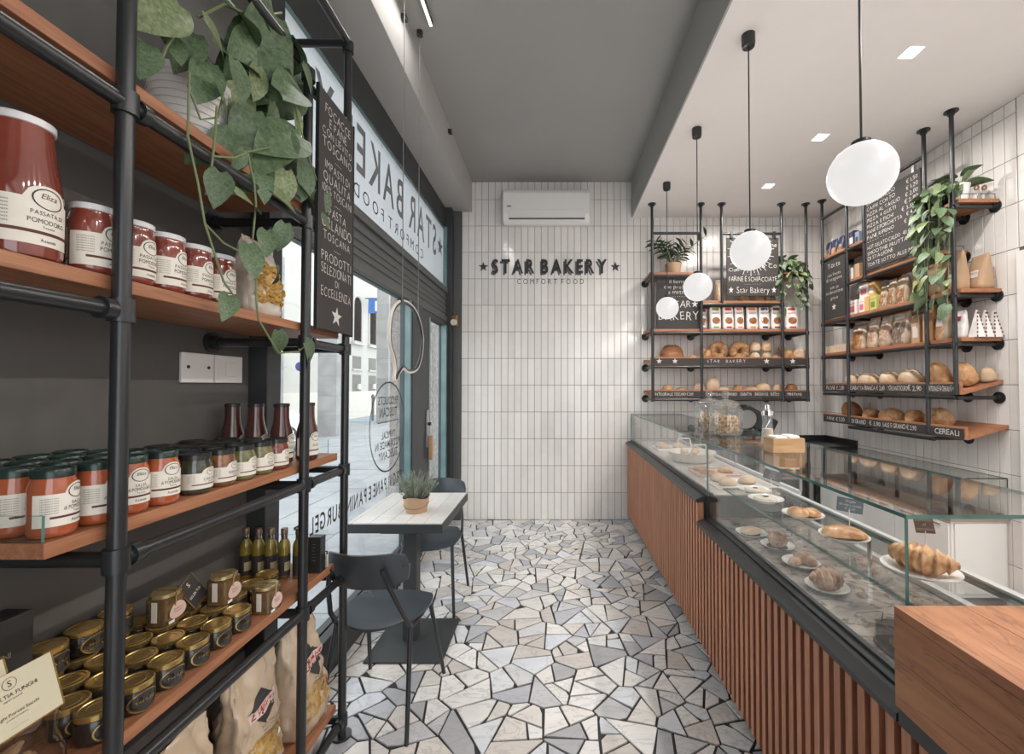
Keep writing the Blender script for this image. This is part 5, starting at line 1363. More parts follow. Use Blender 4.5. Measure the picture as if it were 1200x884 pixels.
# ================================================================== BREAD AND PASTRY SHAPES
CRUST = mat('golden_crust', (212, 172, 128), 0.6, rgb2=(158, 104, 62), vscale=16, rand=0.12, bump=0.35, bscale=40)
FLOUR = mat('floured_crust', (222, 204, 180), 0.8, rgb2=(190, 152, 114), vscale=8, rand=0.08, bump=0.3, bscale=40)
DARKCR = mat('dark_crust', (164, 112, 74), 0.6, rgb2=(122, 78, 50), vscale=9, rand=0.1, bump=0.4, bscale=40)
PASTRY = mat('glazed_pastry', (226, 184, 136), 0.4, rgb2=(168, 110, 66), vscale=26, bump=0.6, bscale=70, coat=0.2)
ICED = mat('iced_pastry', (216, 186, 162), 0.55, rgb2=(146, 96, 66), vscale=34, bump=0.6, bscale=70)
SUGAR = mat('sugar_cookie', (228, 220, 208), 0.8, rgb2=(204, 186, 164), vscale=30)
def loaf(L_, W, H, seed=0, slashes=(), blunt=0.8, na=22, nb=12):
    """bread loaf along +x on its flat base"""
    m = MB(); vs_ = []
    for j in range(nb + 1):
        ph = -PI / 2 + PI * j / nb
        for i in range(na):
            a = 2 * PI * i / na
            cx = math.copysign(abs(math.cos(ph)) ** 0.8, math.cos(ph))
            x = math.copysign(abs(math.cos(a)) ** blunt, math.cos(a)) * cx; y = math.copysign(abs(math.sin(a)) ** 0.95, math.sin(a)) * cx
            z = math.sin(ph)
            if z < 0: z *= 0.38
            k_ = 1 + 0.09 * noise.noise(Vector((x * 1.6 + seed, y * 1.6, z * 1.6 + seed * 2)))
            if z > 0:
                for s_ in slashes: k_ -= 0.13 * math.exp(-((x - s_ + 0.35 * y) / 0.06) ** 2) * z
            vs_.append((x * L_ / 2 * k_, y * W / 2 * k_, max(0, (z * k_ + 0.38) / 1.38 * H)))
    fs_ = [(j * na + i, j * na + (i + 1) % na, (j + 1) * na + (i + 1) % na, (j + 1) * na + i) for j in range(nb) for i in range(na)]
    return m.add(vs_, fs_)
def croissant(L_=0.14, R_=0.03, bend=0.9, n=56):
    m = MB(); pts = []; rs = []
    for i in range(n + 1):
        t = i / n; a = (t - 0.5) * 2 * bend
        rad = L_ / 2 / math.sin(bend)
        pts.append((rad * math.sin(a), rad * (1 - math.cos(a)), 0)); 
        env = math.sin(PI * (0.04 + 0.92 * t)) ** 0.75
        rs.append(max(0.004, R_ * env * (1 + 0.42 * (((t * 7) % 1) - 0.5) * (1 if t < 0.5 else -1))))
    m.tube(pts, rs, 12)
    m.v = [(x, y, z * 0.9 + R_ * 0.85) for x, y, z in m.v]
    m.v = [(x, y, max(0, z)) for x, y, z in m.v]
    return m
def ringloaf(R_, r_, seed, n=40, k_=12):
    m = MB(); vs_ = []
    for i in range(n):
        a = 2 * PI * i / n
        rr_ = r_ * (1 + 0.10 * math.sin(a * 11) + 0.08 * noise.noise(Vector((math.cos(a) * 2 + seed, math.sin(a) * 2, 0))))
        for j in range(k_):
            b = 2 * PI * j / k_; q_ = R_ + rr_ * math.cos(b); vs_.append((q_ * math.cos(a), 0.8 * rr_ * math.sin(b), R_ + r_ + q_ * math.sin(a)))
    return m.add(vs_, [(i * k_ + j, ((i + 1) % n) * k_ + j, ((i + 1) % n) * k_ + (j + 1) % k_, i * k_ + (j + 1) % k_) for i in range(n) for j in range(k_)])
def item(name, label, cat, mesh, m, loc, rz=0.0, group=None, rot=None):
    o = mesh.build(name, m, None, smooth=True, ang=180); o.location = loc; o.rotation_euler = rot if rot else (0, 0, rz)
    return tag(o, label, cat, group)

# ================================================================== PLATES OF PASTRY IN THE CASE
def plate(label, loc, r_=0.085, group=None):
    t = thing('plate', label, 'plate', loc, 0, group)
    MB().lathe([(r_ * 0.55, 0), (r_ * 0.58, 0.004), (r_ * 0.75, 0.010), (r_, 0.019), (r_, 0.021), (r_ * 0.74, 0.0135), (r_ * 0.55, 0.0075), (0, 0.007)], 36, loc).build('dish', CERAMIC, t, smooth=True, ang=60)
    MB().lathe([(r_ * 0.52, 0.0004), (r_ * 0.55, 0.0), (r_ * 0.52, 0.004)], 30, loc, cap=False).build('foot_ring', CERAMIC, t)
    return t
ZS = 0.9465
def turnover(L_=0.15, W=0.09, H=0.03, seed=0):
    m = loaf(L_, W, H, seed, (), 0.9); m.v = [(x, y + 0.25 * W * (1 - (2 * x / L_) ** 2) - 0.1 * W, z) for x, y, z in m.v]; return m
# upper glass shelf
shelf_row = [(876, 573, 'sugar dusted round tart on the back plate of the glass shelf', 'tart'), (893, 586, 'sugar dusted cookie plate beside the slate price card', 'tart'), (941, 607, 'golden folded pastry on the glass shelf', 'fold'), (989, 633, 'large golden turnover with a price card on the glass shelf', 'turn'), (1073, 673, 'large chocolate croissant on the white plate by the glass corner', 'crois')]
for i, (px, py, lb, kd) in enumerate(shelf_row):
    c = at_z(px, py, ZS); c.x = min(max(c.x, 1.055), 1.165) if i < 4 else 1.13
    c.y = min(c.y, YK - 0.11)
    if i == 0: c.y = 2.33
    if i == 1: c.y = 2.15
    c.z = ZS + 0.0004
    r_ = 0.083 if i < 4 else 0.1
    plate(('white plate at the far end of the glass shelf', 'white plate holding the iced cookie on the glass shelf', 'white plate under the folded pastry on the glass shelf', 'white plate under the large turnover on the glass shelf', 'white oval looking plate under the chocolate croissant')[i], c, r_)
    top = (c.x, c.y, c.z + 0.0085)
    if kd == 'tart':
        t = thing('cookie', lb, 'pastry', top); MB().lathe([(0.05, 0), (0.056, 0.006), (0.052, 0.016), (0.0, 0.018)], 24, top).build('base', SUGAR, t, smooth=True)
        MB().lathe([(0.014, 0.0165), (0.012, 0.0205), (0, 0.022)], 12, top).build('jam_centre', mat('jam', (92, 52, 44), 0.2), t, smooth=True)
    elif kd == 'fold':
        fm = loaf(0.085, 0.085, 0.04, 3, (0.3,)); f2_ = loaf(0.075, 0.08, 0.034, 5, (-0.2,)); add_at(fm, MB().add([(x + 0.055, y - 0.01, z) for x, y, z in f2_.v], f2_.f), (0, 0, 0))
        item('folded_pastry', lb, 'pastry', MB().add([(x - 0.025, y, z) for x, y, z in fm.v], fm.f), PASTRY, top, 0.2)
    elif kd == 'turn':
        item('turnover', lb, 'pastry', turnover(0.15, 0.10, 0.04, 6), PASTRY, top, -0.3)
    else:
        item('chocolate_croissant', lb, 'pastry', croissant(0.17, 0.046, 0.55), PASTRY, top, R(-55))
# lower deck
deck_row = [(880, 628, 'pale flaky round pastry on the dark lined plate', 'puff'), (911, 643, 'small striped pastry cone on the dark lined plate', 'cone'), (939, 664, 'two iced pastries side by side on the small plate', 'twin'), (969, 692, 'iced croissant on the small plate near the tongs', 'crois')]
for i, (px, py, lb, kd) in enumerate(deck_row):
    c = at_z(px, py, ZD); c.z = ZD + 0.0004; c.x = max(c.x, 0.965)
    plate(('small white plate under the flaky round pastry', 'small white plate under the striped cone', 'small white plate under the two iced pastries', 'small white plate under the iced croissant')[i], c, 0.072)
    top = (c.x, c.y, c.z + 0.0085)
    if kd in ('puff', 'cone'):
        pp = tag(MB().lathe([(0.046, 0.0), (0.046, 0.0012), (0, 0.0012)], 24, top).build('paper_liner', CHALKBOARD), ('dark round liner under the flaky pastry', 'dark round liner under the striped cone')[i], 'liner')
        top = (c.x, c.y, c.z + 0.0101)
    if kd == 'puff': item('flaky_pastry', lb, 'pastry', loaf(0.105, 0.075, 0.034, 8, (0.2, -0.2)), FLOUR, top, 0.2)
    elif kd == 'cone': item('pastry_cone', lb, 'pastry', croissant(0.09, 0.036, 0.35), ICED, top, 0.9)
    elif kd == 'twin':
        item('iced_pastry', 'long iced pastry leaning on its neighbour on the small plate', 'pastry', loaf(0.095, 0.042, 0.045, 9, (0.0, 0.3, -0.3)), ICED, (top[0] + 0.018, top[1] + 0.004, top[2]), -0.9)
        item('iced_pastry', 'small iced bun next to the long iced pastry', 'pastry', loaf(0.055, 0.042, 0.032, 4), ICED, (top[0] - 0.028, top[1] - 0.004, top[2]), 0.4)
    else: item('iced_croissant', lb, 'pastry', croissant(0.115, 0.042, 0.7), ICED, top, 0.2)
# clear cake cover and dark tray at the near end
tr = thing('slate_tray', 'dark oval tray under the clear cover by the oak block', 'tray', (0.985, 1.19, ZD + 0.0003))
MB().prism([(0.985 + 0.055 * math.copysign(abs(math.cos(a)) ** 0.6, math.cos(a)), 1.19 + 0.105 * math.copysign(abs(math.sin(a)) ** 0.6, math.sin(a))) for a in [2 * PI * i / 28 for i in range(28)]], ZD + 0.0003, ZD + 0.009, 0.003).build('tray', CHALKBOARD, tr)
for k_, (dy, lb) in enumerate(((0.035, 'iced bun under the clear cover, next to the iced croissant'), (-0.035, 'iced bun under the clear cover, next to the oak block'))):
    item('iced_bun', lb, 'pastry', loaf(0.06, 0.05, 0.032, 12 + k_), ICED, (0.985, 1.19 + dy, ZD + 0.0095), 0.4 * k_)
cv = thing('cake_cover', 'low clear cover over the dark tray', 'cover', (0.985, 1.19, ZD + 0.0095))
m = MB()
for a, b in (((0.945, 1.105, 0), (0.947, 1.275, 0.055)), ((1.023, 1.105, 0), (1.025, 1.275, 0.055)), ((0.945, 1.105, 0.055), (1.025, 1.275, 0.057)), ((0.947, 1.273, 0), (1.023, 1.275, 0.055)), ((0.947, 1.105, 0), (1.023, 1.107, 0.055))): m.box((a[0], a[1], a[2] + ZD + 0.0095), (b[0], b[1], b[2] + ZD + 0.0095))
m.build('shell', GLASS, cv)
MB().tube([(0.957, 1.262, ZD + 0.066), (0.96, 1.262, ZD + 0.09), (1.0, 1.262, ZD + 0.09), (1.005, 1.262, ZD + 0.066)], 0.002, 6).build('wire_handle', CHROME, cv)
# price cards
def price(c, u, up, w_, h, lines, label, stick=0.05):
    c = V3(c); t = thing('price_card', label, 'price card', (c.x, c.y, c.z - stick))
    u = V3(u).normalized(); up = V3(up).normalized(); n_ = u.cross(up)
    p = [c - u * w_ / 2, c + u * w_ / 2, c + u * w_ / 2 + up * h, c - u * w_ / 2 + up * h]
    cd0 = MB().add(p + [q - n_ * 0.002 for q in p], [(0, 1, 2, 3), (7, 6, 5, 4), (0, 4, 5, 1), (1, 5, 6, 2), (2, 6, 7, 3), (3, 7, 4, 0)]).build('card', mat('slate_card', (84, 88, 92), 0.6), t)
    tx = MB()
    for i, s_ in enumerate(lines): write(tx, s_, plane_fn(c + up * (h * (0.72 - 0.27 * i)) + n_ * 0.0008, u, up), h * 0.17, shear=0.2, maxw=w_ * 0.85)
    tx.build('card_writing', CHALK, cd0)
    MB().tube([c - Vector((0, 0, stick)), c + Vector((0, 0, 0.01))], 0.0016, 6).build('pin', WHITE, t)
    return t
c = at_z(983, 626, ZS + 0.05); c = Vector((1.125, at_z(989, 633, ZS).y + 0.0, ZS + 0.06 + 0.02))
price((c.x - 0.005, c.y + 0.01, ZS + 0.0505 + 0.05), (0.92, -0.38, -0.12), (0.1, 0, 1), 0.085, 0.052, ('Sfoglia', 'alle mele e cannella', '€ 2,50'), 'dark slate price card stuck in the large turnover', 0.055)
price((1.175, at_z(1073, 673, ZS).y + 0.03, ZS + 0.115), (0.55, -0.83, 0.2), (-0.2, 0, 1), 0.05, 0.055, ('Cornetto', 'al', 'cioccolato'), 'dark slate price card stuck in the chocolate croissant', 0.065)
price((1.13, 2.24, ZS + 0.09), (0.95, -0.3, -0.3), (0.3, 0, 1), 0.085, 0.05, ('Occhi', 'di bue', '€ 2,00'), 'pale slate price card behind the iced cookie plates', 0.0895)

# ================================================================== ON TOP OF THE CASE
ZC = ZT + 0.0105
COOKIE = mat('ring_biscuit', (206, 172, 132), 0.7, rgb2=(174, 136, 98), vscale=30, rand=0.1)
cookproto = None
def cookie_jar(c, label, seed):
    t = thing('cookie_jar', label, 'jar', c); rj_ = random.Random(seed); c = V3(c)
    m = MB()
    pr_ = [(0.092, 0.002), (0.10, 0.008), (0.102, 0.02), (0.102, 0.165), (0.09, 0.185), (0.075, 0.19)]
    m.lathe(pr_, 40, c, cap=False); m.build('glass_body', JARGLASS, t, smooth=True)
    fl = MB()
    for i in range(40): a = 2 * PI * i / 40; fl.tube([(c.x + 0.1028 * math.cos(a), c.y + 0.1028 * math.sin(a), c.z + 0.02), (c.x + 0.1028 * math.cos(a), c.y + 0.1028 * math.sin(a), c.z + 0.165)], 0.0012, 4)
    tag(fl.build('flutes', JARGLASS, t), kind='stuff')
    MB().lathe([(0.0, 0.0005), (0.095, 0.0005), (0.098, 0.008), (0.094, 0.012), (0, 0.012)], 32, c).build('glass_base', JARGLASS, t, smooth=True)
    MB().lathe([(0.082, 0.19), (0.086, 0.194), (0.086, 0.204), (0.05, 0.222), (0.016, 0.228), (0.014, 0.236), (0.022, 0.246), (0.027, 0.262), (0.02, 0.278), (0, 0.283)], 32, c).build('lid', JARGLASS, t, smooth=True)
    global cookproto
    for i in range(44):
        k_ = i % 11; lay = i // 11; a = 2 * PI * k_ / 11 + lay * 0.3; r_ = 0.068 if i % 3 else 0.04
        if cookproto is None:
            cookproto = MB().tube([(0.0, 0.0165 * math.cos(b), 0.0165 * math.sin(b)) for b in [2 * PI * q_ / 12 for q_ in range(12)]], 0.007, 6, closed=True).build('ring_biscuit', COOKIE, None, smooth=True); o = cookproto
        else: o = cookproto.copy(); col.objects.link(o)
        o.parent = t; o.location = (r_ * math.cos(a), r_ * math.sin(a), 0.036 + lay * 0.022 + rj_.uniform(-.004, .004)); o.rotation_euler = (rj_.uniform(-1, 1), rj_.uniform(-.6, .6), a + rj_.uniform(-.6, .6))
    return t
c = at_z(850.5, 509, ZC); cookie_jar((c.x, c.y, ZC), 'fluted glass jar of ring biscuits standing on the case, in front of the other jar', 1)
c2_ = (c.x - 0.02, c.y + 0.24, ZC); cookie_jar(c2_, 'fluted glass jar of ring biscuits on the case, behind the other jar', 2)
nb = thing('napkin_box', 'pale wooden napkin box on the glass case top', 'box', at_z(920, 532, ZC))
c = at_z(925, 531, ZC); LW = mat('birch_box', (204, 164, 120), 0.5, vscale=5, stretch=(1, 1, 8), rgb2=(184, 142, 98))
nb.location = (c.x, c.y + 0.05, ZC)
c = nb.location.copy(); w_ = 0.075
for a, b in (((-w_, -0.05, 0), (w_, -0.044, 0.068)), ((-w_, 0.044, 0), (w_, 0.05, 0.068)), ((-w_, -0.044, 0), (-w_ + 0.006, 0.044, 0.068)), ((w_ - 0.006, -0.044, 0), (w_, 0.044, 0.068)), ((-w_ + .006, -0.044, 0), (w_ - .006, 0.044, 0.006))):
    MB().box(V3(a) + c, V3(b) + c).build('box_side', LW, nb, bevel=0.001)
for k_ in range(2): MB().box((c.x - 0.06 + k_ * 0.065, c.y - 0.04, c.z + 0.0065), (c.x - 0.002 + k_ * 0.06, c.y + 0.04, c.z + 0.076 + 0.004 * k_)).build('napkin_stack', WHITE, nb, bevel=0.006)
def shaker(c, label, h):
    t = thing('sugar_dispenser', label, 'dispenser', c); c = V3(c)
    MB().lathe([(0.036, 0.0), (0.038, 0.006), (0.024, h * 0.55), (0.028, h * 0.72)], 24, c).build('glass_body', JARGLASS, t, smooth=True)
    MB().lathe([(0.0, 0.003), (0.033, 0.004), (0.026, h * 0.4), (0, h * 0.42)], 20, c).build('sugar', SUGAR, t, smooth=True)
    MB().lathe([(0.029, h * 0.72), (0.031, h * 0.73), (0.031, h * 0.84), (0.014, h * 0.88), (0.013, h * 0.98), (0, h)], 24, c).build('chrome_top', CHROME, t, smooth=True)
c = at_z(903, 523, ZC); shaker((c.x, c.y + 0.03, ZC), 'glass sugar dispenser with chrome top behind the napkin box', 0.22)
# slicing machine on the corner worktop behind
sm = thing('slicing_machine', 'dark steel slicing machine standing on the black corner worktop', 'machine', (1.93, 4.55, 0.906))
zz = 0.906
MB().box((1.62, 4.45, zz), (2.2, 4.75, zz + 0.05)).build('base', BLACK, sm, bevel=0.015)
MB().box((1.75, 4.52, zz + 0.05), (1.95, 4.66, zz + 0.22)).build('body', BLACK, sm, bevel=0.02)
bl_ = MB().tube([(2.0, 4.47, zz + 0.27), (2.0, 4.56, zz + 0.29)], 0.13, 32).build('blade_guard', BLACK, sm, smooth=True)
MB().tube([(2.0, 4.455, zz + 0.27), (2.0, 4.469, zz + 0.273)], 0.10, 32).build('blade', STEEL, sm, smooth=True)
MB().box((1.72, 4.50, zz + 0.27), (1.95, 4.56, zz + 0.37)).build('carriage_arm', FRAME2, sm, bevel=0.01)
Mr = Matrix.Translation((2.14, 4.55, zz + 0.25)) @ Matrix.Rotation(R(28), 4, 'Y')
MB().box((-0.19, -0.07, -0.08), (0.19, 0.07, 0.10), Mr).build('motor_cover', BLACK, sm, bevel=0.02)
for x in (1.8, 2.1): MB().tube([(x, 4.5, zz + 0.05), (x + 0.04, 4.5, zz + 0.24)], 0.012, 8).build('strut', BLACK, sm, smooth=True)
MB().tube([(2.16, 4.46, zz + 0.05), (2.2, 4.45, zz + 0.2), (2.24, 4.45, zz + 0.27)], 0.008, 8).build('feed_lever', CHROME, sm, smooth=True)

# ================================================================== FAR PART OF THE CASE: basket and trays of bread
bk = thing('bread_basket', 'white wire basket of rolls in the far part of the display case', 'basket', (1.13, 3.55, ZD2 + 0.0005))
CLOTHM = mat('white_cloth', (222, 214, 206), 0.8, vary=0.08, vscale=10)
bz = ZD2 + 0.0005
MB().lathe([(0.12, 0.001), (0.15, 0.005), (0.19, 0.075), (0.195, 0.08), (0.185, 0.078), (0.145, 0.012), (0, 0.01)], 36, (1.13, 3.55, bz)).build('basket', CLOTHM, bk, smooth=True)
for k_ in (0, 1):
    s_ = -1 if k_ else 1
    MB().tube([(1.13 - 0.06, 3.55 + s_ * 0.185, bz + 0.075), (1.13 - 0.05, 3.55 + s_ * 0.2, bz + 0.16), (1.13 + 0.05, 3.55 + s_ * 0.2, bz + 0.16), (1.13 + 0.06, 3.55 + s_ * 0.185, bz + 0.075)], 0.008, 8).build('handle', CLOTHM, bk, smooth=True)
rb = random.Random(2)
rollm = loaf(0.07, 0.058, 0.045, 2, (0,)); rp_ = None
for i, (dx, dy, dz) in enumerate([(0.08 * math.cos(a), 0.08 * math.sin(a), 0.0115) for a in [0, 1.26, 2.5, 3.8, 5.0]] + [(0.055 * math.cos(a), 0.055 * math.sin(a), 0.057) for a in (0.6, 2.7, 4.8)]):
    nm = ('floury roll lying on the bottom of the white basket', 'floury roll heaped on top of the others in the white basket')[i > 4]
    o = rollm.build('bread_roll', FLOUR, None, smooth=True, ang=180) if rp_ is None else rp_.copy()
    if rp_ is None: rp_ = o
    else: col.objects.link(o)
    o.location = (1.13 + dx, 3.55 + dy, bz + dz); o.rotation_euler = (0, 0, rb.uniform(0, 3)); tag(o, nm, 'bread', 'rolls in the white basket')
for i, (y, lb, m_) in enumerate(((3.02, 'pink and white tray of flat focaccia beside the bread basket', mat('pink_board', (204, 168, 160), 0.6)), (2.68, 'white tray of sandwiches at the step of the display case', CERAMIC), (4.2, 'white tray of pale buns at the wall end of the display case', CERAMIC))):
    t = thing('serving_tray', lb, 'tray', (1.13, y, bz)); MB().box((0.98, y - 0.13, bz), (1.28, y + 0.13, bz + 0.012)).build('board', m_, t, bevel=0.004)
    MB().box((0.98, y - 0.13, bz + 0.012), (1.28, y - 0.122, bz + 0.022)).box((0.98, y + 0.122, bz + 0.012), (1.28, y + 0.13, bz + 0.022)).build('rim', m_, t)
    for j in range(3): item('focaccia', ('flat focaccia on the pink board', 'filled sandwich on the white tray', 'pale bun at the wall end of the case')[i], 'bread', loaf(0.11, 0.09, 0.03 if i == 0 else 0.05, i * 3 + j, (0.2, -0.2) if i == 2 else ()), (CRUST, FLOUR, FLOUR)[i], (1.05 + 0.08 * (j % 2) * 1.9, y - 0.07 + 0.07 * j, bz + 0.0125), 0.3 * j, ('focaccias on the pink board', 'sandwiches on the white tray', 'buns at the wall end')[i])
# ================================================================== PIPE SHELF ON THE BACK WALL
YA = 4.52                                    # front plane
AXs = [at_y(px, 350, YA).x for px in (764.4, 821.8, 846.2, 916.6, 945.4)]
def za(py): return at_y(850, py, YA).z
YW = YB - 0.0095                             # tile face
sa = thing('wall_shelf', 'black pipe wall shelf of bread on the tiled back wall', 'shelf', (1.85, YW, za(466)))
r6 = 0.0145
def p6(pts, par, nm='pipe', r=r6): return MB().tube(pts, r, 10).build(nm, BLACK, par, smooth=True)
def fl6(p, n, par, r=0.042): 
    p, n = V3(p), V3(n); return MB().tube([p, p + n * 0.008], r, 18).tube([p + n * 0.008, p + n * 0.03], r6 * 1.5, 10).build('flange', BLACK, par, smooth=True)
zbot = za(466); z_a2 = za(352)
for i, x in enumerate(AXs):
    p6([(x, YA, z_a2 - 0.04 if i == 2 else zbot), (x, YA, ZW)], sa, 'post'); fl6((x, YA, ZW), (0, 0, -1), sa)
for (i, j, py) in ((0, 1, 273.5), (2, 3, 274)): p6([(AXs[i], YA, za(py)), (AXs[j], YA, za(py))], sa, 'rail')
SHA = [(0, 1, 318.5, 'flat'), (1, 3, 352, 'flat'), (0, 4, 385.5, 'flat'), (0, 4, 418.5, 'tilt'), (0, 4, 457, 'tilt')]
ZA = {}
for k_, (i, j, py, kind) in enumerate(SHA):
    z = za(py); x0, x1 = AXs[i] - (0.02 if i == 0 else 0), AXs[j] + 0.02; ZA[k_] = z
    if kind == 'flat':
        MB().box((x0, YA + 0.018, z - 0.026), (x1, YW - 0.002, z)).build('shelf_board', WOOD_X, sa, bevel=0.0015)
        zr = z - 0.045
    else:
        # board tipped to the room, front lip carrying the chalk strip
        zf, zb_ = z - 0.065, z - 0.01
        MB().add([(x0, YA + 0.02, zf), (x1, YA + 0.02, zf), (x1, YW - 0.004, zb_), (x0, YW - 0.004, zb_), (x0, YA + 0.02, zf - 0.022), (x1, YA + 0.02, zf - 0.022), (x1, YW - 0.004, zb_ - 0.022), (x0, YW - 0.004, zb_ - 0.022)],
                 [(0, 1, 2, 3), (7, 6, 5, 4), (0, 4, 5, 1), (1, 5, 6, 2), (2, 6, 7, 3), (3, 7, 4, 0)]).build('shelf_board', WOOD_X, sa)
        MB().box((x0, YA + 0.002, zf - 0.022), (x1, YA + 0.02, z)).build('front_lip', WOOD_X, sa, bevel=0.001)
        st_ = MB().box((x0 + 0.02, YA - 0.003, zf - 0.018), (x1 - 0.0, YA + 0.002, z - 0.014)).build('chalk_strip', CHALKBOARD, sa)
        tx = MB(); f0 = lambda x, s_=0: plane_fn((x, YA - 0.004, zf + 0.004), (1, 0, 0), (0, 0, 1))
        if k_ == 3:
            for px in (772.5, 791, 898.5, 929): c = at_y(px, 423.5, YA - 0.004); tx = MB(); tx.poly3([(c.x + a, YA - 0.004, c.z + b) for a, b in star_poly(0, 0, 0.033)]); tx.build('chalk_star', CHALK, st_)
            for px, s_ in ((836, 'STAR'), (862, 'BAKERY')): tx = MB(); write(tx, s_, f0(at_y(px, 423, YA).x), 0.032, jit=0.1, gap=0.4, rg=rj, bold=-0.008, maxw=0.22); tx.build('chalk_writing', CHALK, st_)
        else:
            for px, s_, w_ in ((778, 'INTEGRALE', 0.19), (801, 'TOSCANO € 2,90', 0.2), (838, 'SEMOLA', 0.12), (858, 'FARRO', 0.1), (874, 'CIABATTA', 0.12), (892, 'GRANO DURO € 4,20', 0.14), (908, 'RUSTICO', 0.09), (931, 'MINI PANE', 0.15)):
                tx = MB(); write(tx, s_, f0(at_y(px, 461, YA).x), 0.03, jit=0.1, rg=rj, maxw=w_); tx.build('chalk_writing', CHALK, st_)
        zr = zf - 0.04
    p6([(x0, YA, zr), (AXs[j] , YA, zr)], sa, 'rail')
    for x in ([AXs[i], AXs[j]] if (i, j) != (0, 4) else [AXs[0], AXs[1], AXs[3], AXs[4]]):
        MB().tube([(x, YA, zr - 0.02), (x, YA, zr + 0.02)], r6 * 1.45, 10).build('collar', BLACK, sa, smooth=True)
        if (i, j) != (1, 3): p6([(x, YA, zr), (x, YW, zr)], sa, 'bracket'); fl6((x, YW, zr), (0, -1, 0), sa)
# ---- plants on it
def zz_plant():
    c = Vector((at_y(789.5, 318, 4.66).x, 4.68, ZA[0] + 0.0008))
    t = thing('potted_plant', 'dark leaved plant in a kraft paper pot at the top of the back wall shelf', 'plant', c)
    MB().lathe([(0.062, 0), (0.07, 0.004), (0.085, 0.10), (0.09, 0.125), (0.082, 0.128), (0.078, 0.11), (0, 0.108)], 24, c).build('paper_pot', KRAFT, t, smooth=True)
    rz_ = random.Random(6); lp_ = leaf_protos([mat('dark_leaf', (62, 80, 64), 0.35, rgb2=(46, 62, 50), vscale=12, rand=0.2)], [LEAF_C])
    for s_ in range(16):
        a = rz_.uniform(0, 2 * PI); tip = c + Vector((0.23 * math.cos(a) * rz_.uniform(.5, 1), 0.12 * math.sin(a), rz_.uniform(0.26, 0.40)))
        if s_ == 0: tip = c + Vector((0.34, -0.06, 0.42))
        b = c + Vector((0.02 * math.cos(a), 0.02 * math.sin(a), 0.11)); mid = (b + tip) / 2 + Vector((0, 0, 0.03))
        MB().tube([b, mid, tip], [0.006, 0.005, 0.003], 6).build('stem', STEM, t, smooth=True)
        for j in range(8):
            k_ = 0.25 + 0.75 * j / 7; p = (b * (1 - k_) + mid * k_) * (1 - k_) + (mid * (1 - k_) + tip * k_) * k_
            d = (tip - b).normalized(); sd = d.cross(Vector((0, 1, 0.2))).normalized() * (1 if j % 2 else -1)
            put_leaf(lp_[0], t, p, d * 0.7 + sd, 0.1, rz_.uniform(-.5, .5))
zz_plant()
def trailing(name, label, c, potm, pot, lf, nv, nl, spread, drop, size, seed, front_):
    t = thing(name, label, 'plant', c); c = V3(c); rg_ = random.Random(seed)
    pr_, ph = pot
    MB().lathe([(pr_ * 0.72, 0), (pr_ * 0.78, 0.003), (pr_, ph), (pr_ * 1.05, ph), (pr_ * 1.05, ph + 0.012), (pr_ * 0.93, ph + 0.012), (pr_ * 0.88, ph - 0.02), (0, ph - 0.02)], 24, c).build('pot', potm, t, smooth=True)
    for i in range(nv):
        a = rg_.uniform(-1.3, 1.3); d = V3(front_); d.rotate(Matrix.Rotation(a, 3, 'Z')); L_ = drop * rg_.uniform(0.35, 1.0)
        b = c + Vector((0, 0, ph)); out_ = d * spread * rg_.uniform(0.6, 1.0)
        pts = [b, b + d * pr_ * 1.1 + Vector((0, 0, 0.03)), b + out_ + Vector((0, 0, -0.03)), b + out_ * 1.08 + Vector((rg_.uniform(-.03, .03), 0, -L_ * 0.5)), b + out_ * 1.05 + Vector((rg_.uniform(-.05, .05), rg_.uniform(-.02, .02), -L_))]
        MB().tube(pts, 0.0022, 5).build('vine', STEM, t, smooth=True)
        for j in range(nl):
            u_ = (j + 0.5) / nl * 3.99; k_ = int(u_); p = pts[k_].lerp(pts[k_ + 1], u_ - k_)
            dd = Vector((rg_.uniform(-1, 1), rg_.uniform(-1, 1), -0.8)) * 0.6 + d * rg_.uniform(0.2, 0.9)
            put_leaf(rg_.choice(lf), t, p, dd, size * rg_.uniform(0.7, 1.2), rg_.uniform(-.7, .7))
    for i in range(14):
        a = rg_.uniform(0, 2 * PI); b = c + Vector((pr_ * 0.5 * math.cos(a), pr_ * 0.5 * math.sin(a), ph)); 
        put_leaf(rg_.choice(lf), t, b + Vector((0, 0, rg_.uniform(0.0, 0.08))), Vector((math.cos(a), math.sin(a), rg_.uniform(0.2, 0.9))) + V3(front_) * 0.4, size * rg_.uniform(1.0, 1.5), rg_.uniform(-.4, .4))
    return t
lfA = leaf_protos([GREEN, GREEN2], [LEAF_A, LEAF_B])
xp_ = (AXs[3] + AXs[4]) / 2
MB().box((AXs[3] + 0.015, YA + 0.03, za(318) - 0.02), (AXs[4] - 0.015, YW - 0.002, za(318))).build('shelf_board', WOOD_X, sa)
p6([(AXs[3], YA + 0.05, za(318) - 0.033), (AXs[4], YA + 0.05, za(318) - 0.033)], sa, 'rail')
trailing('trailing_pothos', 'leafy pothos trailing down the outer bay of the back wall shelf', (xp_, 4.70, za(318) + 0.0008), FRAME, (0.075, 0.12), lfA, 22, 11, 0.22, 0.62, 0.078, 8, (0.0, -1, 0))
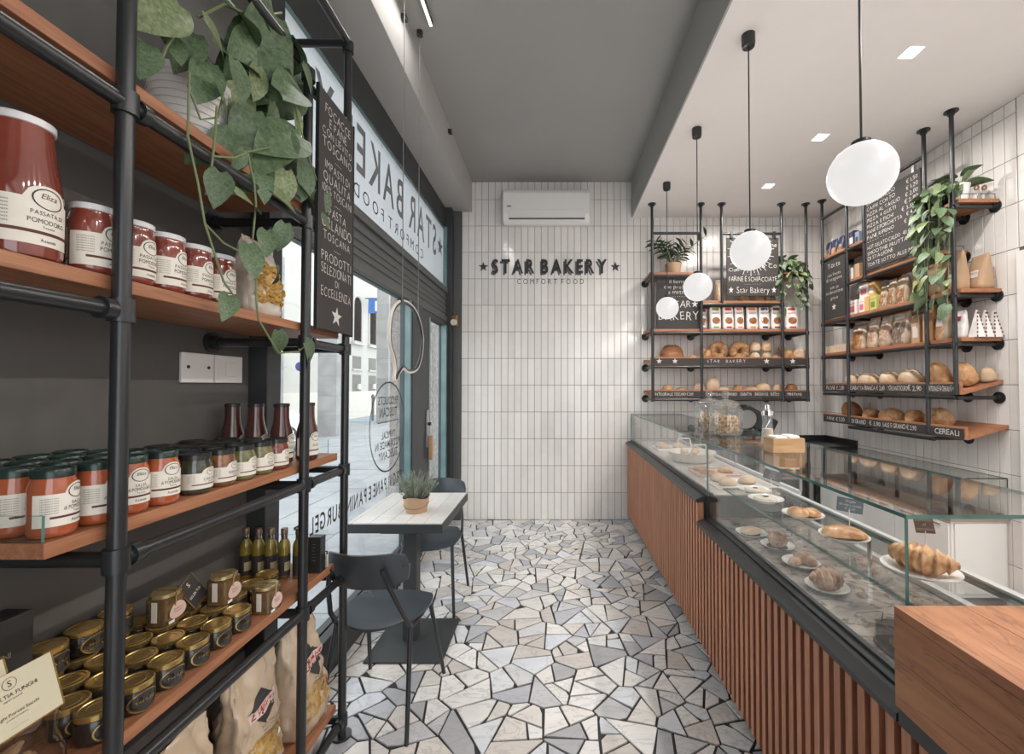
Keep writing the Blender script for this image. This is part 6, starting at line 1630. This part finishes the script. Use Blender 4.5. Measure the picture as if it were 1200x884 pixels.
# ---- chalkboards on it
def board(name, label, a, b, thin, lines, parent=None):
    """a,b = opposite lower/upper corners; thin = 'y' facing -y or 'x' facing -x"""
    lo = V3(a); hi = V3(b)
    t = thing(name, label, 'chalkboard', ((lo.x + hi.x) / 2, (lo.y + hi.y) / 2, lo.z))
    MB().box(lo, hi).build('board', CHALKBOARD, t, bevel=0.002)
    tx = MB()
    if thin == 'y': o = Vector(((lo.x + hi.x) / 2, lo.y - 0.001, 0)); u_ = Vector((1, 0, 0)); w_ = hi.x - lo.x
    else: o = Vector((lo.x - 0.001, (lo.y + hi.y) / 2, 0)); u_ = Vector((0, -1, 0)); w_ = hi.y - lo.y
    for s_, zf, h, al in lines:
        z = lo.z + zf * (hi.z - lo.z)
        oo = Vector((o.x, o.y, z)) + u_ * (0 if al == 'c' else (-w_ * 0.46 if al == 'l' else w_ * 0.46))
        if s_ == '*':
            pass
        tx = MB(); write(tx, s_, plane_fn(oo, u_, (0, 0, 1)), h, al, jit=0.09, gap=0.2, bold=-0.011, rg=rj, maxw=w_ * 0.92)
        tx.build('chalk_line', CHALK, t)
    return t
a = at_y(769.5, 384, YA + 0.06); b = at_y(820.5, 325, YA + 0.06)
board('chalkboard', 'square chalkboard with a greeting and the bakery name standing on the back wall shelf', (a.x, YA + 0.05, ZA[2] + 0.001), (b.x, YA + 0.065, b.z), 'y',
      (('Il lievito', .88, .04, 'c'), ('che profuma', .78, .04, 'c'), ('la mattina', .68, .04, 'c'), ('- - - - - -', .61, .025, 'c'), ('da STAR*', .42, .07, 'c'), ('BAKERY', .18, .09, 'r')))
a = at_y(851.5, 347, YA + 0.0); b = at_y(912, 279, YA + 0.0)
hb = board('chalkboard', 'chalkboard with a drawn sun and stars hung over the biscuit packs', (a.x, YA - 0.006, a.z), (b.x, YA + 0.006, b.z), 'y',
      (('Pane', .84, .045, 'r'), ('& Co', .48, .05, 'r'), ('Ciao', .42, .04, 'l'), ('- - - - - - - - - -', .355, .02, 'c'), ('FARINE E SCHIACCIATE', .25, .05, 'c'), ('- - - - - - - - - -', .19, .02, 'c'), ('* Star Bakery *', .05, .062, 'c')))
sun = MB(); cx_, cz_ = (a.x + b.x) / 2 - 0.02, b.z - 0.16
for i in range(36):
    t0 = 2 * PI * i / 36; r0, r1 = 0.15, 0.22 + 0.03 * (i % 2)
    n_ = Vector((-math.sin(t0), 0, math.cos(t0))) * 0.0025; d = Vector((math.cos(t0), 0, math.sin(t0)))
    q0 = Vector((cx_, YA - 0.0072, cz_)) + d * r0; q1 = Vector((cx_, YA - 0.0072, cz_)) + d * r1
    if q1.z > b.z - 0.01 or q1.x < a.x + 0.01 or q1.x > b.x - 0.01: continue
    sun.add([q0 - n_, q0 + n_, q1 + n_, q1 - n_], [(0, 1, 2, 3)])
sun.build('chalk_drawing', CHALK, hb)
for px in (857, 907): x = at_y(px, 280, YA).x; MB().box((x - 0.012, YA - 0.02, b.z - 0.006), (x + 0.012, YA + 0.018, za(274) + 0.018)).build('hanger', BLACK, hb)
# ---- biscuit pouches
def rot_front(t): t.rotation_euler = (0, 0, R(-90)); return t
WPACK = mat('white_pouch', (236, 232, 228), 0.35, coat=0.2, vary=0.03)
def pouch(label, w, d, h, seed, stripe, group=None, name='biscuit_pouch', body=None, art=(176, 116, 70)):
    t = thing(name, label, 'biscuit pack', (0, 0, 0), 0, group)
    fn = bag_surf(w, d, h, seed=seed, crumple=0.004, top=0.06); bag_mesh(fn, 28, 12).build('pouch', body or WPACK, t, smooth=True, ang=80)
    f2 = front(fn, w, 0.0012)
    sm_ = mat('stripe_%d_%d_%d' % stripe, stripe, 0.5)
    MB().grid(lambda u, v: f2((u - 0.5) * w * 0.6, 0.86 + 0.11 * v), 6, 2).build('top_band', sm_, t)
    MB().grid(lambda u, v: f2((u - 0.5) * w * 0.5, 0.06 + 0.08 * v), 6, 2).build('base_band', sm_, t)
    MB().grid(lambda u, v: f2(0.34 * w * v * math.cos(2 * PI * u), 0.40 + 0.16 * v * math.sin(2 * PI * u)), 16, 2).build('picture', mat('biscuit_picture_%d' % art[0], art, 0.5, vary=0.5, vscale=40), t)
    tx = MB(); write(tx, 'GHIOTT', lambda x, y: f2(x, 0.70 + y / h), h * 0.06, bold=0.02, maxw=w * 0.7); tx.build('lettering', RED, t)
    return t
for i, (px, st_, lb) in enumerate(((830, (170, 60, 60), 'white biscuit pouch half behind the post'), (838, (126, 160, 70), 'white biscuit pouch with green bands'), (853, (188, 44, 52), 'white biscuit pouch with bright red bands'), (866, (210, 130, 130), 'white biscuit pouch with rose band'), (881, (222, 140, 56), 'white biscuit pouch with orange bands'), (895, (56, 66, 124), 'white biscuit pouch with navy bands'), (909, (122, 66, 60), 'white biscuit pouch with maroon bands'), (927, (176, 84, 72), 'white biscuit pouch under the trailing pothos'))):
    x = at_y(px, 385, 4.62).x; w_ = (0.11, 0.125, 0.12, 0.105, 0.125, 0.12, 0.115, 0.14)[i]
    if i == 0: x -= 0.03
    t = pouch(lb + ' on the back wall shelf', w_, 0.07, 0.245, i * 2.3, st_); t.location = (x, 4.62 + (0.09 if i == 0 else 0), ZA[2] + 0.0008); rot_front(t)
for i, px in enumerate((844, 872, 889, 902)):
    t = thing('bread_bag', ('clear bag of toasted bread beside the sun chalkboard', 'kraft bag behind the sun chalkboard')[i > 0], 'bag', (at_y(px, 352, 4.66).x, 4.66, ZA[1] + 0.0008), R(-90), 'bags on the middle board of the back wall shelf' if i else None)
    fn = bag_surf(0.11, 0.08, 0.24 if i == 0 else 0.16, seed=i * 5 + 2, crumple=0.006); o = bag_mesh(fn, 24, 10).build('bag', mat('toast_bag', (206, 170, 128), 0.35, rgb2=(226, 208, 186), vscale=14, coat=0.4) if i == 0 else KRAFT, None, smooth=True, ang=80); o.parent = t
    o = MB().box((-0.006, -0.05, 0.236 if i == 0 else 0.156), (0.006, 0.05, 0.248 if i == 0 else 0.168)).build('seal', WPACK, None); o.parent = t
# ---- bread on the tipped boards
def za_tilt(k_, y): z = ZA[k_]; f = (y - (YA + 0.02)) / (YW - 0.004 - YA - 0.02); return (z - 0.065) + f * 0.055
TILT = math.atan2(0.055, YW - 0.004 - YA - 0.02)
def on_a(k_, px, L_, W, H, lb, m_, seed, rz=0.0, y=4.66, sl=(), nm='bread_loaf', mesh=None, lift=0.0):
    x = at_y(px, 420 if k_ == 3 else 457, y).x
    o = item(nm, lb, 'bread', mesh or loaf(L_, W, H * 1.35, seed, sl), m_, (x, y, za_tilt(k_, y) + 0.002 + lift))
    o.rotation_euler = (Matrix.Rotation(TILT, 3, 'X') @ Matrix.Rotation(rz, 3, 'Z')).to_euler(); return o
on_a(3, 787, 0.26, 0.11, 0.14, 'dark crusted loaf at the outer end of the bread shelf', DARKCR, 1, 0.1, 4.76, sl=(0, .3, -.3))
on_a(3, 788, 0.25, 0.11, 0.10, 'dark crusted loaf cut in half, beside the finger rolls', DARKCR, 2, -0.05, 4.62, sl=(.2, -.2))
on_a(3, 812, 0.11, 0.06, 0.06, 'pale finger roll lying beside the dark loaf', CRUST, 3, 0.2, 4.60)
o = on_a(3, 820.5, 0.17, 0.055, 0.055, 'finger roll standing on end behind the post', CRUST, 4, 0, 4.72); o.rotation_euler = (0, R(80), 0); o.location.z += 0.09
on_a(3, 828.5, 0.09, 0.08, 0.10, 'round golden roll behind the post of the bread shelf', CRUST, 5, 0.3, 4.62)
on_a(3, 841, 0, 0, 0, 'big braided ring loaf standing upright', CRUST, 6, 0.15, 4.72, mesh=ringloaf(0.066, 0.046, 1), nm='ring_loaf')
on_a(3, 866, 0, 0, 0, 'big ring loaf with a clear hole, next to the floured square bread', CRUST, 7, -0.05, 4.72, mesh=ringloaf(0.066, 0.046, 5), nm='ring_loaf')
for i, (px, up) in enumerate(((884, 0), (897.5, 0), (884.5, 1), (897, 1))): on_a(3, px, 0.11, 0.12, 0.08, ('floured square bread in the lower row', 'floured square bread in the upper row')[up], FLOUR, 10 + i, 0.05, 4.64, lift=up * 0.112).__setitem__('group', 'floured square breads')
on_a(3, 908.5, 0, 0, 0, 'golden twisted roll leaning by the post', CRUST, 8, 0.4, 4.64, mesh=croissant(0.10, 0.04, 0.6), nm='twisted_roll')
o = on_a(3, 914, 0.16, 0.06, 0.06, 'pointed golden roll standing on end by the post', CRUST, 9, 0, 4.78); o.rotation_euler = (0, R(70), 0); o.location.z += 0.085
on_a(3, 923.5, 0.11, 0.08, 0.10, 'golden oval roll beyond the post', CRUST, 12, 0.2, 4.61)
on_a(3, 936, 0.17, 0.12, 0.11, 'floury flatbread heap at the inner end of the bread shelf', FLOUR, 13, 0.1, 4.64, sl=(.1, .4, -.3))
for i, (px, L_, W, H, rz, nm) in enumerate(((782, .13, .1, .075, .2, 'small golden roll at the outer end of the lowest board'), (798, .12, .09, .05, -.2, 'flat golden roll near the outer post'), (819, .13, .11, .095, .5, 'floured slashed loaf behind the post'), (835, .18, .12, .14, .6, 'tall floured slashed loaf leaning on its neighbour'), (848, .13, .09, .055, 0, 'flat pale roll beside the tall floured loaf'), (865, .11, .09, .07, .3, 'round roll alone in the middle of the lowest board'), (880, .14, .1, .06, -.3, 'floured ciabatta beside the round roll'), (893, .17, .1, .09, -.4, 'floured ciabatta lying across the others'), (911, .12, .09, .08, .2, 'floured ciabatta next to the post'), (927, .13, .1, .08, 0, 'brown roll beyond the post'))):
    on_a(4, px, L_, W, H, nm + ' of the back wall shelf' if len(nm.split()) < 10 else nm, (CRUST, CRUST, FLOUR, FLOUR, FLOUR, CRUST, FLOUR, FLOUR, FLOUR, DARKCR)[i], 20 + i, rz, 4.64 + 0.03 * (i % 2), sl=(0, .35, -.35) if i in (2, 3, 7) else ())

# ================================================================== PIPE SHELF ON THE RIGHT WALL
XB = 2.80
XW = XR - 0.0095
BY = [at_x(px, 350, XB).y for px in (964.5, 993.2, 1013.5, 1085.5, 1118.5)]   # posts, far to near
sbw = thing('wall_shelf', 'black pipe wall shelf with menu chalkboard on the tiled right wall', 'shelf', (XW, 3.7, 1.17))
def zb2(px, py): return at_x(px, py, XB).z
zlow5, zlow6 = 1.555, 1.245
bots = (zlow5 - 0.09, zlow6 - 0.07, 2.5, zlow6 - 0.07, zlow5 - 0.09)
for i, y in enumerate(BY):
    p6([(XB, y, bots[i]), (XB, y, ZW)], sbw, 'post'); fl6((XB, y, ZW), (0, 0, -1), sbw)
p6([(XB, BY[0], 3.27), (XB, BY[3], 3.27)], sbw, 'rail')
def flatB(y0, y1, z, arms, nm='shelf_board'):
    MB().box((XB + 0.018, y0, z - 0.026), (XW - 0.002, y1, z)).build(nm, WOOD_Y, sbw, bevel=0.0015)
    zr = z - 0.045; p6([(XB, y0 + 0.0, zr), (XB, y1, zr)], sbw, 'rail')
    for y in arms:
        p6([(XB, y, zr), (XW, y, zr)], sbw, 'bracket'); fl6((XW, y, zr), (-1, 0, 0), sbw); MB().tube([(XB, y, zr - 0.02), (XB, y, zr + 0.02)], r6 * 1.45, 10).build('collar', BLACK, sbw, smooth=True)
e0, e1 = BY[4] - 0.03, BY[0] + 0.02
flatB(e0, BY[3] + 0.02, 2.835, (BY[4], BY[3]))
flatB(BY[2] - 0.02, e1, 2.87, (BY[1], BY[0]))
flatB(BY[3] - 0.02, BY[1] + 0.02, 2.545, (BY[3], BY[2]))
flatB(e0, e1, 2.205, (BY[4], BY[3], BY[1], BY[0]))
flatB(e0, e1, 1.865, (BY[4], BY[3], BY[1], BY[0]))
tiltB = {}
for k_, (z, y0, y1, arms) in enumerate(((zlow5, e0, e1, (BY[4], BY[3], BY[1], BY[0])), (zlow6, e0 - 0.03, e1, (BY[3], BY[1])))):
    zf, zk = z - 0.065, z + 0.015
    tiltB[k_] = (zf, zk)
    xa, xb = XB + 0.02, XW - 0.004
    MB().add([(xa, y0, zf), (xb, y0, zk), (xb, y1, zk), (xa, y1, zf), (xa, y0, zf - 0.024), (xb, y0, zk - 0.024), (xb, y1, zk - 0.024), (xa, y1, zf - 0.024)], [(0, 1, 2, 3), (7, 6, 5, 4), (0, 4, 5, 1), (1, 5, 6, 2), (2, 6, 7, 3), (3, 7, 4, 0)]).build('shelf_board', WOOD_Y, sbw)
    MB().box((XB + 0.002, y0, zf - 0.022), (XB + 0.02, y1, z)).build('front_lip', WOOD_Y, sbw, bevel=0.001)
    st_ = MB().box((XB - 0.003, y0 + 0.01, zf - 0.02), (XB + 0.002, y1 - 0.01, z - 0.014)).build('chalk_strip', CHALKBOARD, sbw)
    tx = MB()
    rows_ = (((979, 'FILONE € 2,80', .27), (1016, 'CIABATTA BIANCA € 2,80', .42), (1052, 'TOSCANO SCURO', .2), (1072, '€ 2,90', .13), (1103, 'INTEGRALE AI CEREALI € 4', .2)), ((979, 'PANE € 3,20', .27), (1006, 'DI GRANO', .18), (1025, '€ 3,90', .13), (1053, 'SALE E GRANO € 2,90', .34), (1109, 'CEREALI', .2)))[k_]
    for px, s_, w_ in rows_:
        y = at_x(px, 455, XB).y; tx = MB(); write(tx, s_, plane_fn((XB - 0.0042, y, zf + 0.0), (0, -1, 0), (0, 0, 1)), 0.036, jit=0.1, rg=rj, maxw=w_); tx.build('chalk_writing', CHALK, st_)
    zr = zf - 0.045; p6([(XB, arms[0] - (0.05 if k_ else 0), zr), (XB, arms[-1], zr)], sbw, 'rail')
    for y in arms: p6([(XB, y, zr), (XW, y, zr)], sbw, 'bracket'); fl6((XW, y, zr), (-1, 0, 0), sbw)
# chalkboards
def zfrac(n): return None
menu = [('LATTE CALDO        € 1,50', .90), ('CAFFE CORTO        € 1,20', .82), ('PIZZA AL TAGLIO    € 2,00', .74), ('PIZZA 4 GUSTI      € 2,80', .66), ('PIZZA E FICHI      € 3,50', .58), ('PANE E PORCHETTA   € 4,50', .50), ('PANE RIPIENO       € 4,00', .42), ('- - - - - - - - - -', .37), ('HOT GELATO CALDO  40 € 2,80', .28), ('SMOOTHIE FRUTTA', .20), ('DI STAGIONE', .13), ('TORTE SOTTO ALLE MELE', .04)]
mb_ = board('chalkboard', 'large menu chalkboard with prices hanging on the right wall shelf', (XB - 0.004, BY[3] + 0.03, 2.56), (XB + 0.010, BY[2] - 0.025, 3.20), 'x', [(s_, f, .032, 'l') for s_, f in menu])
for y in (BY[3] + 0.1, BY[2] - 0.1): MB().box((XB - 0.004, y - 0.012, 3.195), (XB + 0.016, y + 0.012, 3.252)).build('hanger', STEEL, mb_)
board('chalkboard', 'small chalkboard listing cakes with one star on the right wall shelf', (XB - 0.004, BY[1] + 0.03, 2.2055), (XB + 0.010, BY[0] - 0.03, 2.80), 'x',
      (('Torte', .86, .05, 'c'), ('con frutta', .72, .03, 'c'), ('di stagione', .64, .035, 'c'), ('- - - - -', .58, .02, 'c'), ('solo su', .50, .03, 'c'), ('ordinazione', .42, .035, 'c'), ('grazie', .32, .03, 'c'), ('*', .14, .06, 'c')))
# ---- packs and bags on it
def atB(px, z, x=XB + 0.1): 
    y = at_x(px, 350, x).y; return Vector((x, y, z + 0.0008))
def carton(name, label, px, z, w, d, h, body, mark=None, x=XB + 0.09, group=None, rz=0.0, lift=0.0, words_=None):
    c = atB(px, z + lift, x); t = thing(name, label, 'box', c, rz, group)
    o = MB().box((-d / 2, -w / 2, 0), (d / 2, w / 2, h)).build('carton', body, None, bevel=0.003); o.parent = t
    if mark:
        o2 = MB().box((-d / 2 - 0.001, -w * 0.32, h * 0.2), (-d / 2, w * 0.32, h * 0.6)).build('front_panel', mark, None); o2.parent = t
        tx = MB(); write(tx, words_ or 'TOSCANA', plane_fn((-d / 2 - 0.0015, 0, h * 0.72), (0, -1, 0), (0, 0, 1)), h * 0.08, maxw=w * 0.8); o3 = tx.build('print', RED, None); o3.parent = t
    return t
def bagB(name, label, px, z, w, d, h, body, x=XB + 0.11, seed=0, win=None, group=None, cat='bag', lab=None, crumple=0.008):
    c = atB(px, z, x); t = thing(name, label, cat, c, PI, group)
    fn = bag_surf(w, d, h, seed=seed, crumple=crumple); o = bag_mesh(fn, 28, 12).build('bag', body, None, smooth=True, ang=80); o.parent = t
    if win: 
        g = front(fn, w, 0.0015); o = MB().grid(lambda u, v: g((u - 0.5) * w * 0.75, win[0] + (win[1] - win[0]) * v), 8, 4).build('window', win[2], None, smooth=True); o.parent = t
    if lab:
        g = front(fn, w, 0.003); o = MB().grid(lambda u, v: g((u - 0.5) * w * 0.5, lab[0] + (lab[1] - lab[0]) * v), 6, 3).build('label', lab[2], None, smooth=True); o.parent = t
        tx = MB(); g2 = front(fn, w, 0.0042); write(tx, 'BISCOTTI', lambda xx, yy: g2(xx, (lab[0] + lab[1]) / 2 + yy / h), h * 0.05, maxw=w * 0.42); o = tx.build('print', INK, None); o.parent = t
    return t
NAVY = mat('navy_pack', (62, 68, 100), 0.4); WBOX = mat('white_box', (232, 222, 218), 0.45); PINKP = mat('pink_print', (206, 120, 130), 0.5)
YEL = mat('yellow_box', (214, 176, 112), 0.5); LIME = mat('lime_box', (196, 196, 120), 0.5)
for i, px in enumerate((973, 980, 987.5)): bagB('snack_pouch', 'navy and amber pouch in a row of three near the ceiling corner', px, 2.87, 0.078, 0.06, 0.17, NAVY, seed=i, win=(0.1, 0.5, PASTRY), group='navy pouches', x=XB + 0.1)
carton('tea_box', 'navy box on the high board next to the menu chalkboard post', 1001.5, 2.87, 0.075, 0.05, 0.15, NAVY, WBOX)
carton('tea_box', 'grey blue box on the high board beside the navy box', 1008, 2.87, 0.055, 0.05, 0.12, mat('grey_blue_box', (140, 156, 178), 0.5), NAVY)
carton('small_box', 'plain white box under the high board beside the menu', 1000, 2.545, 0.07, 0.06, 0.12, WBOX, None)
carton('small_box', 'kraft box under the high board beside the menu', 1008, 2.545, 0.07, 0.06, 0.14, KRAFT, None)
carton('biscuit_box', 'white box with pink motif at the start of the lower row', 1003, 2.205, 0.115, 0.08, 0.14, WBOX, PINKP)
carton('biscuit_box', 'white box with pink motif second in the lower row', 1014.5, 2.205, 0.07, 0.08, 0.135, WBOX, PINKP)
carton('biscuit_box', 'amber box in the lower row', 1020.5, 2.205, 0.05, 0.08, 0.135, YEL, None)
carton('biscuit_box', 'lime printed box in the lower row', 1028, 2.205, 0.075, 0.08, 0.13, LIME, mat('leaf_print', (120, 140, 60), 0.5))
carton('biscuit_box', 'white box with pink motif stacked on the white boxes', 1016.5, 2.205, 0.11, 0.07, 0.13, WBOX, PINKP, lift=0.1415, x=XB + 0.1)
carton('biscuit_box', 'amber and white box stacked on the amber box', 1025.5, 2.205, 0.075, 0.07, 0.125, YEL, WBOX, lift=0.1365, x=XB + 0.1)
NUTS = mat('mixed_nuts', (160, 118, 82), 0.5, rgb2=(112, 76, 52), vscale=40, bump=0.8, bscale=70, coat=0.3)
CLEARP = mat('cloudy_film', (206, 190, 172), 0.3, rgb2=(170, 146, 120), vscale=9, coat=0.5)
for i, (px, w, h) in enumerate(((1038.5, .085, .2), (1048, .085, .24), (1060, .11, .24))): bagB('granola_bag', ('small bag of granola with pale top next to the stacked boxes', 'pale topped granola bag with a gathered neck', 'wide bag of dark nuts before the green bag')[i], px, 2.205, w, 0.09, h, CLEARP, seed=i * 3 + 1, win=(0.1, 0.62, NUTS))
bagB('pasta_bag', 'tall pale green bag under the trailing pothos', 1077.5, 2.205, 0.085, 0.07, 0.34, mat('pale_green_bag', (188, 186, 128), 0.4, rgb2=(160, 160, 100), vscale=6), seed=6, crumple=0.005)
STICK = mat('white_sticker', (226, 216, 208), 0.5)
for i, (px, x, w, h) in enumerate(((1095, XB + .08, .082, .25), (1107, XB + .09, .082, .24), (1124, XB + .1, .095, .29), (1150, XB + .22, .13, .25))): bagB('flour_bag', ('kraft paper bag behind the near posts, next to the green bag', 'kraft paper bag with dark round sticker beside the post', 'tall kraft paper bag with folded top at the shelf end', 'kraft paper bag close to the tiles at the shelf end')[i], px, 2.205, w, 0.11, h, KRAFT, x=x, seed=i * 2 + 3, lab=(0.35, 0.55, (INK, INK, STICK, STICK)[i]), crumple=0.006)
# lower packs
for i in range(6): carton('cracker_pack', 'small pale cracker pack in a low row beside the twisted pasta', 971 + i * 4.0, 1.865, 0.045, 0.05, 0.075, mat('cracker_pale', (214, 192, 166), 0.5, rand=0.1), None, group='small cracker packs')
TWIST = mat('twisted_pasta', (196, 140, 84), 0.4, rgb2=(140, 88, 48), vscale=30, bump=0.9, bscale=60, coat=0.4); SHROOM = mat('dark_dried_mushroom', (150, 130, 116), 0.5, rgb2=(84, 68, 60), vscale=22, bump=0.9, bscale=40, coat=0.4); ROSE = mat('rosy_dried_pasta', (208, 176, 152), 0.5, rgb2=(150, 110, 90), vscale=36, bump=0.9, bscale=60, coat=0.4)
for i, (px, w, h, m_, lb) in enumerate(((1008, .19, .24, TWIST, 'big bag of amber twisted pasta with label flap'), (1026, .13, .28, ROSE, 'bag of rosy dried pasta with a white paper flap'), (1040, .12, .27, ROSE, 'second bag of rosy dried pasta next to the mushrooms'), (1058, .18, .28, SHROOM, 'wide bag of dark dried mushrooms on the right wall shelf'))): bagB('dried_goods_bag', lb, px, 1.865, w, 0.11, h, CLEARP, seed=i * 4 + 2, win=(0.04, 0.74, m_), lab=(0.78, 0.92, STICK))
carton('pasta_box', 'slim kraft box with white label next to the mushroom bag', 1077, 1.865, 0.075, 0.07, 0.22, KRAFT, STICK)
carton('pasta_box', 'slim amber wooden box beside the near post', 1089, 1.865, 0.05, 0.07, 0.22, LW, None)
carton('pasta_box', 'tall dark amber box behind the wooden one', 1094.5, 1.865, 0.03, 0.06, 0.25, mat('amber_dark', (150, 106, 66), 0.5), None)
bagB('breadstick_bag', 'clear bag of breadsticks with white label beside the near posts', 1106, 1.865, 0.1, 0.08, 0.30, CLEARP, seed=8, win=(0.03, 0.4, SAND), lab=(0.35, 0.68, STICK))
t = bagB('biscuit_bag', 'white bag with red band and almond picture at the near post', 1125, 1.865, 0.10, 0.06, 0.20, WPACK, seed=9, lab=(0.62, 0.8, RED))
for i, (px, x) in enumerate(((1144, XB + .13), (1154, XB + .195), (1164, XB + .26))):
    c = atB(px, 1.865, x); t = thing('triangle_pack', 'white triangular pack with dotted brown trim at the shelf end', 'pack', c, R(90), 'white triangular packs')
    m = MB(); m.add([(-0.035, -0.03, 0), (0.035, -0.03, 0), (0.035, 0.03, 0), (-0.035, 0.03, 0), (-0.006, -0.0, 0.19), (0.006, 0.0, 0.19)], [(3, 2, 1, 0), (0, 1, 5, 4), (2, 3, 4, 5), (1, 2, 5), (3, 0, 4)])
    o = m.build('pack', WPACK, None); o.parent = t
    for s_ in (-1, 1):
        tr_ = MB()
        for j in range(7):
            f = j / 7; q0 = Vector((-0.036, s_ * 0.03, 0)).lerp(Vector((-0.0075, 0, 0.19)), f); tr_.box(q0 - Vector((.0022, .003, 0)), q0 + Vector((.0022, .003, .013)))
        o = tr_.build('dotted_trim', mat('brown_trim', (112, 64, 56), 0.6), None); o.parent = t; tag(o, kind='stuff')
# breads
def on_b(k_, px, L_, W, H, lb, m_, seed, rz=PI / 2, x=XB + 0.13, sl=(), lift=0.0):
    zf, zk = tiltB[k_]; f = (x - XB - 0.02) / (XW - 0.024 - XB); y = at_x(px, 450, x).y
    o = item('bread_loaf', lb, 'bread', loaf(L_ * 0.82, W * 0.9, H, seed, sl), m_, (x, y, zf + f * (zk - zf) + 0.003 + lift))
    o.rotation_euler = (Matrix.Rotation(-math.atan2(zk - zf, XW - 0.024 - XB), 3, 'Y') @ Matrix.Rotation(rz, 3, 'Z')).to_euler(); return o
for i, (px, L_, H, lb) in enumerate(((1003, .22, .125, 'rounded floury loaf at the far end above the chalk prices'), (1021, .30, .125, 'long floury loaf with one slash, second on the upper bread board'), (1046, .24, .13, 'floury loaf with curled crust, third on the upper bread board'), (1070, .24, .14, 'floury loaf behind the near posts of the upper bread board'))): on_b(0, px, L_, 0.15, H, lb, FLOUR, 40 + i, sl=(0,) if i else ())
on_b(0, 1105, 0.22, 0.14, 0.19, 'big crusty loaf leaning behind the near post', CRUST, 47, rz=1.2, sl=(.1,))
on_b(0, 1135, 0.17, 0.14, 0.17, 'big crusty loaf at the open end of the upper bread board', CRUST, 48, rz=1.0, x=XB + 0.15)
on_b(0, 1160, 0.10, 0.10, 0.10, 'small floury loaf close to the tiles at the open end', FLOUR, 49, rz=0.6, x=XB + 0.245)
for i, (px, L_, H, m_, lb) in enumerate(((1000, .24, .17, DARKCR, 'round brown loaf at the far end of the lowest bread board'), (1022, .15, .11, CRUST, 'narrow golden loaf lying crosswise on the lowest bread board'), (1046, .30, .12, CRUST, 'long golden loaf with brown spots on the lowest bread board'), (1074, .17, .12, CRUST, 'short golden loaf next to the post on the lowest board'), (1103, .24, .15, CRUST, 'large golden loaf at the near end of the lowest bread board'))): on_b(1, px, L_, 0.16, H, lb, m_, 55 + i, sl=(.1, -.4) if i != 3 else ())
# high end: pot, bottles, guards, pothos
lfB = leaf_protos([GREEN, GREEN, GREEN2], [LEAF_A, LEAF_B])
trailing('trailing_pothos', 'leafy pothos in a white pot trailing down the right wall shelf', (XB + 0.10, BY[4] + 0.06, 2.8358), WHITE, (0.062, 0.115), lfB, 22, 11, 0.25, 1.0, 0.092, 15, (-0.75, 0.72, 0))
for i, px in enumerate((1151, 1162)):
    c = atB(px, 2.835, XB + (0.19, 0.245)[i]); c.y = BY[4] + 0.02
    t = thing('cork_bottle', ('small clear bottle with copper stopper beside the white pot', 'small clear bottle with copper stopper nearer the tiles')[i], 'bottle', c)
    MB().lathe([(0.022, 0), (0.025, 0.004), (0.025, 0.05), (0.014, 0.07), (0.011, 0.088)], 16, c).build('glass_body', JARGLASS, t, smooth=True)
    MB().lathe([(0.013, 0.086), (0.015, 0.088), (0.015, 0.105), (0.006, 0.118), (0, 0.119)], 14, c).build('stopper', mat('copper', (170, 130, 104), 0.35, 0.6), t, smooth=True)
    MB().grid(lambda u, v: cyl_fn(0.0254, c.z + 0.012, PI, c.x, c.y)((u - 0.5) * 0.04, v * 0.03), 8, 1).build('label', STICK, t)
for (y, z) in ((e0 + 0.005, 2.835), (BY[3] - 0.015, 2.545)):
    MB().tube([(XB + 0.03, y, z), (XB + 0.03, y, z + 0.035), (XW - 0.03, y, z + 0.035), (XW - 0.03, y, z)], 0.0022, 6).build('wire_guard', BLACK, sbw)
